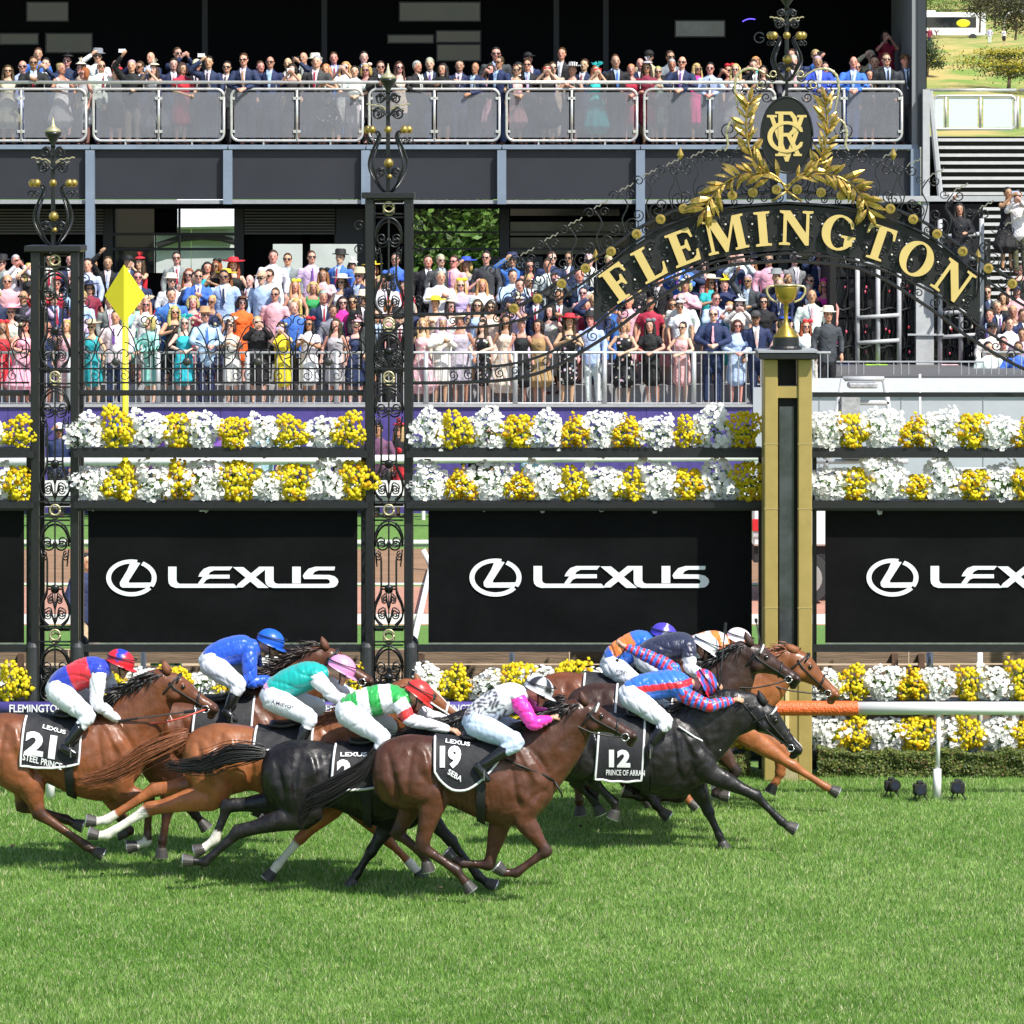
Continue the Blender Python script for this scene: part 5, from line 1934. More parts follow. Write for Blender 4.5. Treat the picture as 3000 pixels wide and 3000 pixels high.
G9 = 'racehorses galloping past the post'
HE = horse('racehorse', 'brown racehorse with cloth number nineteen, nearest to the camera', (1190, 2151), 39.2, (1697, 2083), (1870, 2163),
           {'nh': [(1272, 2318), (1238, 2474), (1338, 2543), (1366, 2580), (1388, 2612)], 'fh': [(1220, 2330), (1165, 2448), (1240, 2512), (1248, 2535), (1253, 2560)],
            'nf': [(1535, 2392), (1598, 2488), (1512, 2551), (1475, 2549), (1452, 2530)], 'ff': [(1468, 2410), (1432, 2540), (1352, 2536), (1325, 2520), (1305, 2502)]},
           'brown', tail=[(1097, 2212), (1068, 2250), (1010, 2290), (950, 2325), (905, 2350), (885, 2390), (878, 2420)], mane_col=(0.012, 0.009, 0.008), cloth=(85, 285, 92, 55, 58), neck_mid=(1632, 2168))
HD = horse('racehorse', 'black racehorse with cloth number two, half hidden behind the nearest horse', (862, 2166), 39.9, (1398, 2112), (1535, 2200),
           {'nh': [(905, 2372), (700, 2432), (603, 2519), (566, 2515), (535, 2513)], 'fh': [(870, 2350), (664, 2368), (626, 2466), (592, 2494), (566, 2502)],
            'nf': [(1232, 2360), (1322, 2458), (1402, 2560), (1428, 2580), (1458, 2594)], 'ff': [(1150, 2400), (1085, 2502), (1042, 2570), (1034, 2585), (1026, 2600)]},
           'black', sock={'fh': 0.25}, tail=[(772, 2205), (730, 2205), (670, 2212), (610, 2236), (545, 2243), (475, 2240)], cloth=(128, 300, 120, 125, 0))
HC_ = horse('racehorse', 'bright chestnut racehorse with white bridle and white hind sock', (632, 2118), 40.4, (1212, 2025), (1364, 2112),
            {'nh': [(632, 2320), (436, 2366), (318, 2438), (290, 2440), (258, 2432)], 'fh': [(615, 2300), (446, 2322), (310, 2408), (275, 2414), (245, 2410)],
             'nf': [(985, 2352), (880, 2452), (812, 2532), (800, 2548), (790, 2562)], 'ff': [(1030, 2360), (1138, 2470), (1205, 2540), (1225, 2562), (1243, 2588)]},
            'chestnut', sock={'nh': 0.95, 'nf': 0.85, 'ff': 0.2, 'fh': 0.2}, mane_col=(0.22, 0.075, 0.03), tail=[(545, 2158), (500, 2175), (430, 2205), (370, 2242), (300, 2275), (228, 2290)], cloth=(128, 300, 60, 60, 0), bridle='white', blaze=True)
HA = horse('racehorse', 'bay racehorse with cloth number twenty-one at the left edge', (2, 2088), 41.0, (474, 1992), (642, 2084),
           {'nh': [(92, 2292), (122, 2378), (258, 2472), (284, 2488), (318, 2502)], 'fh': [(60, 2280), (62, 2368), (190, 2408), (214, 2420), (240, 2428)],
            'nf': [(362, 2318), (440, 2330), (434, 2460), (402, 2472), (362, 2478)], 'ff': [(312, 2318), (352, 2402), (378, 2440), (366, 2446), (350, 2448)]},
           'lightbay', sock={'nf': 0.05}, mane_col=(0.012, 0.009, 0.008), cloth=(86, 262, 140, 138, 0), tail=[(-98, 2140), (-150, 2150), (-230, 2180), (-300, 2190)])
HB = horse('racehorse', 'bay racehorse under the rider in plain blue, behind the others', (440, 2042), 41.7, (938, 1920), (1098, 2004),
           {'nh': [(505, 2290), (494, 2368), (480, 2456), (477, 2480), (477, 2512)], 'fh': [(480, 2260), (520, 2345), (570, 2395), (588, 2415), (604, 2436)],
            'nf': [(800, 2290), (870, 2380), (800, 2420), (780, 2410), (760, 2395)], 'ff': [(790, 2280), (850, 2360), (780, 2400), (765, 2390), (750, 2380)]},
           'bay', mane='fly', mane_col=(0.03, 0.016, 0.011), cloth=(150, 330, 112, 112, 0), tail=[(343, 2090), (300, 2100), (240, 2120)])
HF = horse('racehorse', 'black racehorse with cloth number twelve stretching its near foreleg', (1684, 2086), 42.2, (2214, 2074), (2350, 2208),
           {'nh': [(1742, 2248), (1738, 2284), (1800, 2346), (1802, 2368), (1792, 2394)], 'fh': [(1720, 2250), (1690, 2300), (1742, 2352), (1750, 2370), (1756, 2384)],
            'nf': [(2082, 2262), (2212, 2326), (2288, 2402), (2306, 2414), (2336, 2428)], 'ff': [(2044, 2308), (2078, 2386), (2110, 2456), (2118, 2474), (2126, 2494)]},
           'black', cloth=(82, 224, 186, 186, 0), neck_mid=(2120, 2098), blaze='snip', tail=[(1592, 2150), (1560, 2180), (1520, 2230), (1500, 2300)])
HG = horse('racehorse', 'dark brown racehorse between the black leader and the chestnut, head up', (1745, 2000), 43.1, (2180, 1908), (2347, 1996),
           {'nh': [(1800, 2225), (1880, 2300), (1920, 2352), (1938, 2372), (1962, 2390)], 'fh': [(1780, 2215), (1850, 2310), (1880, 2330), (1890, 2345), (1905, 2360)],
            'nf': [(2052, 2248), (1990, 2332), (1872, 2330), (1846, 2322), (1818, 2310)], 'ff': [(2110, 2200), (2158, 2266), (2096, 2330), (2112, 2336), (2134, 2338)]},
           'darkbrown', mane_col=(0.010, 0.008, 0.008), cloth=(72, 250, 100, 100, 0), tail=[(1655, 2060), (1610, 2080), (1560, 2110)])
HH = horse('racehorse', 'reddish bay racehorse whose rump shows above the front horse\'s head', (1640, 1968), 44.0, (2010, 1930), (2145, 1990),
           {'nh': [(1690, 2180), (1692, 2282), (1696, 2340), (1697, 2358), (1699, 2376)], 'fh': [(1670, 2170), (1660, 2260), (1720, 2310), (1735, 2320), (1750, 2330)],
            'nf': [(1960, 2200), (2010, 2280), (1950, 2320), (1935, 2312), (1920, 2300)], 'ff': [(1950, 2190), (2000, 2265), (1945, 2310), (1930, 2300), (1915, 2290)]},
           'red', cloth=(85, 255, 90, 90, 0), tail=[(1552, 2040), (1510, 2060), (1460, 2090)])
HI = horse('racehorse', 'leading chestnut racehorse with flying mane nearest the inside rail', (1800, 1990), 44.9, (2312, 1922), (2460, 2045),
           {'nh': [(1860, 2190), (1990, 2300), (2010, 2330), (2022, 2345), (2036, 2356)], 'fh': [(1840, 2180), (1960, 2280), (1990, 2310), (2000, 2320), (2010, 2330)],
            'nf': [(2216, 2170), (2322, 2240), (2418, 2301), (2432, 2308), (2452, 2318)], 'ff': [(2296, 2205), (2286, 2272), (2276, 2294), (2268, 2306), (2258, 2326)]},
           'chestnut', mane='fly', mane_col=(0.30, 0.10, 0.035), cloth=(80, 250, 90, 90, 0), neck_mid=(2220, 2015), ear=(-0.9, 0.35), tail=[(1710, 2050), (1670, 2070)])

cloth_text(HA, '21', 80, 2196, 68, 92, 10, 0.012)
cloth_text(HA, 'STEEL PRINCE', 76, 2214, 20, 118, 14, 0.006, 'horse_name')
cloth_text(HA, 'LEXUS', 132, 2124, 11, 70, 14, 0.006, 'sponsor_print')
cloth_text(HE, '19', 1290, 2238, 62, 62, 0, 0.014)
cloth_text(HE, 'LEXUS', 1306, 2168, 10, 72, 8, 0.006, 'sponsor_print')
cloth_text(HE, 'SEBA', 1312, 2254, 18, 46, 30, 0.006, 'horse_name')
cloth_text(HD, '2', 990, 2280, 66, 44, 0, 0.014)
cloth_text(HD, 'LEXUS', 1000, 2206, 11, 78, 0, 0.006, 'sponsor_print')
cloth_text(HF, '12', 1782, 2236, 52, 62, 0, 0.014)
cloth_text(HF, 'PRINCE OF ARRAN', 1774, 2260, 17, 112, 0, 0.005, 'horse_name')
cloth_text(HB, 'LEXUS', 585, 2024, 12, 78, 8, 0.006, 'sponsor_print')
strap(HE, [(1480, 2215), (1530, 2235), (1590, 2262), (1622, 2282)])
strap(HE, [(1622, 2282), (1640, 2310), (1648, 2330)], 0.010, name='martingale')
strap(HF, [(1985, 2120), (2030, 2150), (2080, 2180), (2110, 2195)], 0.009, mat('border_white', (0.75, 0.75, 0.75), 0.6))
# ------------------------------------------------------------------ jockeys
m_skin = mat('skin', (0.55, 0.30, 0.20), 0.5, noise=0.12, nscale=12)
m_breech = mat('breeches', (0.74, 0.75, 0.80), 0.5, noise=0.05, nscale=10, bump=0.5, bscale=14, stretch=(1.5, 1, 0.6))
m_breech_b = mat('breeches_blue', (0.52, 0.62, 0.80), 0.5, noise=0.08, nscale=10, bump=0.9, bscale=13)
m_boot = mat('boot_leather', (0.010, 0.010, 0.011), 0.22, noise=0.2, nscale=14, coat=0.3)
m_silk = mat('silk', (0.5, 0.5, 0.5), 0.36, attr='silk', bump=0.6, bscale=16, sheen=0.2, spec=0.6, stretch=(1.6, 0.8, 0.6))
m_cap = mat('cap_silk', (0.5, 0.5, 0.5), 0.30, attr='silk', bump=0.25, bscale=16, spec=0.5)


def fold(me, amp, seed, freq=14):
    """press soft cloth folds into a skin"""
    co = vcoords(me)
    n = len(co)
    nr = np.empty(n * 3, np.float32)
    me.vertices.foreach_get('normal', nr)
    nr = nr.reshape(-1, 3)
    x, y, z = co.T
    ph = freq * (0.95 * x + 0.35 * z) + 2.6 * np.sin(4.5 * z + 3 * x + seed) + 1.6 * np.sin(6 * y + seed)
    ph2 = freq * 0.6 * (0.3 * x - z) + 2.2 * np.sin(6 * x + seed * 2) + 1.2 * np.sin(7 * y)
    md = 0.55 + 0.45 * np.sin(11 * x + 7 * z + 2 * seed) * np.sin(9 * z - 8 * y + seed)
    w = 0.45 - md * np.exp(-(np.sin(ph) / 0.30) ** 2) * (0.6 + 0.4 * np.sin(5 * z + seed)) - 0.5 * np.exp(-(np.sin(ph2) / 0.28) ** 2)
    set_coords(me, co + nr * (amp * w)[:, None])


def jockey(name, label, h, J, torso, sleeve, cap, breeches='w', reinm=None, far_leg=True):
    Y = h.Y
    s = Y / FPX
    W = h.W
    root = empty(name, W(J['hip'][0], J['hip'][1]), label, 'person', 'jockeys riding the racehorses')
    o0 = np.array(wloc(root))
    hip, sh, nk, hd = (W(*J[k]) for k in ('hip', 'sh', 'neck', 'head'))
    ax = (sh - hip)
    Lt = ax.length
    ax.normalize()
    upv = Vector((-ax.z, 0, ax.x))
    if upv.z < 0:
        upv = -upv
    lat = lambda p, d: p + Vector((0, d, 0))
    ns, fs = lat(sh, -0.165), lat(sh, 0.165)
    if 'fsh' in J:
        fs = W(*J['fsh'], 0.165)
    if 'nsh' in J:
        ns = W(*J['nsh'], -0.165)
    ne, nh = W(*J['ne'], J.get('nel', -0.22)), W(*J['nh'], J.get('nhl', -0.12))
    fe, fh = W(*J['fe'], 0.22), W(*J['fh'], J.get('fhl', 0.08))
    nk_, na, nt = W(*J['nk'], -0.31), W(*J['na'], -0.335), W(*J['nt'], -0.35)
    dxk, dyk = J.get('fko', (14, -10))
    fk_, fa, ft = W(J['nk'][0] + dxk, J['nk'][1] + dyk, 0.31), W(J['na'][0] + dxk, J['na'][1] + dyk, 0.335), W(J['nt'][0] + dxk, J['nt'][1] + dyk, 0.35)
    nhp, fhp = lat(hip, -0.10), lat(hip, 0.10)
    fa_ = math.radians(J.get('face', -20))
    f = Vector((math.cos(fa_), 0, math.sin(fa_)))
    u = Vector((-f.z, 0, f.x))
    lt = Vector((0, 1, 0))
    mid = hip + ax * Lt * 0.45 + upv * 0.035

    # --- the body underneath: one skin from head to hands and legs
    mb = MB()
    limb(mb, [(hip, .095, .12), (mid, .09, .13), (sh, .085, .15), (lerp(sh, nk, .6), .055, .07), (nk, .05, .052), (lerp(nk, hd, .7), .055, .055)], 14)
    mb.ball(hd - u * 0.012, 0.09, 14, 10, (1, 0.82, 1.08))
    mb.ball(hd + f * 0.045 - u * 0.055, 0.055, 10, 8, (1, 0.95, 0.95))
    mb.ball(hd + f * 0.1 - u * 0.035, 0.018, 8, 6, (1.1, 0.8, 1.3))
    mb.ball(hd + f * 0.082 - u * 0.085, 0.022, 8, 6, (1, 1.2, 0.8))
    mb.ball(hd + f * 0.075 - u * 0.115, 0.024, 8, 6)
    for sg in (-1, 1):
        mb.ball(hd - f * 0.012 - u * 0.035 + lt * 0.074 * sg, 0.026, 8, 6, (0.7, 0.45, 1.1))
    for S_, E_, H_ in ((ns, ne, nh), (fs, fe, fh)):
        limb(mb, [(S_, .04, .04), (lerp(S_, E_, .5), .038, .038), (E_, .034, .034), (lerp(E_, H_, .5), .032, .032), (H_, .026, .026)], 10)
        d = (H_ - E_).normalized()
        side = d.cross(lt).normalized()
        pal = H_ + d * 0.045
        limb(mb, [(H_, .026, .026), (pal, .03, .038), (pal + d * 0.03, .028, .04)], 10, 2)
        for q in range(4):       # four curled fingers and a thumb closing on the reins
            b = pal + d * 0.035 + lt * (-0.03 + 0.02 * q)
            ln = (0.03, 0.036, 0.034, 0.026)[q]
            limb(mb, [(b, .0105, .0105), (b + d * ln - side * 0.006, .0095, .0095), (b + d * ln * 0.75 + (side * -0.035), .009, .009), (b + d * 0.0 + side * -0.04, .008, .008)], 7, 2)
        tb = pal - d * 0.01 - lt * 0.036
        limb(mb, [(tb, .012, .012), (tb + d * 0.03 - lt * 0.012 - side * 0.014, .011, .011), (tb + d * 0.05 - side * 0.032, .009, .009)], 7, 2)
    for H_, K_, A_ in ((nhp, nk_, na), (fhp, fk_, fa)):
        limb(mb, [(H_, .075, .075), (lerp(H_, K_, .5), .07, .065), (K_, .05, .048), (lerp(K_, A_, .4), .046, .042), (A_, .034, .034)], 10)
    me = remesh(mb, 0.0115, 1, 0.45)
    set_coords(me, vcoords(me) - o0)
    me.materials.append(m_skin)
    link_mesh('body', me, root)

    # --- silks: jacket and two sleeves
    mb = MB()
    limb(mb, [(hip + ax * 0.02, .128, .15), (lerp(hip, mid, .55) + upv * 0.01, .138, .165), (mid, .142, .18), (lerp(mid, sh, .6) + upv * 0.012, .142, .20), (sh, .122, .19), (lerp(sh, nk, .62), .075, .09)], 18)
    limb(mb, [(hip + ax * 0.16 - upv * 0.06, .055, .10), (mid - upv * 0.07, .075, .12), (sh - upv * 0.04, .06, .10)], 12)
    for S_ in (ns, fs):
        mb.ball(lerp(S_, sh, .15), 0.082, 10, 8)
    me = remesh(mb, 0.0115, 3, 0.5)
    fold(me, 0.02, J['hip'][0] * 0.01, 36)
    co = vcoords(me)
    rel = co - np.array(hip)
    t = (rel @ np.array(ax)) / Lt
    v = (rel @ np.array(upv)) / 0.14
    w = co[:, 1] - Y
    point_color(me, 'silk', np.array([torso(a, b, c) for a, b, c in zip(t, v, w)]))
    set_coords(me, co - o0)
    me.materials.append(m_silk)
    link_mesh('silk_jacket', me, root)
    for S_, E_, H_ in ((ns, ne, nh), (fs, fe, fh)):
        mb = MB()
        limb(mb, [(lerp(S_, sh, .2), .078, .078), (lerp(S_, E_, .3), .078, .076), (lerp(S_, E_, .7), .068, .066), (E_, .063, .06), (lerp(E_, H_, .4), .057, .055), (lerp(E_, H_, .85), .042, .04), (lerp(E_, H_, .95), .034, .034)], 14)
        me = remesh(mb, 0.0115, 2, 0.5)
        fold(me, 0.015, E_.x * 3, 46)
        co = vcoords(me)
        A_, B_ = np.array(S_), np.array(E_)
        t1 = (co - A_) @ (B_ - A_) / ((B_ - A_) @ (B_ - A_))
        C_ = np.array(H_)
        t2 = (co - B_) @ (C_ - B_) / ((C_ - B_) @ (C_ - B_))
        d1 = np.linalg.norm(co - (A_ + np.clip(t1, 0, 1)[:, None] * (B_ - A_)), axis=1)
        d2 = np.linalg.norm(co - (B_ + np.clip(t2, 0, 1)[:, None] * (C_ - B_)), axis=1)
        tt = np.where(d1 < d2, np.clip(t1, 0, 1), 1 + np.clip(t2, 0, 1))
        vv = (co @ np.array(upv))
        point_color(me, 'silk', np.array([sleeve(a, b) for a, b in zip(tt, vv)]))
        set_coords(me, co - o0)
        me.materials.append(m_silk)
        link_mesh('sleeve', me, root)

    # --- breeches, boots
    mb = MB()
    limb(mb, [(hip - ax * 0.05, .10, .13), (hip + ax * 0.02, .128, .155), (hip + ax * 0.12, .115, .14)], 16)
    for H_, K_, A_ in ((nhp, nk_, na), (fhp, fk_, fa)):
        limb(mb, [(H_, .125, .105), (lerp(H_, K_, .35), .118, .10), (lerp(H_, K_, .75), .094, .085), (K_, .077, .07), (lerp(K_, A_, .3), .062, .06), (lerp(K_, A_, .42), .055, .055)], 14)
    me = remesh(mb, 0.0115, 3, 0.5)
    fold(me, 0.011, J['hip'][1] * 0.01, 30)
    set_coords(me, vcoords(me) - o0)
    me.materials.append(m_breech_b if breeches == 'b' else m_breech)
    link_mesh('breeches', me, root)
    for K_, A_, T_ in ((nk_, na, nt), (fk_, fa, ft)):
        mb = MB()
        limb(mb, [(lerp(K_, A_, .30), .060, .058), (lerp(K_, A_, .55), .062, .058), (A_, .048, .045)], 12)
        hl = A_ + (A_ - K_).normalized() * 0.05
        dd = (T_ - hl)
        limb(mb, [(hl - dd.normalized() * 0.03, .042, .036), (lerp(hl, T_, .4), .044, .042), (T_, .028, .036)], 12)
        me = remesh(mb, 0.0115, 2, 0.5)
        set_coords(me, vcoords(me) - o0)
        me.materials.append(m_boot)
        bo = link_mesh('boot', me, root)
        # stirrup iron
        mb = MB()
        c = lerp(hl, T_, .55)
        mb.tube([c + Vector((0.0, 0.045, 0.05)), c + Vector((0, 0.05, -0.045)), c + Vector((0, -0.05, -0.045)), c + Vector((0, -0.045, 0.05))], 0.007, 6)
        mb.build('stirrup', mat('stirrup_steel', (0.35, 0.35, 0.36), 0.3, 0.9), bo)

    # --- cap over the helmet, with peak, chin strap and goggles
    mb = MB()
    hc = hd + u * 0.022 - f * 0.006
    nu_, nv_ = 28, 9
    V = [hc + u * 0.112]
    for i in range(1, nv_ + 1):
        ph = math.pi / 2 - (math.pi / 2 + 0.30) * i / nv_
        for j in range(nu_):
            a = 2 * math.pi * j / nu_
            V.append(hc + f * (0.146 * math.cos(ph) * math.cos(a)) + lt * (0.118 * math.cos(ph) * math.sin(a)) + u * (0.122 * math.sin(ph)))
    F = [(0, 1 + j, 1 + (j + 1) % nu_) for j in range(nu_)]
    for i in range(nv_ - 1):
        for j in range(nu_):
            F.append((1 + i * nu_ + j, 1 + (i + 1) * nu_ + j, 1 + (i + 1) * nu_ + (j + 1) % nu_, 1 + i * nu_ + (j + 1) % nu_))
    F.append(tuple(1 + (nv_ - 1) * nu_ + j for j in range(nu_)))
    mb.add(V, F)
    me = mb.mesh('cap', smooth=True)
    co = vcoords(me)
    rel = co - np.array(hc)
    point_color(me, 'silk', np.array([cap(float(r @ np.array(f)) / .136, float(r[1]) / .11, float(r @ np.array(u)) / .114) for r in rel]))
    set_coords(me, co - o0)
    me.materials.append(m_cap)
    cp = link_mesh('cap', me, root)
    mb = MB()
    V = []
    for i in range(9):
        a = math.radians(-62 + 124 * i / 8)
        r1, r2 = 1.0, 1.0 + 0.38 * math.cos(a) ** 0.7
        for rr, zz in ((r1, -0.022), (r2, -0.036), (r2, -0.042), (r1, -0.034)):
            V.append(hc + f * (0.144 * rr * math.cos(a)) + lt * (0.116 * rr * math.sin(a)) + u * zz)
    F = []
    for i in range(8):
        for j in range(4):
            F.append((i * 4 + j, (i + 1) * 4 + j, (i + 1) * 4 + (j + 1) % 4, i * 4 + (j + 1) % 4))
    mb.add(V, F)
    me = mb.mesh('peak', o0, smooth=True)
    point_color(me, 'silk', np.tile(np.array(cap(1.0, 0.0, -0.2)), (len(V), 1)))
    me.materials.append(m_cap)
    link_mesh('peak', me, cp)
    m_strap = mat('strap_black', (0.012, 0.012, 0.013), 0.5)
    mb = MB()
    mb.tube([hc + f * (0.152 * math.cos(a)) * 0.99 + lt * (0.124 * math.sin(a)) + u * (0.045 + 0.03 * math.cos(a)) for a in np.linspace(0, 2 * math.pi, 25)], 0.006, 5)
    mb.build('goggle_strap', m_strap, root)
    mb = MB()
    mb.tube([hd + f * 0.085 * math.cos(a) + lt * 0.088 * math.sin(a) - u * (0.022) for a in np.linspace(-1.35, 1.35, 11)], [0.008] + [0.024] * 9 + [0.008], 8, flat=0.5)
    mb.build('goggles', mat('goggle_lens', (0.02, 0.02, 0.022), 0.12, coat=0.6), root, smooth=True)
    mb = MB()
    mb.tube([hd + u * 0.0 - lt * 0.094 - f * 0.01, hd - u * 0.07 - lt * 0.075 + f * 0.03, hd - u * 0.135 + f * 0.05, hd - u * 0.07 + lt * 0.075 + f * 0.03], 0.0065, 5)
    mb.build('chin_strap', m_strap, root)
    reins(h, nh + (nh - ne).normalized() * 0.07, reinm)
    return root


def C3(c):
    return np.array(c, float)


BL, RD, WH = (0.02, 0.045, 0.42), (0.62, 0.02, 0.035), (0.76, 0.76, 0.8)
RB_ = (0.03, 0.16, 0.62)
solid = lambda c: (lambda *a: c)
jA = jockey('jockey', 'jockey in blue and red silks with white sleeves on number twenty-one', HA,
            dict(hip=(166, 2018), sh=(292, 1962), neck=(326, 1952), head=(352, 1944), ne=(290, 2052), nh=(352, 2108), fe=(330, 2044), fh=(368, 2066), nk=(268, 2086), na=(208, 2168), nt=(236, 2196), face=-22),
            lambda t, v, w: BL if t < .40 or t > .86 else RD, solid(WH), lambda f, l, u: BL if abs(f + 0.15) < .34 * (u + .2) and u > .1 else RD, reinm=mat('rein_red', (0.55, 0.08, 0.05), 0.5))
jB = jockey('jockey', 'jockey in all royal blue silks and cap riding behind the field', HB,
            dict(hip=(614, 1938), sh=(732, 1902), neck=(764, 1890), head=(792, 1884), ne=(738, 1992), nh=(795, 1986), fe=(755, 1985), fh=(806, 1980), nk=(706, 1996), na=(676, 2062), nt=(700, 2100), face=-24),
            solid((0.015, 0.09, 0.58)), solid((0.015, 0.09, 0.58)), solid((0.015, 0.11, 0.60)))
jC = jockey('jockey', 'jockey in teal silks with white sleeves and pink cap', HC_,
            dict(hip=(794, 2040), sh=(924, 1976), neck=(966, 1968), head=(1000, 1962), ne=(982, 2032), nh=(1062, 2070), fe=(1000, 2030), fh=(1075, 2066), nk=(914, 2092), na=(884, 2165), nt=(912, 2200), face=-30),
            lambda t, v, w: (0.72, 0.33, 0.56) if t < .06 or (v < -.75 and t < .5) else (0.0, 0.36, 0.33), solid(WH), solid((0.78, 0.30, 0.56)))
jD = jockey('jockey', 'jockey in green and white hooped silks with red cap', HD,
            dict(hip=(1014, 2082), sh=(1168, 2048), neck=(1204, 2040), head=(1226, 2036), ne=(1202, 2100), nh=(1318, 2133), fe=(1225, 2092), fh=(1325, 2120), nk=(1126, 2150), na=(1098, 2232), nt=(1126, 2262), face=-38),
            lambda t, v, w: (0.02, 0.34, 0.06) if (t < .26 or .47 < t < .68 or t > .9) else WH, lambda t, v: (0.62, 0.03, 0.03) if .55 < t < .95 else WH, solid((0.68, 0.04, 0.035)))


def camo(t, v, w):
    q = math.sin(t * 31 + 2 * math.sin(v * 7)) * math.sin(v * 10 + w * 34 + 2 * math.sin(t * 17))
    return (0.74, 0.72, 0.78) if t > .72 else ((0.06, 0.06, 0.07) if q > .3 else ((0.42, 0.41, 0.46) if q > -.1 else (0.74, 0.74, 0.78)))


jE = jockey('jockey', 'jockey in black and white patterned silks with bright pink sleeves', HE,
            dict(hip=(1388, 2116), sh=(1512, 2038), neck=(1546, 2028), head=(1578, 2024), ne=(1562, 2112), nh=(1612, 2100), fe=(1580, 2100), fh=(1622, 2095), nk=(1516, 2162), na=(1416, 2226), nt=(1432, 2272), face=-26),
            camo, solid((0.85, 0.03, 0.38)), lambda f, l, u: (0.03, 0.03, 0.035) if math.sin(math.atan2(l, f + .01) * 5) > .1 and u > -.05 else (0.62, 0.62, 0.66), 'b')


def f_tor(t, v, w):
    return RD if .15 < v + 0.25 * t < .62 or v + .25 * t < -.85 else RB_


jF = jockey('jockey', 'jockey in blue and red striped silks bent low on number twelve', HF,
            dict(hip=(1842, 2034), sh=(1996, 2004), neck=(2030, 2002), head=(2060, 2004), nsh=(2002, 2032), fsh=(1968, 1962), ne=(2074, 2060), nh=(2146, 2048), fe=(1900, 1930), fh=(1836, 1904), fhl=0.25, nk=(1948, 2104), na=(1908, 2164), nt=(1902, 2206), face=-62),
            f_tor, lambda t, v: RD if (t * 4.2) % 1 < .45 else RB_, lambda f, l, u: RD if math.sin((u + .3 * f) * 11) > 0 else RB_)
jG = jockey('jockey', 'jockey in navy silks and plain white cap between two others', HG,
            dict(hip=(1886, 1926), sh=(2014, 1892), neck=(2044, 1892), head=(2066, 1896), ne=(2020, 1952), nh=(2094, 1998), fe=(2040, 1950), fh=(2100, 1985), nk=(1968, 1990), na=(1930, 2050), nt=(1950, 2085), face=-34),
            solid((0.018, 0.022, 0.055)), lambda t, v: (0.018, 0.022, 0.055) if t < .5 else WH, solid((0.76, 0.76, 0.77)))
jH = jockey('jockey', 'jockey in blue silks with orange yoke and violet cap', HH,
            dict(hip=(1788, 1946), sh=(1890, 1880), neck=(1920, 1872), head=(1944, 1864), ne=(1900, 1950), nh=(1960, 1970), fe=(1910, 1945), fh=(1965, 1965), nk=(1862, 1990), na=(1820, 2060), nt=(1845, 2090), face=-20),
            lambda t, v, w: (0.80, 0.20, 0.03) if v > .35 and .2 < t < .8 else (0.02, 0.14, 0.62), solid((0.02, 0.14, 0.62)), lambda f, l, u: (0.7, 0.7, 0.75) if abs(f) < .06 else (0.07, 0.05, 0.45))
jI = jockey('jockey', 'jockey in orange and white silks on the leading chestnut', HI,
            dict(hip=(1990, 1930), sh=(2110, 1884), neck=(2142, 1880), head=(2164, 1878), ne=(2130, 1950), nh=(2180, 1975), fe=(2140, 1945), fh=(2190, 1970), nk=(2070, 1990), na=(2030, 2050), nt=(2050, 2080), face=-25),
            lambda t, v, w: (0.85, 0.20, 0.03) if (t * 3.4) % 1 < .6 else WH, lambda t, v: (0.85, 0.20, 0.03) if (t * 2) % 1 < .5 else WH, lambda f, l, u: (0.85, 0.25, 0.06) if f > .35 and u < .6 else (0.80, 0.72, 0.76))


def whip(p0, p1, Y0, Y1, label):
    a, b = P(*p0, Y0), P(*p1, Y1)
    root = empty('riding_whip', a, label, 'whip', 'riding whips held by jockeys')
    MB().tube([a, lerp(a, b, .25)], 0.011, 6).build('grip', mat('strap_black', (0.012, 0.012, 0.013), 0.5), root)
    MB().tube([lerp(a, b, .25), lerp(a, b, .85)], 0.008, 6).build('shaft', mat('whip_shaft', (0.05, 0.05, 0.055), 0.4), root)
    MB().tube([lerp(a, b, .85), b], 0.017, 6, flat=0.5).build('flap', mat('strap_black', (0.012, 0.012, 0.013), 0.5), root)


whip((348, 2112), (572, 2082), 40.84, 40.84, 'black riding whip held level by jockey of number twenty-one')
whip((2108, 2010), (2126, 1824), 42.95, 42.95, 'upright black riding whip held by the navy jockey in white cap')
whip((1832, 1900), (1806, 1938), 42.45, 42.45, 'short whip end in the raised hand of the striped jockey')
whip((2228, 1890), (2214, 1812), 44.85, 44.85, 'thin upright whip behind the dark brown horse head')


def breech_text(root, s, x, y, hpx, wpx, Y, ang):
    me = text_mesh(s, 1.0, 0.0, 0.02)
    co = vcoords(me)
    sx, sy = wpx / (co[:, 0].max() - co[:, 0].min()), hpx / (co[:, 1].max() - co[:, 1].min())
    ca, sa = math.cos(math.radians(ang)), math.sin(math.radians(ang))
    out = []
    for c in co:
        u, v = c[0] * sx, c[1] * sy
        out.append(P(x + u * ca + v * sa, y + u * sa - v * ca, Y))
    set_coords(me, np.array([tuple(q) for q in out]) - np.array(wloc(root)))
    link_mesh('name_print', me, root, m=mat('ink', (0.03, 0.03, 0.06), 0.6))


breech_text(jC, 'A.McEVOY', 794, 2060, 11, 70, 40.4 - 0.315, 16)
breech_text(jH, 'JORDAN', 1804, 1968, 11, 54, 44.0 - 0.315, 12)
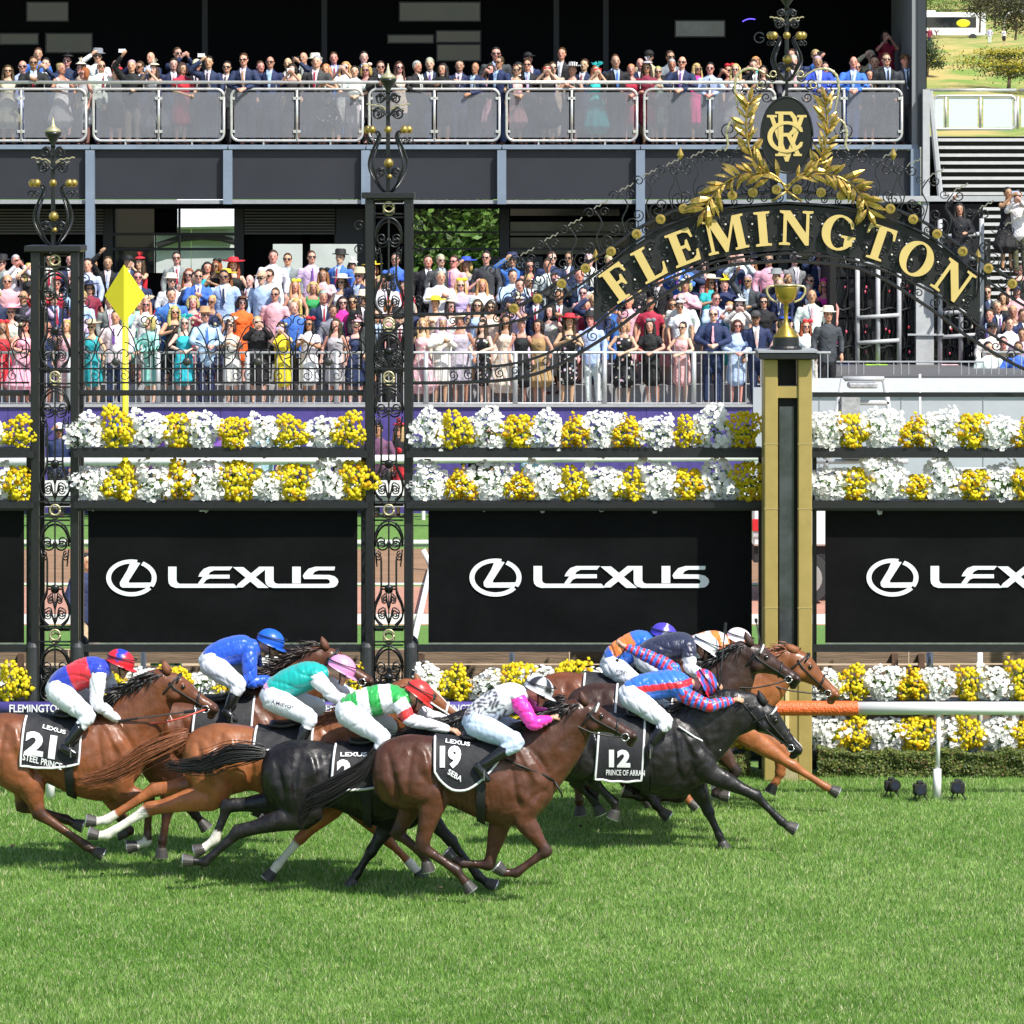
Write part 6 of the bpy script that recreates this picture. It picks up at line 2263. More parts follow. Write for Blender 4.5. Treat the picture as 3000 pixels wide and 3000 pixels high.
# ------------------------------------------------------------------ terrace, stand, balcony
YF = 84.0                      # plane of the balcony edge
m_conc = mat('concrete', (0.36, 0.36, 0.37), 0.85, noise=0.2, nscale=1.5)
m_pconc = mat('pale_concrete', (0.46, 0.47, 0.49), 0.8, noise=0.15, nscale=0.8)
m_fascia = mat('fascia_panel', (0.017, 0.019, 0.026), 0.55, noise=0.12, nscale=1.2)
m_bluegrey = mat('bluegrey_steel', (0.19, 0.24, 0.31), 0.5, noise=0.15, nscale=2)
m_dark = mat('dark_interior', (0.0022, 0.0022, 0.003), 0.8, spec=0.1)  # shade of the recessed interior put into a near-black base colour
m_alum = mat('brushed_tube', (0.66, 0.65, 0.62), 0.3, 0.6, noise=0.1, nscale=10)
m_barr = mat('galvanised_bar', (0.46, 0.47, 0.48), 0.4, 0.4, noise=0.15)
m_frost = mat('frosted_glass', (0.26, 0.27, 0.30), 0.35, trans=0.56, noise=0.15, nscale=1.0)
m_glass = mat('window_glass', (0.015, 0.018, 0.022), 0.06, spec=0.7)

# purple banner wall under the terrace
pw = empty('terrace_wall', P(1100, 1300, 77.6), 'purple bannered wall below the crowded terrace', 'wall')
pw.location.z = zg(77.6)
z1 = P(0, 1192, 77.6).z
xa = P(-600, 0, 77.6).x
xb = P(2205, 0, 77.6).x
nb_ = 9
for i in range(nb_):
    a, b = lerp(xa, xb, i / nb_), lerp(xa, xb, (i + 1) / nb_)
    MB().box((a + 0.004, 77.6, zg(77.6)), (b - 0.004, 77.64, z1)).build('banner_panel', m_purple, pw)
MB().box((xa, 77.55, z1), (xb, 77.75, z1 + 0.04)).build('coping', m_conc, pw)
# pale grey wall to the right
gw = empty('terrace_wall', P(2800, 1300, 77.6), 'long pale grey wall at right behind the parked truck', 'wall')
gw.location.z = zg(77.6)
xc = P(3600, 0, 77.6).x
MB().box((xb + 0.01, 77.6, zg(77.6)), (xc, 77.66, P(0, 1135, 77.6).z)).build('wall_face', mat('pale_wall', (0.40, 0.42, 0.46), 0.75, noise=0.12, nscale=0.6), gw)
MB().box((P(2372, 0, 77.6).x, 77.5, P(0, 1148, 77.6).z), (xc, 77.59, P(0, 1108, 77.6).z)).build('white_capping', mat('capping', (0.62, 0.64, 0.66), 0.7, noise=0.08), gw)
for x in (2400, 2640, 2880):
    MB().box((P(x, 0, 77.6).x, 77.585, zg(77.6)), (P(x + 2, 0, 77.6).x, 77.598, P(0, 1150, 77.6).z)).build('joint', m_conc, gw)

# stepped terrace
ROWY = [78.05, 78.95, 79.85, 80.75, 81.65, 82.5]
ROWZ = [z1 + 0.01 + 0.36 * min(i, 4) for i in range(6)]
tr = empty('spectator_terrace', (0, 80, 0), 'stepped concrete terrace carrying the lower crowd', 'terrace')
for i, (yy, zz) in enumerate(zip(ROWY, ROWZ)):
    MB().box((xa, yy - (0.38 if i == 0 else 0.45), 0.2), (P(2428, 0, yy).x, yy + 0.45, zz)).build('step', m_conc, tr)

# crowd barrier at the front of the terrace
bar_ = empty('crowd_barrier', P(1100, 1190, 77.75), 'galvanised crowd barrier with upright bars along the terrace front', 'barrier')
zt, zb_ = P(0, 1033, 77.75).z, P(0, 1186, 77.75).z
x = -60
k = 0
bm_ = MB().tube([(0, 0, zb_), (0, 0, zt)], 0.011, 6).mesh('bar', (0, 0, 0))
bm_.materials.append(m_barr)
while x < 2432:
    X = P(x, 0, 77.75).x
    if k % 12 == 0:
        MB().tube([(X, 77.75, zb_ - 0.03), (X, 77.75, zt + 0.01)], 0.05, 8).build('stanchion', m_barr, bar_, smooth=True)
    else:
        link_mesh('bar', bm_, bar_, Vector((X, 77.75, 0)) - wloc(bar_))
    x += 21.8
    k += 1
for z in (zt, zb_ + 0.03):
    MB().tube([(P(-80, 0, 77.75).x, 77.75, z), (P(2434, 0, 77.75).x, 77.75, z)], 0.026 if z == zt else 0.015, 8).build('rail', m_barr, bar_, smooth=True)
# second barrier inside the terrace and white lawn rail
br2 = empty('handrail', P(700, 940, 79.3), 'pale handrail crossing the terrace behind the front rows', 'rail')
for y, X0, X1 in ((938, 560, 1080),):
    MB().tube([P(X0, y, 79.3), P(X1, y, 79.3)], 0.03, 8).build('rail', m_white, br2, smooth=True)
for x in (565, 740, 910, 1075):
    MB().tube([P(x, 938, 79.3), Vector((P(x, 938, 79.3).x, 79.3, ROWZ[1]))], 0.02, 6).build('upright', m_white, br2)
lr = empty('lawn_rail', P(1100, 1345, 76.2), 'white tubular rail on the lawn in front of the purple wall', 'rail')
lr.location.z = zg(76.2)
MB().tube([P(-300, 1357, 76.2), P(2240, 1337, 76.2)], 0.085, 12).build('tube', m_white, lr, smooth=True)
for x in range(-200, 2250, 240):
    MB().tube([P(x, 1350, 76.2), Vector((P(x, 1350, 76.2).x, 76.2, zg(76.2)))], 0.04, 8).build('post', m_white, lr)
# low white kick boards and track rails seen through the gaps
for i, (y0, y1, Yk, lab) in enumerate(((1408, 1452, 74.6, 'white board fence low on the lawn behind the iron towers'), (1582, 1592, 72.5, 'thin white rail between lawn and dirt track'), (1708, 1732, 68.6, 'broad white rail along the near edge of the dirt track'), (1800, 1834, 63.6, 'white rail beside the red track'))):
    root = empty('track_rail', P(1000, y1, Yk), lab, 'rail')
    root.location.z = zg(Yk)
    MB().box((P(-400, 0, Yk).x, Yk, P(0, y1, Yk).z), (P(3400, 0, Yk).x, Yk + 0.05, P(0, y0, Yk).z)).build('rail_board', m_white, root)
    if i < 2:
        MB().box((P(-400, 0, Yk).x, Yk + 0.06, P(0, y1 + (40 if i == 1 else 34), Yk).z), (P(3400, 0, Yk).x, Yk + 0.1, P(0, y1 + 4, Yk).z)).build('lower_board', mat('grey_board', (0.42, 0.42, 0.43), 0.7), root)
    for x in range(-300, 3400, 330):
        X = P(x, 0, Yk).x
        zt_ = P(0, y0 + 3, Yk).z
        MB().box((X - 0.03, Yk + 0.052, zg(Yk)), (X + 0.03, Yk + 0.11, zt_)).build('post', m_white, root)
# leaning white stay behind the tall tower
o = MB().tube([P(1240, 1610, 70), P(1262, 1660, 70), P(1210, 1890, 60)], 0.045, 8).build('white_stay', m_white, smooth=True)
tag(o, 'leaning white stay pole right of the tall tower', 'pole')
top(o)

# ------------------------------------------------------------------ main stand
st = empty('grandstand', (P(1300, 0, YF).x, YF + 4, 0), 'dark grandstand with balcony, fascia panels and glazed lower floor', 'grandstand')
pb = lambda x0, y0, x1, y1, dep, off=0.0: MB().box((P(x0, 0, YF).x, YF + off, P(0, y1, YF).z), (P(x1, 0, YF).x, YF + off + dep, P(0, y0, YF).z))
XR = 2695
# balcony slab, edge beam
pb(-700, 425, XR, 436, 9.0, 0.03).build('balcony_deck', m_conc, st)
xs_ = [-700, -137, 265, 668, 1072, 1470, 1876, 2290, XR - 4]
for a, b in zip(xs_[:-1], xs_[1:]):
    pb(a + 2, 424, b - 2, 437, 0.3, -0.06).build('edge_beam', m_bluegrey, st)
    pb(a + 2, 440, b - 2, 584, 0.08, 0.05).build('fascia_panel', m_fascia, st)
    pb(a + 2, 586, b - 2, 597, 0.3, -0.02).build('lower_beam', mat('pale_beam', (0.30, 0.31, 0.33), 0.55, noise=0.15), st)
for i, x in enumerate(xs_[1:-1]):
    full = i in (1, 5)
    pb(x - 13, 440, x + 13, 830 if full else 598, 0.22, -0.12).build('column', m_bluegrey, st)
pb(XR - 28, 436, XR, 592, 0.3, -0.1).build('column', m_bluegrey, st)
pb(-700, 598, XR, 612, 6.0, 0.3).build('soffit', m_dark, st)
# upper floor: dark recess with side wall, back wall and windows in it
bk = YF + 4.6
bx = lambda x0, y0, x1, y1, Y_, d: MB().box((P(x0, 0, Y_).x, Y_, P(0, y1, Y_).z), (P(x1, 0, Y_).x, Y_ + d, P(0, y0, Y_).z))
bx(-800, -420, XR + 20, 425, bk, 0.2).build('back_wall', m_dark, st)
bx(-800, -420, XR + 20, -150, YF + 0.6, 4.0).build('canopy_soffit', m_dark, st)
pb(2672, -420, 2690, 430, 4.6, 0.0).build('end_wall', mat('end_wall_grey', (0.22, 0.23, 0.24), 0.6), st)
pb(2688, -420, 2712, 430, 0.5, -0.05).build('end_mullion', mat('end_mullion', (0.03, 0.035, 0.042), 0.4), st)
m_pane = mat('tinted_pane', (0.035, 0.042, 0.032), 0.12, noise=0.6, nscale=1.3, spec=0.7)  # dark olive tint, mottled by noise
m_paneb = mat('bright_pane', (0.22, 0.25, 0.26), 0.15, noise=0.5, nscale=1.0, spec=0.7)
for (x0, y0, x1, y1, mm) in ((80, 8, 198, 60, m_pane), (0, 100, 110, 128, m_pane), (136, 100, 268, 152, m_pane), (1172, 8, 1405, 60, m_pane), (1138, 104, 1268, 124, m_pane), (1280, 92, 1406, 122, m_pane), (1282, 132, 1406, 176, m_pane), (1980, 62, 2122, 106, m_paneb)):
    w = bx(x0, y0, x1, y1, bk - 0.05, 0.04).build('window_pane', mm, st)
    f = MB()
    for q in ((x0 - 4, y0 - 4, x1 + 4, y0), (x0 - 4, y1, x1 + 4, y1 + 4), (x0 - 4, y0, x0, y1), (x1, y0, x1 + 4, y1)):
        a, b = P(q[0], q[3], bk - 0.07), P(q[2], q[1], bk - 0.07)
        f.box((a.x, bk - 0.07, a.z), (b.x, bk - 0.01, b.z))
    f.build('window_frame', mat('frame_dark', (0.012, 0.012, 0.014), 0.5), w)
# lit sign on the back wall
arcp = [P(2200 + 40 * math.cos(a), 95 - 40 * math.sin(a), bk - 0.1) for a in np.linspace(math.radians(72), math.radians(128), 8)]
MB().tube(arcp, 0.011, 6).build('neon_arc', mat('neon_blue', (0.05, 0.05, 0.3), 0.5, emit=(0.12, 0.08, 0.9, 2.0)), st)
MB().tube([P(2225 + 15 * math.cos(a), 110 - 15 * math.sin(a), bk - 0.1) for a in np.linspace(math.radians(30), math.radians(330), 12)] + [P(2238, 110, bk - 0.1), P(2226, 110, bk - 0.1)], 0.013, 6).build('sign_letter', mat('sign_grey', (0.35, 0.35, 0.36), 0.5), st)
# inner columns, barely visible
for x in (1630, 1775, 600, 950):
    bx(x - 8, -200, x + 8, 425, YF + 3.2, 0.2).build('inner_column', mat('inner_grey', (0.006, 0.006, 0.008), 0.6), st)
# lower floor: louvres, mullions and tinted and clear glass
Yl = YF + 2.2
lx = lambda x0, y0, x1, y1, d=0.06, o=0.0: bx(x0, y0, x1, y1, Yl + o, d)
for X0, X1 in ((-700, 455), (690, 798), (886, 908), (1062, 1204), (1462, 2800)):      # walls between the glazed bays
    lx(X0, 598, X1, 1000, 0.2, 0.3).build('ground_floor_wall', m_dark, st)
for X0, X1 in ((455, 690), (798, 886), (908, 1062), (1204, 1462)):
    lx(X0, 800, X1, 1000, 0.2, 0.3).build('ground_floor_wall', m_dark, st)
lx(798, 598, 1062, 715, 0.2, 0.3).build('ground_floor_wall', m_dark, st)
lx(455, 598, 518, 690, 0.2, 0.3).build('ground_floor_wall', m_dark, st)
m_louv = mat('louvre', (0.10, 0.10, 0.095), 0.5)
for X0, X1 in ((-200, 302), (716, 985)):
    y = 604
    while y < 690:
        q = lx(X0, y, X1, y + 5, 0.14, -0.1)
        q.build('louvre_slat', m_louv, st)
        y += 8.6
m_clear = mat('clear_glass', (0.02, 0.025, 0.025), 0.05, spec=0.6, trans=0.9)
for (x0, y0, x1, y1, mm) in ((330, 600, 452, 725, m_glass), (518, 600, 690, 678, m_clear), (456, 690, 690, 722, m_clear), (456, 735, 690, 800, m_clear), (330, 735, 452, 800, m_glass),
                             (1205, 600, 1462, 672, m_clear), (1205, 682, 1462, 722, m_clear), (1205, 732, 1462, 800, m_clear), (1495, 600, 1815, 632, m_glass), (1495, 650, 1860, 690, m_pane), (1495, 696, 1860, 745, m_pane),
                             (799, 716, 885, 800, m_clear), (909, 716, 1061, 800, m_clear), (1895, 600, 2280, 700, m_glass), (2310, 600, 2650, 760, m_glass)):
    w = lx(x0, y0, x1, y1).build('window_pane', mm, st)
for x in (700, 1060, 1478, 1880, 2295, 316, 525):
    lx(x - 14 if x != 525 else 522, 598, x + 14 if x != 525 else 528, 1000, 0.12, -0.06).build('mullion', mat('frame_dark', (0.012, 0.012, 0.014), 0.5), st)
for y in (677, 726):
    lx(1200, y, 2280, y + 6, 0.1, -0.05).build('transom', mat('frame_dark', (0.012, 0.012, 0.014), 0.5), st)
for y in (682, 726):
    lx(330, y, 695, y + 8, 0.1, -0.05).build('transom', mat('frame_dark', (0.012, 0.012, 0.014), 0.5), st)
lx(980, 608, 1062, 712, 0.08, -0.1).build('wall_board', mat('wall_board', (0.03, 0.032, 0.04), 0.6), st)
me = text_mesh('Welcome', 0.26, 0.004, 0.0)
w = lx(1440, 752, 1590, 792, 0.05, -0.12).build('welcome_board', mat('welcome_board', (0.02, 0.021, 0.025), 0.5), st)
a = P(1462, 784, Yl - 0.13)
o = link_mesh('lettering', me, w, a - wloc(w), mat('welcome_print', (0.5, 0.5, 0.5), 0.5))
o.rotation_euler = (math.radians(90), 0, 0)
o.scale = (0.82, 1, 1)

# balcony balustrade: handrail, rounded frames, frosted panes with clips
BALX = [(-140, 256), (270, 660), (674, 1066), (1078, 1467), (1480, 1870), (1884, 2275), (2290, 2646)]


def round_rect(x0, y0, x1, y1, r, n=5):
    pts = []
    for cx_, cy_, a0 in ((x1 - r, y0 + r, 0), (x0 + r, y0 + r, 90), (x0 + r, y1 - r, 180), (x1 - r, y1 - r, 270)):
        for i in range(n + 1):
            a = math.radians(a0 + 90 * i / n)
            pts.append((cx_ + r * math.cos(a), cy_ - r * math.sin(a)))
    return pts + [pts[0]]


PLACE = ['first', 'second', 'third', 'fourth', 'fifth', 'sixth', 'rightmost']
for i, (x0, x1) in enumerate(BALX):
    root = empty('balustrade_panel', P((x0 + x1) / 2, 422, YF), 'frosted glass balustrade panel in rounded steel frame, %s from the left' % PLACE[i] if i < 6 else 'rightmost frosted glass balustrade panel below the bearded man in blue', 'balustrade', 'balcony balustrade panels')
    MB().tube([P(x, y, YF) for x, y in round_rect(x0 + 4, 261, x1 - 4, 412, 22)], 0.030, 8).build('frame', m_alum, root, smooth=True)
    xm = x0 + (x1 - x0) * (0.5 if i else 0.51)
    if i == 6:
        xm = 2473
    MB().tube([P(xm, 261, YF), P(xm, 412, YF)], 0.030, 8).build('mid_post', m_alum, root, smooth=True)
    for a, b in ((x0 + 12, xm - 8), (xm + 8, x1 - 12)):
        pa = bx(a, 270, b, 403, YF - 0.008, 0.016).build('glass_pane', m_frost, root)
        for cx_ in (a - 3, b + 3):
            for cy_ in (288, 385):
                MB().box((P(cx_ - 6, 0, YF).x, YF - 0.03, P(0, cy_ + 4, YF).z), (P(cx_ + 6, 0, YF).x, YF + 0.03, P(0, cy_ - 4, YF).z)).build('clip', m_alum, pa)
    for x in (lerp(x0, x1, .25), lerp(x0, x1, .75)):
        MB().tube([P(x, 412, YF), P(x, 424, YF)], 0.022, 6).build('foot', m_alum, root)
hr = empty('handrail', P(1300, 240, YF), 'long polished handrail along the top of the balcony', 'rail')
MB().tube([P(-300, 241, YF - 0.02), P(2650, 241, YF - 0.02)], 0.036, 10).build('tube', m_alum, hr, smooth=True)
for x in range(130, 2650, 97):
    MB().tube([P(x, 241, YF), P(x, 260, YF)], 0.012, 6).build('spacer', m_alum, hr)

# ------------------------------------------------------------------ right-hand stand with bleachers, frame and scaffold screen
YS = 88.0
rs = empty('bleacher_stand', P(2870, 700, YS), 'open bleacher stand with pale benches at the right edge', 'stand')
rs.location.z = 0
sx = lambda x0, y0, x1, y1, Y_, d: bx(x0, y0, x1, y1, Y_, d)
y, Yb = 405, YS + 6.0
i = 0
m_bench = mat('bench_white', (0.50, 0.50, 0.50), 0.5, noise=0.1, nscale=4)
while y < 1040:
    if not (578 < y < 600):
        sx(2748 + max(0, (y - 410) * 0.10), y, 3300, y + 9, Yb, 0.32).build('bench', m_bench, rs)
        sx(2748, y + 10, 3300, y + 22, Yb + 0.3, 0.05).build('riser', mat('riser_dark', (0.04, 0.04, 0.042), 0.7), rs)
    y += 22.5
    Yb -= 0.27
    i += 1
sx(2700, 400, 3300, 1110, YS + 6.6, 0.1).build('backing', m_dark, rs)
sx(2432, 720, 2450, 1100, 78.6, 4.6).build('dark_curtain', mat('black_curtain', (0.008, 0.008, 0.009), 0.9, noise=0.3), rs)
sx(2396, 598, 2880, 1110, YS + 1.5, 0.1).build('dark_curtain', mat('black_curtain', (0.008, 0.008, 0.009), 0.9, noise=0.3), rs)
# frames and posts
m_wfr = mat('white_frame', (0.42, 0.43, 0.44), 0.45, noise=0.1)
sx(2704, 262, 2724, 592, YF - 0.3, 0.2).build('post', m_wfr, rs)
MB().tube([P(2724, 266, YF - 0.2), P(2756, 585, YF - 0.2)], 0.06, 6).build('brace', m_wfr, rs)
sx(2560, 574, 3300, 590, YF - 0.4, 0.3).build('landing_edge', m_wfr, rs)
sx(2702, 590, 2722, 1112, YF - 0.35, 0.25).build('post', mat('post_grey', (0.38, 0.39, 0.40), 0.6, noise=0.2, nscale=3), rs)
sx(2684, 830, 2736, 1112, YF - 0.6, 0.5).build('post_base', mat('post_base', (0.44, 0.45, 0.45), 0.7, noise=0.25, nscale=3), rs)
sx(2660, 978, 2765, 983, YF - 0.65, 0.1).build('post_collar', m_wfr, rs)
sx(2440, 1101, 3300, 1112, 78.4, 6.0).build('podium', mat('podium_dark', (0.10, 0.10, 0.105), 0.8), rs)
# balustrade at the top of the bleachers
bb = empty('balustrade_panel', P(2850, 388, YS), 'pale glass balustrade at the top of the bleacher stand', 'balustrade')
MB().tube([P(x, y, YS) for x, y in round_rect(2736, 281, 2974, 378, 14)], 0.034, 8).build('frame', m_alum, bb, smooth=True)
MB().tube([P(2706, 264, YS), P(2978, 264, YS)], 0.035, 8).build('top_rail', m_alum, bb, smooth=True)
MB().tube([P(2986, 264, YS), P(3200, 264, YS)], 0.035, 8).build('top_rail', m_alum, bb, smooth=True)
m_ice = mat('ice_glass', (0.62, 0.70, 0.78), 0.3, noise=0.05)
for a, b in ((2738, 2764), (2780, 2864), (2881, 2966), (2992, 3100)):
    bx(a, 287, b, 372, YS, 0.02).build('glass_pane', m_ice, bb)
for x in (2771, 2872, 2982):
    MB().tube([P(x, 281, YS), P(x, 378, YS)], 0.03, 8).build('post', m_alum, bb, smooth=True)

# back of a big screen: black cable looms on a white tube scaffold
sf = empty('screen_scaffold', P(2600, 1100, YF - 0.5), 'white tube scaffold holding black cabled screen backs under the arch', 'scaffold')
Yc = YF - 0.5
for x in (2512, 2572, 2634, 2754, 2815, 2876):
    MB().tube([P(x, 640 if x > 2700 else 735, Yc), P(x, 1100, Yc)], 0.05, 8).build('upright_tube', m_wfr, sf, smooth=True)
for x0, x1, ys_ in ((2512, 2634, (772, 928, 1002)), (2754, 2876, (690, 760, 915, 985))):
    for y in ys_:
        MB().tube([P(x0, y + 3, Yc - 0.06), P(x1, y - 5, Yc - 0.06)], 0.045, 8).build('cross_tube', m_wfr, sf, smooth=True)
rc = random.Random(9)
m_cab = mat('cable_black', (0.010, 0.010, 0.011), 0.45)
m_mod = mat('module_black', (0.016, 0.016, 0.018), 0.4, noise=0.3, nscale=30)
for c0, c1 in ((2430, 2670), (2740, 2890)):
    x = c0
    while x < c1:
        y = 700
        while y < 1085:
            bx(x, y, x + 50, y + 112, Yc + 0.35, 0.12).build('screen_module', m_mod, sf)
            y += 118
        x += 56
for j in range(34):
    x = rc.choice([rc.uniform(2432, 2668), rc.uniform(2745, 2890)])
    y0 = rc.uniform(700, 760)
    pts = []
    for q in range(10):
        pts.append(P(x + rc.uniform(-9, 9), y0 + (1085 - y0) * q / 9, Yc + 0.2 + rc.uniform(-0.08, 0.05)))
    MB().tube(pts, rc.choice((0.02, 0.035, 0.028)), 6).build('cable', m_cab, sf, smooth=True)
for yy in (905, 1016, 775):
    for c0, c1 in ((2432, 2680), (2740, 2885)):
        pts = [P(x, yy + 5 * math.sin(x * 0.11), Yc + 0.1) for x in np.linspace(c0, c1, 14)]
        MB().tube(pts, 0.025, 6).build('cable', m_cab, sf, smooth=True)
m_conn = [mat('plug_pink', (0.55, 0.08, 0.14), 0.5), mat('plug_pale', (0.6, 0.55, 0.5), 0.5), mat('plug_red', (0.4, 0.02, 0.04), 0.5)]
for y in (840, 858, 958, 970, 1035):
    for x in (2478, 2540, 2600, 2786, 2845, 2662):
        if rc.random() < 0.75:
            a = P(x + rc.uniform(-6, 6), y + rc.uniform(-8, 8), Yc + 0.05)
            MB().ball(a, rc.uniform(0.018, 0.034), 7, 5, (0.8, 0.5, 1.3)).build('plug', rc.choice(m_conn), sf, smooth=True)
for x0, x1, mm in ((2533, 2605, mat('lime_bag', (0.32, 0.62, 0.03), 0.5, noise=0.4, nscale=6)), (2756, 2812, mat('pink_bag', (0.72, 0.45, 0.52), 0.5, noise=0.4, nscale=6)), (2455, 2500, mat('navy_bag', (0.03, 0.05, 0.13), 0.5, noise=0.3))):
    o = bx(x0, 1068, x1, 1100, Yc - 0.3, 0.25).build('cargo_bag', mm, bevel=0.03)
    tag(o, {2533: 'lime green bag on the ledge below the scaffold', 2756: 'pale pink bag on the ledge right of the concrete post', 2455: 'navy bag on the ledge beside the dark curtain'}[x0], 'bag')
    top(o)
bar2 = empty('crowd_barrier', P(2900, 1100, 79.0), 'galvanised barrier along the ledge below the bleachers', 'barrier')
for x in range(2398, 3300, 22):
    if 2680 < x < 2740 or 2530 < x < 2610 or 2750 < x < 2815:
        continue
    MB().tube([P(x, 1058 if x < 2900 else 1030, 79), P(x, 1100, 79)], 0.011, 6).build('bar', m_barr, bar2)
MB().tube([P(2880, 1032, 79), P(3300, 1032, 79)], 0.022, 6).build('rail', m_barr, bar2)
MB().tube([P(2398, 1060, 79), P(2880, 1060, 79)], 0.018, 6).build('rail', m_barr, bar2)
# slim white aerial pole
o = MB().tube([P(2695, 1096, 60), P(2695, 1340, 60)], 0.018, 8).build('aerial_pole', m_white, smooth=True)
tag(o, 'thin white pole standing before the grey wall at right', 'pole')
top(o)

# arch bar at right (thick black band behind the flowers)
o = MB().pbox(2382, 1150, 3300, 1163, 48.4, 0.06).build('iron_rail', m_iron)
tag(o, 'thick black horizontal rail above the flowers right of post', 'rail')
top(o)

# ------------------------------------------------------------------ truck behind the boards
tk = empty('media_truck', (P(2650, 0, 66).x, 66.8, zg(66)), 'white flatbed truck with camera rig parked behind the boards', 'truck')
zt0 = zg(66)
Z = lambda y: P(0, y, 66).z
Xp = lambda x: P(x, 0, 66).x
m_truck = mat('truck_white', (0.75, 0.76, 0.77), 0.3, coat=0.4, noise=0.04)
MB().box((Xp(2206), 66, Z(1600)), (Xp(3150), 67.8, Z(1490))).build('tray', m_truck, tk, bevel=0.03)
MB().box((Xp(2760), 66, Z(1600)), (Xp(3150), 67.8, Z(1390))).build('cab', m_truck, tk, bevel=0.1)
MB().box((Xp(2790), 65.985, Z(1480)), (Xp(3000), 65.999, Z(1405))).build('cab_window', m_glass, tk)
MB().box((Xp(2210), 66.1, Z(1650)), (Xp(3100), 67.7, Z(1602))).build('chassis', m_blackmatt, tk)
for x in (2360, 2960):
    for yy in (66.05, 67.5):
        w = MB().lathe((Xp(x), yy, zt0 + 0.42), [(0.30, 0.0), (0.41, 0.0), (0.42, 0.06), (0.42, 0.18), (0.41, 0.24), (0.3, 0.24)], 24, 'Y').build('wheel', mat('tyre', (0.03, 0.03, 0.032), 0.8), tk)
        MB().lathe((Xp(x), yy - 0.004, zt0 + 0.42), [(0.0, 0.0), (0.27, 0.0), (0.29, 0.02), (0.29, 0.1)], 20, 'Y').build('rim', mat('rim', (0.45, 0.45, 0.44), 0.35, 0.6), w)
MB().box((Xp(2203), 65.95, Z(1556)), (Xp(2226), 66.02, Z(1520))).build('tail_light', mat('tail_red', (0.55, 0.02, 0.03), 0.2, coat=0.6), tk, bevel=0.01)
MB().box((Xp(2206), 65.97, Z(1572)), (Xp(2240), 65.999, Z(1562))).build('grey_trim', mat('grey_board', (0.42, 0.42, 0.43), 0.7), tk)
# rig: sloped tubes up to a lamp bar
for a, b in (((2395, 1490), (2470, 1110)), ((2650, 1490), (2590, 1110)), ((2470, 1110), (2590, 1110)), ((2455, 1180), (2605, 1180)), ((2385, 1352), (2660, 1352)), ((2390, 1388), (2665, 1388))):
    MB().tube([P(*a, 66.4), P(*b, 66.4)], 0.045, 8).build('rig_tube', m_wfr, tk, smooth=True)
MB().box((Xp(2490), 66.2, Z(1140)), (Xp(2575), 66.6, Z(1124))).build('lamp_bar', mat('mast_grey', (0.35, 0.36, 0.37), 0.5, noise=0.4, nscale=12), tk, bevel=0.02)
MB().box((Xp(2468), 66.1, Z(1345)), (Xp(2535), 66.7, Z(1318))).build('equipment_case', m_blackmatt, tk)
MB().box((Xp(2470), 66.3, Z(1310)), (Xp(2525), 66.7, Z(1160))).build('camera_mast', mat('mast_grey', (0.35, 0.36, 0.37), 0.5, noise=0.4, nscale=12), tk)

# ------------------------------------------------------------------ white sheets and trees added behind the ground-floor glass for its reflections
sky_root = empty('sky_stand_in', (P(640, 0, 106).x, 107, 0), 'white sheets added behind the ground-floor glass in place of reflected sky', 'sky_stand_in')
m_stand_in = mat('stand_in_white', (0.66, 0.69, 0.70), 0.7, noise=0.12, nscale=1.0)
for x0, x1 in ((430, 560), (560, 700), (780, 900), (900, 1070)):
    bx(x0 + 1, 655, x1 - 1, 900, 106, 0.05).build('stand_in_wall', m_stand_in, sky_root)
mb = MB()
q = [P(380, 668, 105.5), P(700, 662, 105.5), P(700, 590, 109), P(560, 560, 109)]
mb.add(q + [v + Vector((0, 0.1, -0.06)) for v in q], [(0, 1, 2, 3), (7, 6, 5, 4), (0, 4, 5, 1), (1, 5, 6, 2), (2, 6, 7, 3), (3, 7, 4, 0)])
mb.build('stand_in_slope', m_stand_in, sky_root)
mb = MB()
mb.tube([P(460, 720, 105.8), P(520, 700, 105.8), P(590, 694, 105.8), P(650, 698, 105.8), P(700, 712, 105.8)], 0.09, 8)
mb.build('stand_in_rib', m_blackmatt, sky_root)
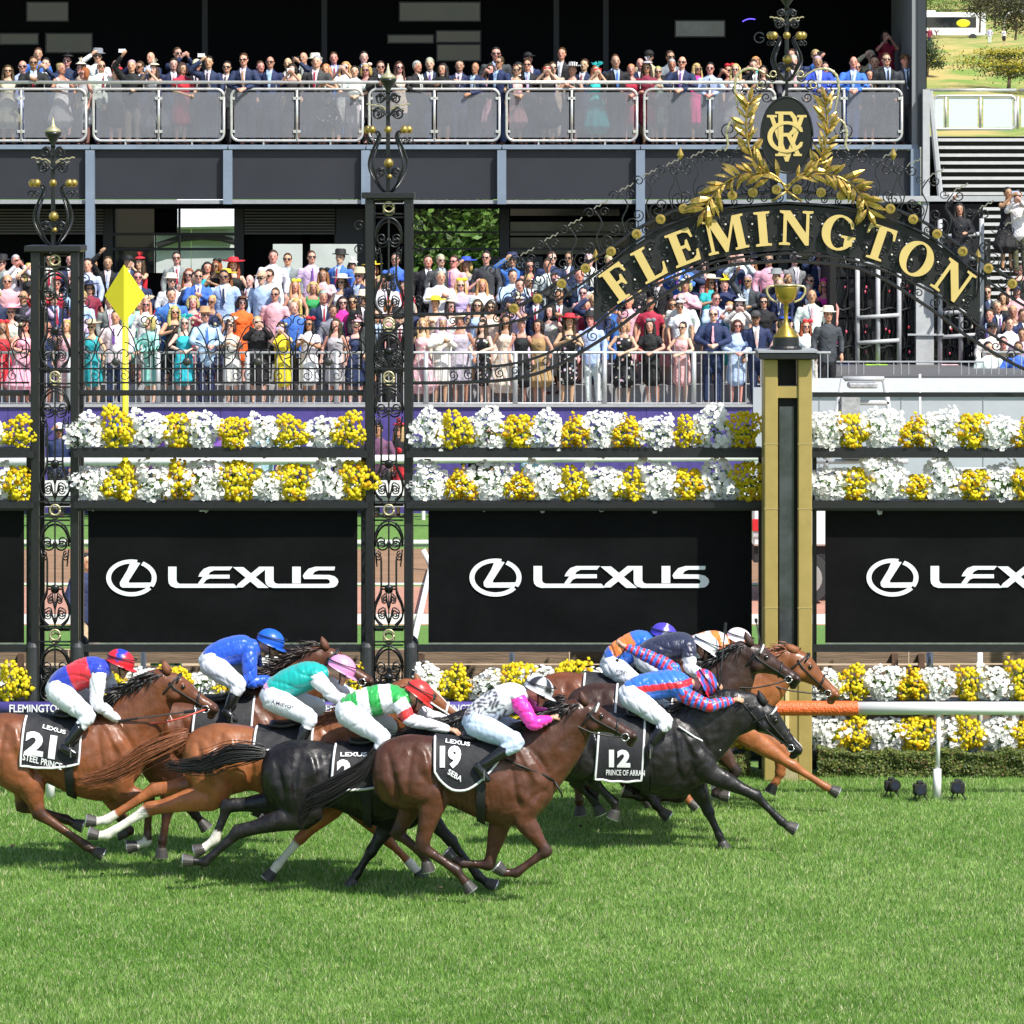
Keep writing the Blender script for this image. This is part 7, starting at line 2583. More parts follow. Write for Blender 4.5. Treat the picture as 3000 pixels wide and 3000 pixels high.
# ------------------------------------------------------------------ people watching
def obj_tone(name, rough=0.5, bump=0.0, bscale=20, pattern=None, spec=0.4):
    """colour = the object's own colour x a painted 'tone' attribute (eyes, lips), optional printed pattern"""
    if name in MATS:
        return MATS[name]
    m = bpy.data.materials.new(name)
    m.use_nodes = True
    nt = m.node_tree
    b = nt.nodes['Principled BSDF']
    b.inputs['Roughness'].default_value = rough
    b.inputs['Specular IOR Level'].default_value = spec
    oi = nt.nodes.new('ShaderNodeObjectInfo')
    src = oi.outputs['Color']
    tc = nt.nodes.new('ShaderNodeTexCoord')
    if pattern == 'tone':
        at = nt.nodes.new('ShaderNodeAttribute')
        at.attribute_name = 'tone'
        mx = nt.nodes.new('ShaderNodeMix')
        mx.data_type = 'RGBA'
        mx.blend_type = 'MULTIPLY'
        mx.inputs[0].default_value = 1
        nt.links.new(src, mx.inputs[6])
        nt.links.new(at.outputs['Color'], mx.inputs[7])
        src = mx.outputs[2]
    elif pattern == 'floral':
        vo = nt.nodes.new('ShaderNodeTexVoronoi')
        vo.inputs['Scale'].default_value = 11
        ad = nt.nodes.new('ShaderNodeVectorMath')
        nt.links.new(tc.outputs['Object'], ad.inputs[0])
        nt.links.new(oi.outputs['Random'], ad.inputs[1])
        nt.links.new(ad.outputs[0], vo.inputs['Vector'])
        cr = nt.nodes.new('ShaderNodeValToRGB')
        cr.color_ramp.interpolation = 'CONSTANT'
        e = cr.color_ramp.elements
        e[0].position, e[0].color = 0, (0.75, 0.7, 0.68, 1)
        e[1].position, e[1].color = 0.30, (0, 0, 0, 0)
        nt.links.new(vo.outputs['Distance'], cr.inputs[0])
        mx = nt.nodes.new('ShaderNodeMix')
        mx.data_type = 'RGBA'
        nt.links.new(cr.outputs['Alpha'], mx.inputs[0])
        nt.links.new(src, mx.inputs[6])
        hue = nt.nodes.new('ShaderNodeMix')
        hue.data_type = 'RGBA'
        nt.links.new(vo.outputs['Color'], hue.inputs[7])
        hue.inputs[0].default_value = 0.35
        hue.inputs[6].default_value = (0.75, 0.62, 0.6, 1)
        nt.links.new(hue.outputs[2], mx.inputs[7])
        src = mx.outputs[2]
    elif pattern == 'stripe':
        wv = nt.nodes.new('ShaderNodeTexWave')
        wv.inputs['Scale'].default_value = 9
        nt.links.new(tc.outputs['Object'], wv.inputs['Vector'])
        mx = nt.nodes.new('ShaderNodeMix')
        mx.data_type = 'RGBA'
        mr = nt.nodes.new('ShaderNodeMath')
        mr.operation = 'GREATER_THAN'
        mr.inputs[1].default_value = 0.6
        nt.links.new(wv.outputs['Fac'], mr.inputs[0])
        nt.links.new(mr.outputs[0], mx.inputs[0])
        nt.links.new(src, mx.inputs[6])
        mx.inputs[7].default_value = (0.7, 0.7, 0.7, 1)
        src = mx.outputs[2]
    nt.links.new(src, b.inputs['Base Color'])
    if bump:
        n2 = nt.nodes.new('ShaderNodeTexNoise')
        n2.inputs['Scale'].default_value = bscale
        nt.links.new(tc.outputs['Object'], n2.inputs['Vector'])
        bp = nt.nodes.new('ShaderNodeBump')
        bp.inputs['Strength'].default_value = bump
        bp.inputs['Distance'].default_value = 0.03
        nt.links.new(n2.outputs['Fac'], bp.inputs['Height'])
        nt.links.new(bp.outputs[0], b.inputs['Normal'])
    MATS[name] = m
    return m


cm_skin = obj_tone('crowd_skin', 0.5, pattern='tone')
cm_cloth = obj_tone('crowd_cloth', 0.75, 0.8, 12)
cm_floral = obj_tone('crowd_floral', 0.75, 0.8, 12, 'floral')
cm_stripe = obj_tone('crowd_stripe', 0.75, 0.4, 12, 'stripe')
cm_hair = obj_tone('crowd_hair', 0.5, 0.8, 40)
cm_hat = obj_tone('crowd_hat', 0.7, 0.3, 40)
cm_shade = mat('sunglass', (0.01, 0.01, 0.012), 0.1, coat=0.5)
cm_phone = obj_tone('phone_case', 0.25)

ARMS = {  # (left elbow, left hand, right elbow, right hand), person faces -Y, x is the picture's x
    'side': ((-.27, .02, 1.18), (-.26, -.08, .95), (.27, .02, 1.18), (.26, -.08, .95)),
    'rail': ((-.29, -.10, 1.20), (-.06, -.33, 1.10), (.29, -.10, 1.20), (.07, -.34, 1.11)),
    'phone': ((-.24, -.24, 1.36), (-.06, -.36, 1.58), (.24, -.24, 1.36), (.07, -.36, 1.58)),
    'shade': ((-.34, -.18, 1.50), (-.11, -.19, 1.70), (.27, .0, 1.18), (.24, -.12, .97)),
    'clap': ((-.26, -.08, 1.20), (-.03, -.30, 1.30), (.26, -.08, 1.20), (.03, -.30, 1.32)),
    'raise': ((-.30, -.14, 1.66), (-.14, -.22, 1.88), (.27, -.06, 1.18), (.12, -.26, 1.16)),
}
HW = {'m': .185, 'w': .155}


def v3(t):
    return Vector(t)


def body_mesh(g, pose):
    mb = MB()
    hw = HW[g]
    limb(mb, [(v3((0, 0, .92)), .15, .10), (v3((0, 0, 1.1)), .13, .09), (v3((0, 0, 1.32)), .15, .10), (v3((0, 0, 1.43)), .14, .085), (v3((0, 0, 1.50)), .062, .06), (v3((0, -.01, 1.57)), .056, .056)], 14)
    mb.ball((0, -.005, 1.665), .098, 14, 10, (.80, .98, 1.16))
    mb.ball((0, -.03, 1.60), .072, 12, 8, (.9, .9, .9))
    mb.ball((0, -.098, 1.64), .017, 8, 6, (.9, 1.2, 1.5))
    mb.ball((0, -.083, 1.575), .026, 8, 6, (1.1, .8, .8))
    for s in (-1, 1):
        mb.ball((s * .08, 0, 1.645), .024, 8, 6, (.5, .8, 1.2))
    le, lh, re_, rh_ = (v3(q) for q in ARMS[pose])
    for sg, E_, H_ in ((-1, le, lh), (1, re_, rh_)):
        S_ = v3((sg * hw, 0, 1.415))
        limb(mb, [(S_, .048, .048), (lerp(S_, E_, .5), .043, .043), (E_, .038, .038), (lerp(E_, H_, .4), .037, .037), (H_, .025, .025)], 10)
        d = (H_ - E_).normalized()
        limb(mb, [(H_, .025, .025), (H_ + d * .05, .036, .03), (H_ + d * .10, .030, .026)], 10, 2)
        sd = d.cross(v3((0, 1, 0)))
        sd = sd.normalized() if sd.length > .1 else v3((1, 0, 0))
        for q in range(4):
            b = H_ + d * .09 + sd * (-.027 + .018 * q)
            limb(mb, [(b, .010, .010), (b + d * (.05, .058, .055, .042)[q], .008, .008)], 6, 2)
        limb(mb, [(H_ + d * .03 + sd * sg * -.03, .012, .012), (H_ + d * .075 + sd * sg * -.05, .009, .009)], 6, 2)
    for s in (-1, 1):
        limb(mb, [(v3((s * .085, 0, .92)), .085, .085), (v3((s * .09, 0, .70)), .075, .075), (v3((s * .09, -.005, .48)), .052, .054), (v3((s * .09, .015, .32)), .050, .054), (v3((s * .09, .01, .09)), .034, .036)], 12)
        limb(mb, [(v3((s * .09, .035, .045)), .035, .035), (v3((s * .095, -.05, .04)), .040, .034), (v3((s * .10, -.14, .028)), .034, .024)], 10)
    me = remesh(mb, .0155, 1, .4)
    co = vcoords(me)
    tone = np.ones((len(co), 3))

    def spot(c, r, colr, yl=-.04):
        d = np.linalg.norm((co - np.array(c)) * np.array([1, .6, 1]), axis=1)
        w = (1 - smoothstep(d, r * .6, r)) * (co[:, 1] < yl)
        tone[:] = tone * (1 - w[:, None]) + np.array(colr) * w[:, None]
    for s in (-1, 1):
        spot((s * .034, -.09, 1.668), .020, (.16, .12, .10))
        spot((s * .036, -.09, 1.695), .015, (.4, .3, .25))
        spot((s * .058, -.07, 1.625), .032, (1.05, .8, .76))
    spot((0, -.1, 1.592), .024, (.75, .25, .25) if g == 'w' else (.55, .3, .28))
    spot((0, -.1, 1.622), .012, (.6, .45, .4))
    feet = co[:, 2] < .075
    tone[feet] = (.12, .08, .08)
    point_color(me, 'tone', tone)
    me.materials.append(cm_skin)
    return me


def jacket_mesh(g, pose, sleeve=1.0):
    mb = MB()
    hw = HW[g]
    limb(mb, [(v3((0, 0, .80)), .185, .13), (v3((0, 0, .95)), .185, .135), (v3((0, 0, 1.12)), .175, .13), (v3((0, 0, 1.32)), .19, .14), (v3((0, 0, 1.42)), .175, .11), (v3((0, .01, 1.49)), .085, .08)], 18)
    le, lh, re_, rh_ = (v3(q) for q in ARMS[pose])
    for sg, E_, H_ in ((-1, le, lh), (1, re_, rh_)):
        S_ = v3((sg * hw, 0, 1.405))
        if sleeve >= 1:
            limb(mb, [(S_, .078, .08), (lerp(S_, E_, .5), .068, .07), (E_, .060, .062), (lerp(E_, H_, .5), .052, .052), (lerp(E_, H_, .9), .042, .042)], 12)
        else:
            limb(mb, [(S_, .074, .076), (lerp(S_, E_, .4), .066, .068), (lerp(S_, E_, .62), .062, .062)], 12)
    me = remesh(mb, .019, 3, .5)
    fold(me, .004, hash(pose) % 7, 17)
    me.materials.append(cm_cloth)
    return me


def dress_mesh(kind):
    mb = MB()
    flare = {'a': .30, 'slim': .20, 'full': .36}[kind]
    hem = {'a': .52, 'slim': .50, 'full': .42}[kind]
    limb(mb, [(v3((0, 0, hem)), flare, flare * .8), (v3((0, 0, .75)), lerp(flare, .19, .55), .165), (v3((0, 0, .95)), .182, .14), (v3((0, 0, 1.12)), .145, .115), (v3((0, -.01, 1.28)), .165, .14), (v3((0, 0, 1.36)), .155, .115), (v3((0, .005, 1.42)), .13, .085)], 22)
    for s in (-1, 1):
        mb.ball((s * .065, -.085, 1.28), .07, 10, 7)
        limb(mb, [(v3((s * .11, 0, 1.40)), .035, .07), (v3((s * .11, 0, 1.455)), .028, .05)], 8, 2)
    me = remesh(mb, .019, 3, .5)
    co = vcoords(me)
    low = smoothstep(-co[:, 2], -.95, -.6)
    an = np.arctan2(co[:, 1], co[:, 0])
    k = 1 + .055 * low * np.sin(an * 9)
    co[:, 0] *= k
    co[:, 1] *= k
    set_coords(me, co)
    me.materials.append(cm_cloth)
    return me


def trousers_mesh():
    mb = MB()
    limb(mb, [(v3((0, 0, .86)), .165, .125), (v3((0, 0, .98)), .165, .125)], 14, 2)
    for s in (-1, 1):
        limb(mb, [(v3((s * .085, 0, .90)), .10, .11), (v3((s * .092, 0, .65)), .088, .095), (v3((s * .095, 0, .45)), .072, .08), (v3((s * .095, .005, .08)), .062, .075)], 14)
    me = remesh(mb, .02, 2, .5)
    fold(me, .003, 2, 15)
    me.materials.append(cm_cloth)
    return me


def shirtfront():
    mb = MB()
    mb.add([(-.055, -.142, 1.435), (.055, -.142, 1.435), (.012, -.158, 1.10), (-.012, -.158, 1.10), (-.05, -.11, 1.47), (.05, -.11, 1.47), (0, -.165, 1.3)],
           [(0, 3, 6), (3, 2, 6), (2, 1, 6), (1, 0, 6), (4, 0, 1, 5)])
    for s in (-1, 1):
        mb.add([(s * .008, -.125, 1.49), (s * .06, -.09, 1.515), (s * .058, -.12, 1.45), (s * .015, -.15, 1.44)], [(0, 1, 2, 3)])
    me = mb.mesh('shirt')
    me.materials.append(cm_cloth)
    return me


def tie():
    mb = MB()
    mb.add([(-.016, -.155, 1.45), (.016, -.155, 1.45), (.011, -.168, 1.42), (-.011, -.168, 1.42), (.026, -.176, 1.18), (0, -.178, 1.13), (-.026, -.176, 1.18)], [(0, 3, 2, 1), (3, 6, 5, 4, 2)])
    me = mb.mesh('tie')
    me.materials.append(cm_cloth)
    return me


def hair_mesh(kind):
    mb = MB()
    if kind == 'short':
        mb.ball((0, .018, 1.69), .104, 14, 9, (.85, .98, 1.06))
    elif kind == 'long':
        mb.ball((0, .022, 1.69), .108, 14, 9, (.90, 1.0, 1.06))
        for s in (-1, 1):
            limb(mb, [(v3((s * .07, .01, 1.70)), .045, .06), (v3((s * .088, .01, 1.60)), .04, .06), (v3((s * .095, -.02, 1.48)), .045, .05), (v3((s * .09, -.06, 1.38)), .03, .035)], 10)
        limb(mb, [(v3((0, .07, 1.68)), .09, .05), (v3((0, .09, 1.45)), .10, .045)], 10, 2)
    elif kind == 'bob':
        mb.ball((0, .02, 1.69), .112, 14, 9, (.98, 1.0, 1.05))
        for s in (-1, 1):
            limb(mb, [(v3((s * .08, .01, 1.70)), .045, .06), (v3((s * .096, .0, 1.60)), .042, .06), (v3((s * .085, -.01, 1.54)), .03, .04)], 10)
    elif kind == 'bun':
        mb.ball((0, .02, 1.69), .104, 14, 9, (.87, .98, 1.06))
        mb.ball((0, .10, 1.74), .055, 10, 7)
    me = remesh(mb, .014, 1, .5)
    # cut the face free
    bm = bmesh.new()
    bm.from_mesh(me)
    kill = [v for v in bm.verts if v.co.y < -.022 and v.co.z < 1.738 and abs(v.co.x) < .072] + [v for v in bm.verts if kind in ('short', 'bun') and v.co.z < 1.60]
    bmesh.ops.delete(bm, geom=list(set(kill)), context='VERTS')
    bm.to_mesh(me)
    bm.free()
    me.materials.append(cm_hair)
    return me


def hat_mesh(kind):
    mb = MB()
    if kind == 'fedora':
        mb.lathe((0, .01, 1.735), [(.0, .0), (.155, -.012), (.158, .0), (.105, .012), (.100, .085), (.075, .105), (.0, .095)], 20)
    elif kind == 'cap':
        mb.ball((0, .015, 1.72), .108, 14, 8, (.9, 1.0, .85))
        mb.box((-.07, -.19, 1.715), (.07, -.06, 1.73))
    elif kind == 'wide':
        mb.lathe((0, .01, 1.745), [(.0, .0), (.21, .01), (.225, .03), (.10, .02), (.095, .085), (.06, .10), (.0, .1)], 22)
    elif kind == 'feather':
        r = random.Random(4)
        for i in range(26):
            a, t = r.uniform(0, 6.28), r.uniform(.2, 1.2)
            d = v3((math.cos(a) * .8, math.sin(a) * .4, t)).normalized()
            b = v3((.035, -.02, 1.765))
            L = r.uniform(.08, .16)
            mb.tube([b, b + d * L * .6, b + d * L + v3((r.uniform(-.03, .03), 0, -.01))], [.012, .02, .003], 4, flat=.4)
        mb.ball((.03, -.02, 1.765), .045, 8, 6, (1.2, 1, .6))
    elif kind == 'bow':
        for s in (-1, 1):
            mb.ball((.03 + s * .055, -.02, 1.785), .05, 8, 6, (1.2, .6, .9))
        mb.ball((.03, -.03, 1.78), .024, 8, 6)
        mb.tube([(-.085, 0, 1.70), (-.06, -.02, 1.76), (0, -.03, 1.785), (.06, -.02, 1.76), (.085, 0, 1.70)], .010, 6)
    elif kind == 'disc':
        mb.lathe((.02, -.02, 1.775), [(.0, -.01), (.115, -.012), (.12, .0), (.06, .03), (.0, .035)], 18)
        r = random.Random(8)
        for i in range(9):
            d = v3((r.uniform(-.6, .9), r.uniform(-.3, .3), 1)).normalized()
            mb.tube([v3((.03, -.02, 1.79)), v3((.03, -.02, 1.79)) + d * .13], [.01, .002], 4)
    me = mb.mesh('hat', smooth=kind not in ('cap',))
    bm = bmesh.new()
    bm.from_mesh(me)
    bmesh.ops.recalc_face_normals(bm, faces=bm.faces)
    bm.to_mesh(me)
    bm.free()
    me.materials.append(cm_hat)
    return me


def shades_mesh():
    mb = MB()
    for s in (-1, 1):
        mb.ball((s * .036, -.101, 1.668), .030, 10, 6, (1, .35, .72))
    mb.tube([(-.086, -.02, 1.675), (-.066, -.088, 1.675), (0, -.104, 1.675), (.066, -.088, 1.675), (.086, -.02, 1.675)], .0055, 5)
    me = mb.mesh('sunglasses', smooth=True)
    me.materials.append(cm_shade)
    return me


BODYM = {(g, p): body_mesh(g, p) for g in 'mw' for p in ARMS}
JACK = {(g, p): jacket_mesh(g, p) for g in 'mw' for p in ARMS}
TEE = {('w', p): jacket_mesh('w', p, .5) for p in ('side', 'rail', 'phone', 'clap')}
DRESS = {k: dress_mesh(k) for k in ('a', 'slim', 'full')}
TROU = trousers_mesh()
SHIRT, TIE = shirtfront(), tie()
HAIR = {k: hair_mesh(k) for k in ('short', 'long', 'bob', 'bun')}
HATS = {k: hat_mesh(k) for k in ('fedora', 'cap', 'wide', 'feather', 'bow', 'disc')}
SHADES = shades_mesh()
DRESSF = {}
for k_, me_ in list(DRESS.items()):
    f_ = me_.copy()
    f_.materials.clear()
    f_.materials.append(cm_floral)
    DRESSF[k_] = f_
JACKF = {}
for k_, me_ in list(JACK.items()):
    f_ = me_.copy()
    f_.materials.clear()
    f_.materials.append(cm_floral)
    JACKF[k_] = f_
HATST = HATS['wide'].copy()
HATST.materials.clear()
HATST.materials.append(cm_stripe)

COLS = {'black': (.012, .012, .014), 'navy': (.018, .03, .085), 'charcoal': (.05, .052, .058), 'grey': (.20, .21, .22), 'white': (.72, .72, .74), 'cream': (.66, .58, .45), 'pale blue': (.40, .52, .74),
        'blue': (.05, .16, .55), 'royal blue': (.03, .08, .48), 'teal': (.02, .36, .42), 'turquoise': (.03, .48, .56), 'mint': (.30, .66, .55), 'green': (.03, .28, .09), 'red': (.58, .025, .04), 'crimson': (.38, .02, .05),
        'pink': (.76, .40, .44), 'hot pink': (.80, .03, .30), 'orange': (.78, .14, .02), 'yellow': (.78, .62, .03), 'purple': (.16, .06, .32), 'lilac': (.52, .42, .64), 'tan': (.42, .26, .12), 'brown': (.10, .05, .025),
        'beige': (.50, .40, .28), 'silver': (.42, .42, .43), 'maroon': (.20, .02, .05), 'sage': (.28, .36, .31), 'plum': (.15, .06, .12), 'olive': (.10, .09, .05)}
HC_COL = {'brown hair': (.05, .025, .012), 'dark hair': (.012, .009, .008), 'blonde hair': (.50, .33, .13), 'grey hair': (.38, .37, .36), 'red hair': (.26, .08, .025), 'bald': None}
SKINS = [(.62, .36, .26), (.58, .32, .22), (.66, .40, .31), (.50, .27, .18), (.40, .21, .13), (.60, .30, .23)]
pr = random.Random(21)
LABELS = {}
PEOPLE = []


def jit(c, a=.12):
    return tuple(max(.004, q * (1 + pr.uniform(-a, a))) for q in c)


def person(pos, g, garment, col, hair='brown hair', hat=None, hatcol=None, shades=False, pose='side', h=None, where='', style=None, floral=False, tiecol=None, turn=0.0, phone=None, skin=None, group='people in the crowd', trou=None):
    """garment: suit / shirt / dress / jacket / top"""
    h = h or (pr.uniform(1.70, 1.86) if g == 'm' else pr.uniform(1.58, 1.72))
    root = empty('person', pos)
    sc = h / 1.79
    root.scale = (sc * pr.uniform(.94, 1.14), sc, sc)
    root.rotation_euler = (pr.uniform(-.02, .07), pr.uniform(-.05, .05), turn + pr.gauss(0, .3))
    sk = jit(skin or pr.choice(SKINS), .1)
    link_mesh('body', BODYM[(g, pose)], root, color=sk)
    c = jit(COLS[col], .1)
    if garment in ('suit', 'jacket', 'shirt'):
        gg = g
        ja = link_mesh('jacket' if garment != 'shirt' else 'shirt', (JACKF if floral else JACK)[(gg, pose)], root, color=c)
        if garment == 'suit':
            sh = link_mesh('shirt_front', SHIRT, root, color=jit(pr.choice([COLS['white'], COLS['white'], COLS['pale blue'], (.7, .6, .65)]), .05))
            link_mesh('tie', TIE, sh, color=jit(COLS[tiecol or pr.choice(['navy', 'black', 'crimson', 'pale blue', 'purple', 'silver', 'pink'])], .1))
        elif garment == 'shirt' and tiecol:
            link_mesh('tie', TIE, root, color=jit(COLS[tiecol], .1))
        if g == 'm' or trou:
            link_mesh('trousers', TROU, root, color=jit(COLS[trou] if trou else (c if garment == 'suit' else pr.choice([COLS['navy'], COLS['charcoal'], COLS['beige'], COLS['black']])), .1))
        else:
            link_mesh('skirt', DRESS['slim'], root, color=c)
    elif garment == 'dress':
        link_mesh('dress', (DRESSF if floral else DRESS)[style or pr.choice(['a', 'slim', 'a', 'full'])], root, color=c)
    elif garment == 'top':
        link_mesh('blouse', TEE[('w', pose if pose in ('side', 'rail', 'phone', 'clap') else 'side')], root, color=c)
        link_mesh('skirt', DRESS['slim'], root, color=jit(COLS[trou or col], .1))
    if HC_COL[hair] is not None:
        hk = 'short' if g == 'm' else pr.choice(['long', 'long', 'bob', 'bun'])
        link_mesh('hair', HAIR[hk], root, color=jit(HC_COL[hair], .25))
    if hat:
        link_mesh('hat' if hat in ('fedora', 'cap', 'wide', 'stripe') else 'headpiece', HATST if hat == 'stripe' else HATS[hat], root, color=jit(COLS[hatcol or col], .1))
    if shades:
        link_mesh('sunglasses', SHADES, root)
    hatn = {'fedora': 'hat', 'cap': 'cap', 'wide': 'wide hat', 'stripe': 'striped hat', 'feather': 'feathered headpiece', 'bow': 'bow headpiece', 'disc': 'disc headpiece'}
    gn = {'suit': 'suit', 'shirt': 'shirt', 'jacket': 'jacket', 'dress': 'dress', 'top': 'top'}[garment]
    lab = 'person in %s%s %s' % ('flowery ' if floral else '', col, gn)
    if hat:
        lab += ' and %s %s' % (hatcol or col, hatn[hat])
    elif hair == 'bald':
        lab += ', bald'
    else:
        lab += ', ' + hair
    if pose == 'phone' and len(lab.split()) < 8:
        lab += ', hands raised'
    elif pose == 'shade' and len(lab.split()) < 8:
        lab += ' shading eyes'
    PEOPLE.append((root, lab, where, pos.x, group))
    if phone:
        d = BODYM
        a = ARMS[pose]
        ctr = v3(((a[1][0] + a[3][0]) / 2, (a[1][1] + a[3][1]) / 2 - .02, max(a[1][2], a[3][2]) + .085)) if pose in ('phone', 'clap') else v3((a[1][0], a[1][1] - .02, a[1][2] + .1))
        rot = root.rotation_euler.to_matrix()
        q = pos + rot @ v3((ctr.x * root.scale.x, ctr.y * sc, ctr.z * sc))
        o = MB().box((q.x - .075, q.y - .006, q.z - .038), (q.x + .075, q.y + .006, q.z + .038)).build('phone', cm_phone, bevel=.004)
        o.color = (*COLS[phone], 1)
        top(o)
        PEOPLE.append((o, '%s phone of %s' % (phone, lab.split(',')[0].split(' and ')[0]), where, pos.x, 'phones held up by spectators'))
    return root


# --- lower terrace, front row along the barrier
def zone(x):
    for lim, n in ((60, 'left of short tower'), (235, 'behind short tower'), (330, 'left of yellow diamond'), (450, 'by yellow diamond'), (600, 'right of yellow diamond'), (760, 'midway between towers'), (920, 'right of midway between towers'),
                   (1060, 'left of tall tower'), (1215, 'behind tall tower'), (1360, 'right of tall tower'), (1500, 'by the curving arch end'), (1660, 'under the rising arch'), (1800, 'near letter F'), (1950, 'below letters L E'),
                   (2120, 'below letter M'), (2260, 'left of the cup'), (2350, 'behind the cup'), (2480, 'right of the cup'), (2700, 'right of cup'), (4000, 'at right edge')):
        if x < lim:
            return n


ROWN = ['front row', 'second row', 'third row', 'back row']


def terr(x, row, *a, **k):
    Yr = ROWY[row] + (pr.uniform(-.3, .3) if row else .0)
    pos = Vector((P(x, 0, Yr).x, Yr, ROWZ[row]))
    k.setdefault('where', '%s, %s' % (ROWN[row], zone(x)))
    k.setdefault('group', 'people on the lower terrace')
    return person(pos, *a, **k)


F0 = [(8, 'w', 'dress', 'red', dict(hair='red hair', hat='bow', hatcol='red')), (66, 'w', 'dress', 'pink', dict(hair='dark hair', hat='disc', hatcol='black', shades=True, pose='rail')), (128, 'w', 'dress', 'navy', dict(hair='dark hair')),
      (190, 'w', 'dress', 'pink', dict(hair='blonde hair', floral=True)), (276, 'w', 'dress', 'teal', dict(hair='blonde hair', hat='wide', hatcol='beige', shades=True)), (338, 'm', 'shirt', 'white', dict(tiecol='purple', hair='brown hair')),
      (440, 'w', 'jacket', 'mint', dict(hair='blonde hair', pose='rail', h=1.68)), (536, 'w', 'dress', 'turquoise', dict(hair='grey hair', hat='feather', hatcol='teal', shades=True, pose='rail')), (606, 'm', 'shirt', 'pale blue', dict(tiecol='blue', hat='fedora', hatcol='tan', shades=True, pose='rail', h=1.84)),
      (680, 'w', 'dress', 'white', dict(hat='feather', hatcol='white', shades=True, pose='clap', style='slim')), (758, 'w', 'jacket', 'black', dict(hair='blonde hair', pose='phone', phone='black')), (834, 'w', 'top', 'yellow', dict(pose='phone', phone='lilac', hair='brown hair')),
      (906, 'w', 'top', 'white', dict(hat='bow', hatcol='red', hair='dark hair', shades=True, pose='clap')), (980, 'w', 'dress', 'silver', dict(hair='brown hair', style='slim')), (1040, 'w', 'dress', 'navy', dict(hair='blonde hair', hat='disc', hatcol='pink')),
      (1100, 'm', 'suit', 'charcoal', dict()), (1150, 'm', 'suit', 'black', dict(pose='phone', phone='black', hat='fedora', hatcol='black')), (1240, 'w', 'dress', 'pink', dict(floral=True, hair='blonde hair')), (1290, 'w', 'jacket', 'white', dict(floral=True, hair='grey hair', pose='clap')),
      (1350, 'w', 'dress', 'silver', dict(hat='disc', hatcol='cream', hair='blonde hair', style='slim')), (1422, 'w', 'dress', 'black', dict(floral=True, hair='brown hair', pose='rail')), (1478, 'w', 'dress', 'cream', dict(floral=True, hair='dark hair')),
      (1524, 'w', 'dress', 'black', dict(hair='blonde hair', hat='disc', hatcol='black')), (1580, 'w', 'dress', 'tan', dict(hair='dark hair', style='a')), (1660, 'w', 'dress', 'black', dict(floral=True, hat='wide', hatcol='red', pose='clap')), (1740, 'm', 'shirt', 'pale blue', dict(hat='fedora', hatcol='black', trou='white')),
      (1826, 'w', 'dress', 'black', dict(floral=True, hair='blonde hair', pose='rail')), (1914, 'w', 'top', 'black', dict(hair='dark hair', hat='bow', hatcol='grey', pose='rail')), (1996, 'w', 'dress', 'pink', dict(hair='brown hair', shades=True, pose='rail', style='slim')),
      (2086, 'm', 'shirt', 'navy', dict(tiecol='pink', hair='grey hair', shades=True, pose='rail', h=1.86)), (2156, 'w', 'jacket', 'pale blue', dict(hair='brown hair', shades=True, pose='rail')), (2226, 'm', 'suit', 'navy', dict(hat='cap', hatcol='charcoal', tiecol='pink', shades=True)),
      (2300, 'w', 'dress', 'blue', dict(hat='disc', hatcol='royal blue', shades=True)), (2358, 'w', 'top', 'white', dict(hat='bow', hatcol='red', hair='red hair', shades=True)), (2420, 'm', 'jacket', 'charcoal', dict(hat='fedora', hatcol='cream', hair='brown hair', h=1.85, trou='black'))]
for x, g, ga, co_, kw in F0:
    terr(x, 0, g, ga, co_, **kw)

FIX = {1: [(330, 'm', 'suit', 'grey', {}), (505, 'm', 'suit', 'blue', dict(tiecol='tan', hair='dark hair')), (700, 'w', 'jacket', 'orange', dict(hair='dark hair', hat='disc', hatcol='brown', shades=True)), (800, 'm', 'shirt', 'pink', dict(hair='brown hair', shades=True)), (866, 'w', 'dress', 'white', dict(hair='blonde hair')),
           (940, 'm', 'suit', 'navy', dict(hair='grey hair')), (402, 'w', 'jacket', 'mint', dict(hair='blonde hair', pose='clap')), (1845, 'w', 'top', 'pink', dict(hair='blonde hair', pose='shade')), (1900, 'w', 'top', 'crimson', dict(hair='brown hair')), (2240, 'w', 'top', 'black', dict(hair='dark hair', hat='bow', hatcol='navy', shades=True)), (2375, 'm', 'suit', 'white', dict(hair='bald'))],
       2: [(498, 'm', 'shirt', 'white', dict(hat='fedora', hatcol='cream', shades=True)), (572, 'm', 'suit', 'navy', dict(hair='dark hair')), (660, 'm', 'suit', 'pale blue', dict(hair='dark hair', shades=True)), (732, 'm', 'suit', 'navy', dict(hair='bald')), (905, 'w', 'dress', 'green', dict(hair='blonde hair')), (2375, 'm', 'suit', 'blue', dict(hair='dark hair', shades=True)), (2424, 'w', 'dress', 'hot pink', dict(hair='blonde hair', hat='feather', hatcol='hot pink', shades=True)),
           (1180, 'w', 'top', 'crimson', dict(hat='disc', hatcol='royal blue')), (2205, 'm', 'suit', 'charcoal', dict(hair='grey hair', shades=True, pose='raise'))],
       3: [(310, 'm', 'suit', 'black', dict(pose='raise')), (420, 'w', 'dress', 'red', dict(hat='disc', hatcol='red', pose='phone', phone='pink')), (790, 'm', 'shirt', 'white', {}), (845, 'm', 'suit', 'grey', dict(shades=True)), (2385, 'm', 'suit', 'navy', dict(pose='shade'))]}


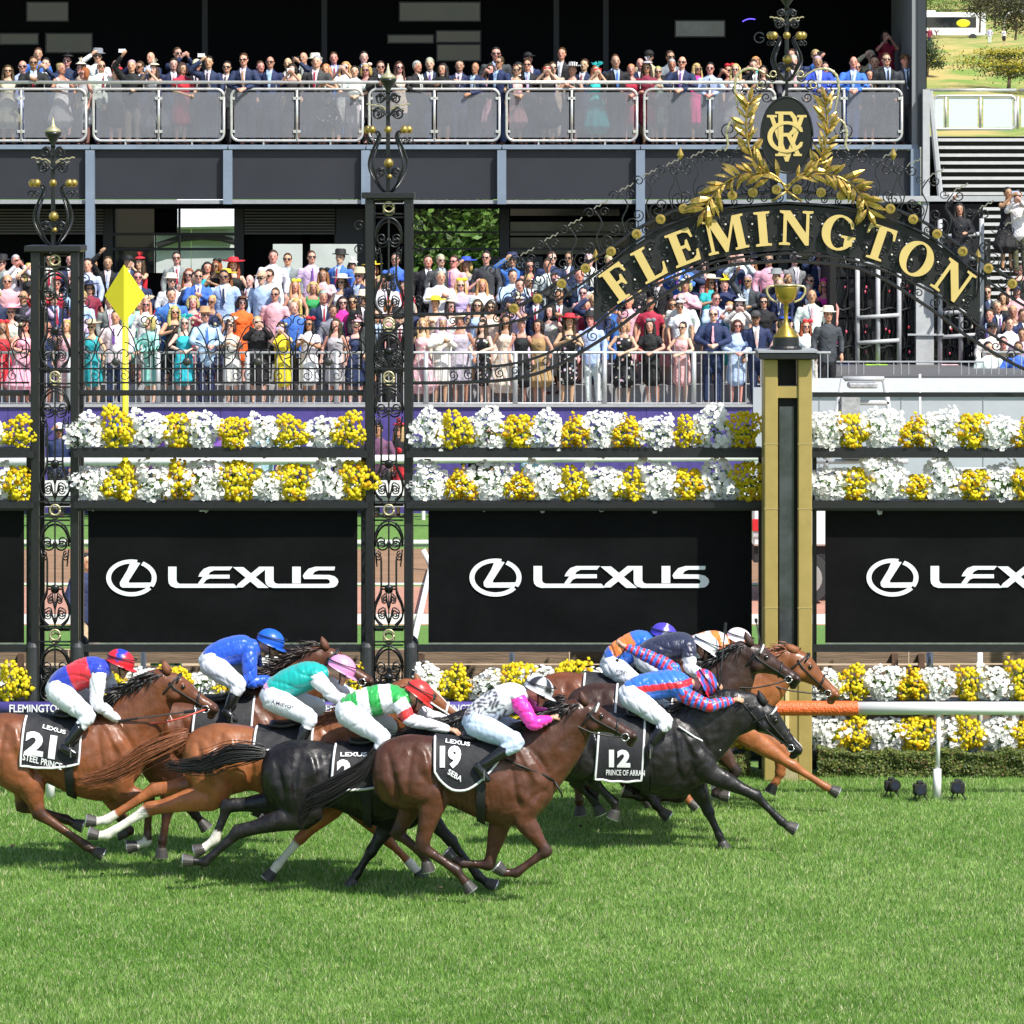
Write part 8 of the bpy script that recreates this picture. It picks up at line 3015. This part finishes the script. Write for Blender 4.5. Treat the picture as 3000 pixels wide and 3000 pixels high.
def random_person(men=.5, bright=True):
    if pr.random() < men:
        g = 'm'
        ga = pr.choices(['suit', 'shirt', 'jacket'], [6, 4, 1])[0]
        co_ = pr.choices(['navy', 'black', 'charcoal', 'grey', 'blue', 'pale blue', 'white', 'pink', 'lilac', 'beige'], [7, 4, 4, 3, 2, 1, 1, .4, .3, .6])[0] if ga != 'shirt' else pr.choices(['white', 'pale blue', 'pink', 'lilac', 'navy', 'blue'], [7, 4, 2, 1, 1, 1])[0]
        kw = dict(hair=pr.choices(['brown hair', 'dark hair', 'grey hair', 'blonde hair', 'bald'], [4, 4, 3, 1, 2])[0], shades=pr.random() < .55)
        if pr.random() < .16:
            kw['hat'], kw['hatcol'] = pr.choice(['fedora', 'fedora', 'cap']), pr.choice(['cream', 'tan', 'black', 'grey', 'navy', 'beige'])
        if ga == 'shirt' and pr.random() < .45:
            kw['tiecol'] = pr.choice(['navy', 'black', 'crimson', 'purple'])
        kw['pose'] = pr.choices(['side', 'phone', 'shade', 'clap', 'raise'], [7, 1.3, 1.0, 2, .3])[0]
    else:
        g = 'w'
        ga = pr.choices(['dress', 'top', 'jacket'], [6, 3, 2])[0]
        co_ = pr.choice(['red', 'white', 'pink', 'black', 'black', 'white', 'cream', 'teal', 'white', 'lilac', 'pale blue', 'crimson', 'navy', 'hot pink', 'beige', 'silver', 'maroon', 'cream', 'black', 'pink', 'grey'])
        kw = dict(hair=pr.choices(['brown hair', 'dark hair', 'blonde hair', 'red hair', 'grey hair'], [4, 3, 5, 1, 1])[0], shades=pr.random() < .5, floral=pr.random() < .4 and ga != 'top')
        if pr.random() < .48:
            kw['hat'] = pr.choice(['feather', 'bow', 'disc', 'disc', 'wide'])
            kw['hatcol'] = pr.choice([co_, 'black', 'red', 'pink', 'white', 'navy', 'royal blue', 'cream', 'purple', 'yellow'])
        kw['pose'] = pr.choices(['side', 'phone', 'shade', 'clap'], [6, 2, 1, 2])[0]
    if kw['pose'] in ('phone', 'raise') and pr.random() < .5:
        kw['phone'] = pr.choice(['black', 'white', 'black', 'silver'])
    return g, ga, co_, kw


for row in (1, 2, 3):
    used = [q[0] for q in FIX[row]]
    x = -30 + 30 * (row % 2)
    while x < 2440:
        if not any(abs(x - u) < 46 for u in used):
            g, ga, co_, kw = random_person(.45 + .08 * row)
            terr(x, row, g, ga, co_, **kw)
        x += pr.choice((40, 52, 58, 66, 78)) + pr.uniform(-5, 5)
    for x, g, ga, co_, kw in FIX[row]:
        terr(x, row, g, ga, co_, **kw)

for row, yoff in ((1, -.42), (2, -.45), (3, -.45)):     # latecomers squeezed in between the rows
    x = 10 + 25 * row
    while x < 2420:
        if pr.random() < .3:
            g, ga, co_, kw = random_person(.5)
            kw['pose'] = pr.choice(('side', 'side', 'clap'))
            kw.pop('phone', None)
            Yr = ROWY[row] + yoff
            person(Vector((P(x, 0, Yr).x, Yr, ROWZ[row] if pr.random() < .5 else ROWZ[row] - .17)), g, ga, co_, where='between %s and %s, %s' % (ROWN[row - 1].replace(' row', ''), ROWN[row].replace(' row', ''), zone(x)), group='people on the lower terrace', **kw)
        x += pr.uniform(80, 110)

# --- balcony
ZB = P(0, 425, YF).z
BAL = [(25, 'w', 'dress', 'cream', dict(hair='brown hair', shades=True)), (100, 'm', 'suit', 'black', dict(pose='clap', phone='white', shades=True)), (178, 'w', 'dress', 'white', dict(hair='blonde hair', pose='rail')), (250, 'w', 'dress', 'silver', dict(floral=True, hair='red hair', shades=True)),
       (300, 'm', 'shirt', 'white', dict(tiecol='maroon', shades=True, hair='bald')), (338, 'w', 'jacket', 'charcoal', dict(hat='bow', hatcol='red', h=1.58)), (390, 'm', 'shirt', 'black', dict(pose='raise', hair='grey hair', phone='white')), (452, 'w', 'dress', 'grey', dict(pose='phone', phone='pale blue', hat='disc', hatcol='cream')),
       (528, 'w', 'top', 'crimson', dict(pose='rail', hair='brown hair', trou='red')), (612, 'm', 'suit', 'navy', dict(pose='shade', phone='white', hair='dark hair', tiecol='black', h=1.84)), (727, 'm', 'suit', 'navy', dict(pose='rail', tiecol='tan', shades=True, h=1.9)), (796, 'm', 'suit', 'navy', dict(hair='bald', tiecol='pale blue', shades=True, h=1.84)),
       (862, 'w', 'dress', 'black', dict(pose='phone', phone='white', hair='dark hair', shades=True)), (924, 'm', 'suit', 'charcoal', dict(hair='grey hair')), (964, 'w', 'dress', 'black', dict(floral=True, hair='blonde hair', pose='clap')), (1038, 'w', 'top', 'white', dict(hair='dark hair', pose='rail', trou='white')),
       (1118, 'm', 'suit', 'black', dict(pose='clap', phone='black', shades=True, tiecol='black')), (1214, 'm', 'suit', 'black', dict(pose='rail', tiecol='silver', hair='grey hair')), (1297, 'w', 'jacket', 'black', dict(hair='dark hair', pose='clap')), (1388, 'm', 'suit', 'navy', dict(hair='bald', pose='rail', tiecol='pale blue')),
       (1464, 'm', 'suit', 'navy', dict(shades=True, tiecol='pale blue')), (1512, 'w', 'dress', 'pink', dict(floral=True, shades=True, pose='rail')), (1556, 'm', 'suit', 'black', dict(tiecol='lilac', shades=True)), (1606, 'w', 'dress', 'black', dict(pose='phone', phone='crimson', shades=True)),
       (1672, 'w', 'dress', 'black', dict(hat='stripe', hatcol='black', pose='clap')), (1746, 'w', 'dress', 'turquoise', dict(pose='phone', phone='red', hat='feather', hatcol='teal', hair='red hair', style='full')), (1812, 'm', 'suit', 'black', dict(hair='bald', tiecol='blue', h=1.86)), (1844, 'w', 'dress', 'crimson', dict(hair='blonde hair', style='slim', pose='rail')),
       (1900, 'w', 'top', 'maroon', dict(hat='disc', hatcol='silver', shades=True)), (1936, 'w', 'dress', 'sage', dict(hair='blonde hair', shades=True, pose='clap', style='slim')), (1988, 'm', 'suit', 'navy', dict(hair='bald', shades=True, pose='rail', h=1.84)), (2076, 'm', 'shirt', 'pale blue', dict(tiecol='black', shades=True, pose='rail', hair='dark hair')),
       (2158, 'w', 'dress', 'white', dict(hair='blonde hair', shades=True)), (2232, 'w', 'dress', 'black', dict(hair='dark hair')), (2332, 'm', 'suit', 'charcoal', dict(hair='grey hair')), (2400, 'm', 'suit', 'royal blue', dict(hair='grey hair', pose='rail')), (2490, 'm', 'suit', 'blue', dict(hair='bald', pose='rail', tiecol='pale blue', h=1.84)),
       (2545, 'w', 'dress', 'black', dict(hair='dark hair', h=1.56)), (2600, 'm', 'suit', 'black', dict(shades=True, tiecol='black', h=1.9)), (2656, 'm', 'suit', 'charcoal', dict(hat='cap', hatcol='brown', h=1.88))]


def bzone(x):
    i = sum(1 for a, b in BALX if x > (a + b) / 2 - 200)
    return 'balcony, %s glass panel' % ('above ' + (PLACE[min(max(i - 1, 0), 6)]))


for x, g, ga, co_, kw in BAL:
    Yq = YF + .34
    person(Vector((P(x, 0, Yq).x, Yq, ZB)), g, ga, co_, where='front of ' + bzone(x), group='people on the balcony', **kw)
for rowi, Yq in ((1, YF + 1.05), (2, YF + 1.75)):
    x = 20 + 40 * rowi
    while x < 2640:
        g, ga, co_, kw = random_person(.78)
        if g == 'm' and ga == 'shirt' and pr.random() < .6:
            ga, co_ = 'suit', 'navy'
        kw['h'] = pr.uniform(1.74, 1.9) if g == 'm' else pr.uniform(1.66, 1.76)
        if rowi == 1 or pr.random() < .6:
            person(Vector((P(x, 0, Yq).x, Yq, ZB + (.0 if rowi == 1 else .18))), g, ga, co_, where='%s of %s' % ('second row' if rowi == 1 else 'rear', bzone(x)), group='people on the balcony', **kw)
        x += pr.uniform(70, 105)
Yq = YF + 2.6
person(Vector((P(2602, 0, Yq).x, Yq, ZB + .75)), 'w', 'top', 'crimson', hair='dark hair', pose='phone', where='standing high at right end of balcony', group='people on the balcony', h=1.7)

# --- lawn rail, bleachers, hill, one behind the board
for x, g, ga, co_, kw in ((166, 'm', 'shirt', 'navy', dict(hat='cap', hatcol='white', shades=True, pose='shade')), (285, 'm', 'shirt', 'lilac', {}), (345, 'm', 'jacket', 'navy', dict(hat='cap', hatcol='royal blue')), (410, 'w', 'top', 'plum', {}), (498, 'm', 'shirt', 'purple', dict(pose='rail')),
                          (575, 'm', 'suit', 'black', {}), (640, 'm', 'shirt', 'purple', {}), (705, 'm', 'shirt', 'white', {}), (772, 'm', 'suit', 'pale blue', {}), (840, 'm', 'shirt', 'white', dict(pose='rail')), (930, 'm', 'shirt', 'white', dict(pose='rail')), (1005, 'm', 'jacket', 'charcoal', dict(pose='rail')),
                          (1118, 'm', 'shirt', 'plum', dict(hair='dark hair', h=1.78)), (1178, 'w', 'top', 'black', dict(hair='blonde hair', hat='disc', hatcol='red', shades=True, trou='red', h=1.76)), (1395, 'm', 'jacket', 'black', {}), (1440, 'm', 'suit', 'black', dict(pose='rail')), (1560, 'm', 'shirt', 'pale blue', dict(pose='rail'))):
    Yq = 76.75
    person(Vector((P(x, 0, Yq).x, Yq, zg(Yq))), g, ga, co_, where='on lawn, ' + zone(x), group='people at the lawn rail', **kw)
person(Vector((P(262, 0, 57.5).x, 57.5, 0)), 'm', 'shirt', 'navy', hair='dark hair', where='half hidden by board right of short tower', h=1.72)
BLE = [(2902, 838, 'm', 'suit', 'black', dict(shades=True)), (2940, 858, 'w', 'dress', 'black', dict(hair='brown hair')), (2990, 770, 'w', 'dress', 'black', dict(hair='brown hair')), (2892, 905, 'm', 'suit', 'charcoal', {}), (2955, 930, 'm', 'shirt', 'white', {}), (2905, 945, 'm', 'shirt', 'white', dict(hat='cap', hatcol='black')),
       (2945, 985, 'm', 'jacket', 'olive', dict(pose='rail', hair='dark hair')), (2990, 960, 'm', 'shirt', 'lilac', {}), (2995, 905, 'm', 'suit', 'navy', {}), (3030, 850, 'w', 'top', 'pink', {}), (2920, 880, 'm', 'suit', 'navy', dict(hair='grey hair')), (2968, 895, 'w', 'dress', 'cream', dict(hair='blonde hair')), (2975, 1000, 'm', 'shirt', 'blue', dict(pose='rail')), (2900, 1000, 'm', 'shirt', 'white', dict(hair='dark hair')), (2985, 835, 'm', 'shirt', 'pink', dict(hat='cap', hatcol='navy'))]
for x, yt, g, ga, co_, kw in BLE:
    Yq = 84.6 - (yt - 770) * .012
    hh = 1.78 if g == 'm' else 1.68
    zf = P(0, yt, Yq).z - hh
    person(Vector((P(x, 0, Yq).x, Yq, zf)), g, ga, co_, where='on the bleachers, ' + ('upper' if yt < 900 else 'lower') + (' left' if x < 2930 else ' right'), group='people on the bleachers', h=hh, **kw)
Yq = 82.9
for x, yt, g, ga, co_, kw in ((2950, 548, 'w', 'dress', 'black', dict(hair='dark hair', pose='phone', phone='pale blue')), (2990, 556, 'm', 'shirt', 'white', dict(trou='olive', pose='phone', phone='black')), (2815, 592, 'w', 'jacket', 'black', dict(hair='dark hair', pose='raise', phone='white'))):
    hh = 1.7
    person(Vector((P(x, 0, Yq).x, Yq, P(0, yt, Yq).z - (hh if x > 2900 else hh + .02))), g, ga, co_, where='on the landing at right', group='people on the bleachers', h=hh, **kw)

WH_ = {q[0].name: q[2] for q in PEOPLE}


def o_where(o):
    return WH_[o.name]


seen = {}
for o, lab, where, x, grp in PEOPLE:
    seen.setdefault(lab + ', ' + where, []).append((x, o, grp))
for lab, lst in seen.items():
    lst.sort(key=lambda q: q[0])
    for i, (x, o, grp) in enumerate(lst):
        l = lab
        if len(lst) == 2:
            l = lab + (' (left one)' if i == 0 else ' (right one)')
        elif len(lst) > 2:
            l = lab + ' (%s of its kind)' % ORD[i]
        if len(l.split()) > 16:
            hd_ = lab.split(',')[0].split(' and ')[0]
            l = hd_ + ', ' + o_where(o) + (' (%s of its kind)' % ORD[i] if len(lst) > 1 else '')
        tag(o, l, 'person' if o.name.startswith('person') else 'phone', grp)
# ------------------------------------------------------------------ hillside at the upper right: grass bank, coach, trees
def hz(Y):
    return float(np.interp(Y, [300, 380, 425, 580, 700, 900], [11.0, 16.0, 22.0, 28.2, 38.0, 60.0]))


mb = MB()
ys = np.linspace(300, 900, 40)
xs = np.linspace(-20, 180, 40)
V = [(x, y, hz(y) + 0.25 * math.sin(x * .35 + y * .1) + .15 * math.sin(x * .9 + 2)) for y in ys for x in xs]
nx_ = len(xs)
F = [(i * nx_ + j, i * nx_ + j + 1, (i + 1) * nx_ + j + 1, (i + 1) * nx_ + j) for i in range(len(ys) - 1) for j in range(nx_ - 1)]
mb.add(V, F)
m_hill = bpy.data.materials.new('dry_grass')
m_hill.use_nodes = True
nt = m_hill.node_tree
nn = nt.nodes.new('ShaderNodeTexNoise')
nn.inputs['Scale'].default_value = .25
nn.inputs['Detail'].default_value = 8
tc = nt.nodes.new('ShaderNodeTexCoord')
nt.links.new(tc.outputs['Object'], nn.inputs['Vector'])
cr = nt.nodes.new('ShaderNodeValToRGB')
cr.color_ramp.elements[0].position, cr.color_ramp.elements[0].color = .38, (.17, .26, .04, 1)
cr.color_ramp.elements[1].position, cr.color_ramp.elements[1].color = .62, (.44, .34, .11, 1)
nt.links.new(nn.outputs['Fac'], cr.inputs[0])
nt.links.new(cr.outputs[0], nt.nodes['Principled BSDF'].inputs['Base Color'])
nt.nodes['Principled BSDF'].inputs['Roughness'].default_value = .95
tag(mb.build('hillside', m_hill, smooth=True, fix=False), kind='structure')


def tree(px, py, Y, hgt, rx, ry, col, label, n=5200, layered=False, base=None, trunk=.15, name='tree'):
    """tapered trunk with limbs and a crown of separate leaf faces; (px, py) = foot pixel"""
    b = P(px, py, Y)
    root = empty(name, b, label, 'tree')
    r = np.random.default_rng(int(px + py))
    mt = mat('bark', (.16, .12, .085), .9, noise=.4, nscale=6, bump=.5)
    mb = MB()
    topz = hgt * .8
    mb.tube([b, b + Vector((.1, 0, hgt * .35)), b + Vector((-.05, .1, topz))], [trunk, trunk * .75, trunk * .2], 8)
    cl = []
    for i in range(16):
        a = r.uniform(0, 6.28)
        z = r.uniform(.35, 1.0) * hgt
        rr = r.uniform(.35, 1) * rx * math.sin(math.pi * min(.95, max(.12, (z / hgt) * .85)))
        c = Vector((b.x + rr * math.cos(a), b.y + rr * math.sin(a) * ry / rx, b.z + z))
        cl.append(c)
        mb.tube([b + Vector((0, 0, z * .62)), lerp(b + Vector((0, 0, z * .7)), c, .5) + Vector((0, 0, .1)), c], [trunk * .35, trunk * .2, trunk * .06], 5)
    mb.build('trunk', mt, root)
    P_, T_ = [], []
    per = n // len(cl)
    for c in cl:
        s = r.uniform(.16, .34) * rx * 1.25
        pts = r.normal(0, 1, (per, 3)) * np.array([s, s, s * (.22 if layered else .7)]) + np.array(c)
        P_.append(pts)
        tone = r.uniform(.65, 1.35)
        t = np.array(col) * tone * r.uniform(.7, 1.3, (per, 1))
        if layered:
            up = (pts[:, 2] - c.z) > 0
            t[up] = np.array([.42, .36, .03]) * r.uniform(.7, 1.2, (up.sum(), 1))
        T_.append(t)
    c = np.concatenate(P_)
    t = np.concatenate(T_)
    m_ = len(c)
    d = r.normal(0, 1, (m_, 3))
    d[:, 2] = np.abs(d[:, 2]) + .2
    d /= np.linalg.norm(d, axis=1)[:, None]
    u = np.cross(d, r.normal(0, 1, (m_, 3)))
    u /= np.linalg.norm(u, axis=1)[:, None]
    w = np.cross(d, u)
    s = r.uniform(.06, .16, (m_, 1)) * (hgt / 4) ** .5
    V = np.stack([c - u * s, c - w * s * .5, c + u * s, c + w * s * .5], 1).reshape(-1, 3)
    quads('crown', V, np.arange(m_ * 4).reshape(-1, 4), t, leafy('tree_leaf', transl=.25), root, 'stuff')


tree(2955, 262, 378, 3.7, 4.6, 3.2, (.045, .065, .012), 'spreading yellow-topped conifer on the grassy bank', 7500, True, trunk=.2)
tree(2716, 226, 392, 3.3, 1.5, 1.4, (.07, .10, .05), 'grey-green bushy shrub at the corner of the grandstand', 4200, name='shrub')
tree(2770, 66, 640, 4.2, 5.5, 3, (.12, .22, .035), 'bright green tree behind the parked coach', 4200)
tree(2870, 96, 560, 7.0, 2.2, 2, (.09, .085, .05), 'slender grey-leaved tree right of the coach', 3600)
tree(2975, 118, 470, 4.3, 2.6, 2, (.05, .052, .025), 'dark round bush at the right edge of the hill', 5200, name='shrub')
tree(2990, 40, 660, 5.0, 4.0, 2, (.14, .25, .04), 'bright green tree at the top right corner', 4200)
tree(2915, 84, 600, 8.0, 3.0, 2, (.07, .072, .042), 'dusky tree behind the two walkers on the hill', 5200)
tree(2838, 50, 690, 9.0, 5.0, 2, (.075, .085, .05), 'tall dusky tree behind the middle of the coach', 5200)
tree(2725, 40, 690, 8.0, 4.0, 2, (.08, .11, .045), 'leafy tree behind the rear of the coach', 4200)
tree(3060, 90, 560, 7.0, 3.5, 2, (.06, .065, .035), 'dusky tree beyond the right edge', 3000)
for x, y, hh, cc, lab in ((1245, 980, 5.2, (.13, .22, .04), 'leafy tree added behind the ground-floor glass beside the tall tower'), (1335, 990, 5.0, (.10, .18, .035), 'middle leafy tree added behind the ground-floor glass'), (1425, 985, 5.3, (.14, .24, .045), 'leafy tree added behind the glass left of the rising arch')):
    tree(x, y, 108, hh, 1.9, 1.2, cc, lab, 5000)  # trees put behind the panes in place of reflected greenery
# coach
YC = 578.0
cb = P(2790, 116, YC)
co = empty('coach_bus', (cb.x, YC, cb.z), 'white coach with dark windows parked on the hill behind trees', 'bus')
X_ = lambda x: P(x, 0, YC).x
Z_ = lambda y: P(0, y, YC).z
MB().box((X_(2600), YC, Z_(108)), (X_(2888), YC + 2.6, Z_(36))).build('body', m_truck, co, bevel=.25)
MB().box((X_(2604), YC - .02, Z_(81)), (X_(2860), YC + .02, Z_(50))).build('window_band', m_glass, co)
MB().box((X_(2606), YC + .3, Z_(36)), (X_(2742), YC + 2.2, Z_(30))).build('roof_unit', m_truck, co, bevel=.08)
for x in (2640, 2850):
    MB().lathe((X_(x), YC - .05, Z_(110)), [(.0, 0), (.55, 0), (.55, .3)], 18, 'Y').build('wheel', mat('tyre', (0.03, 0.03, 0.032), 0.8), co)
mb = MB()
mb.ball((X_(2822), YC - .05, Z_(68)), .7, 10, 7, (1.4, .1, .8))
mb.build('yellow_motif', mat('marker_yellow', (0.78, 0.68, 0.02), 0.5), co)
me = text_mesh('LY', 1.1, .004, .02)
o = link_mesh('lettering', me, co, Vector((X_(2726), YC - .03, Z_(104))) - wloc(co), mat('bus_print', (.10, .03, .03), .5))
o.rotation_euler = (math.radians(90), 0, 0)
# white lamp with curved neck at the right edge
lp = empty('street_lamp', P(2940, 100, 520), 'white curved street lamp among the trees on the hill', 'lamp')
MB().tube([P(2940, 100, 520), P(2942, 58, 520), P(2952, 40, 520), P(2966, 36, 520)], .12, 8).build('pole', m_white, lp, smooth=True)
MB().ball(P(2985, 35, 520), .42, 10, 6, (1.5, 1, .7)).build('lamp_head', m_white, lp, smooth=True)
for x, y, g, ga, c_, kw in ((2899, 128, 'm', 'shirt', 'lilac', dict(trou='white')), (2942, 130, 'w', 'top', 'white', dict(trou='black')), (2722, 132, 'm', 'jacket', 'maroon', {})):
    Yq = 425.0
    root = person(P(x, y, Yq), g, ga, c_, **kw)
    tag(root, {2899: 'distant walker in lilac shirt and white trousers on the hill', 2942: 'distant walker in white top and black skirt on the hill', 2722: 'distant figure in dark red jacket beside the coach'}[x], 'person', 'distant figures on the hill')
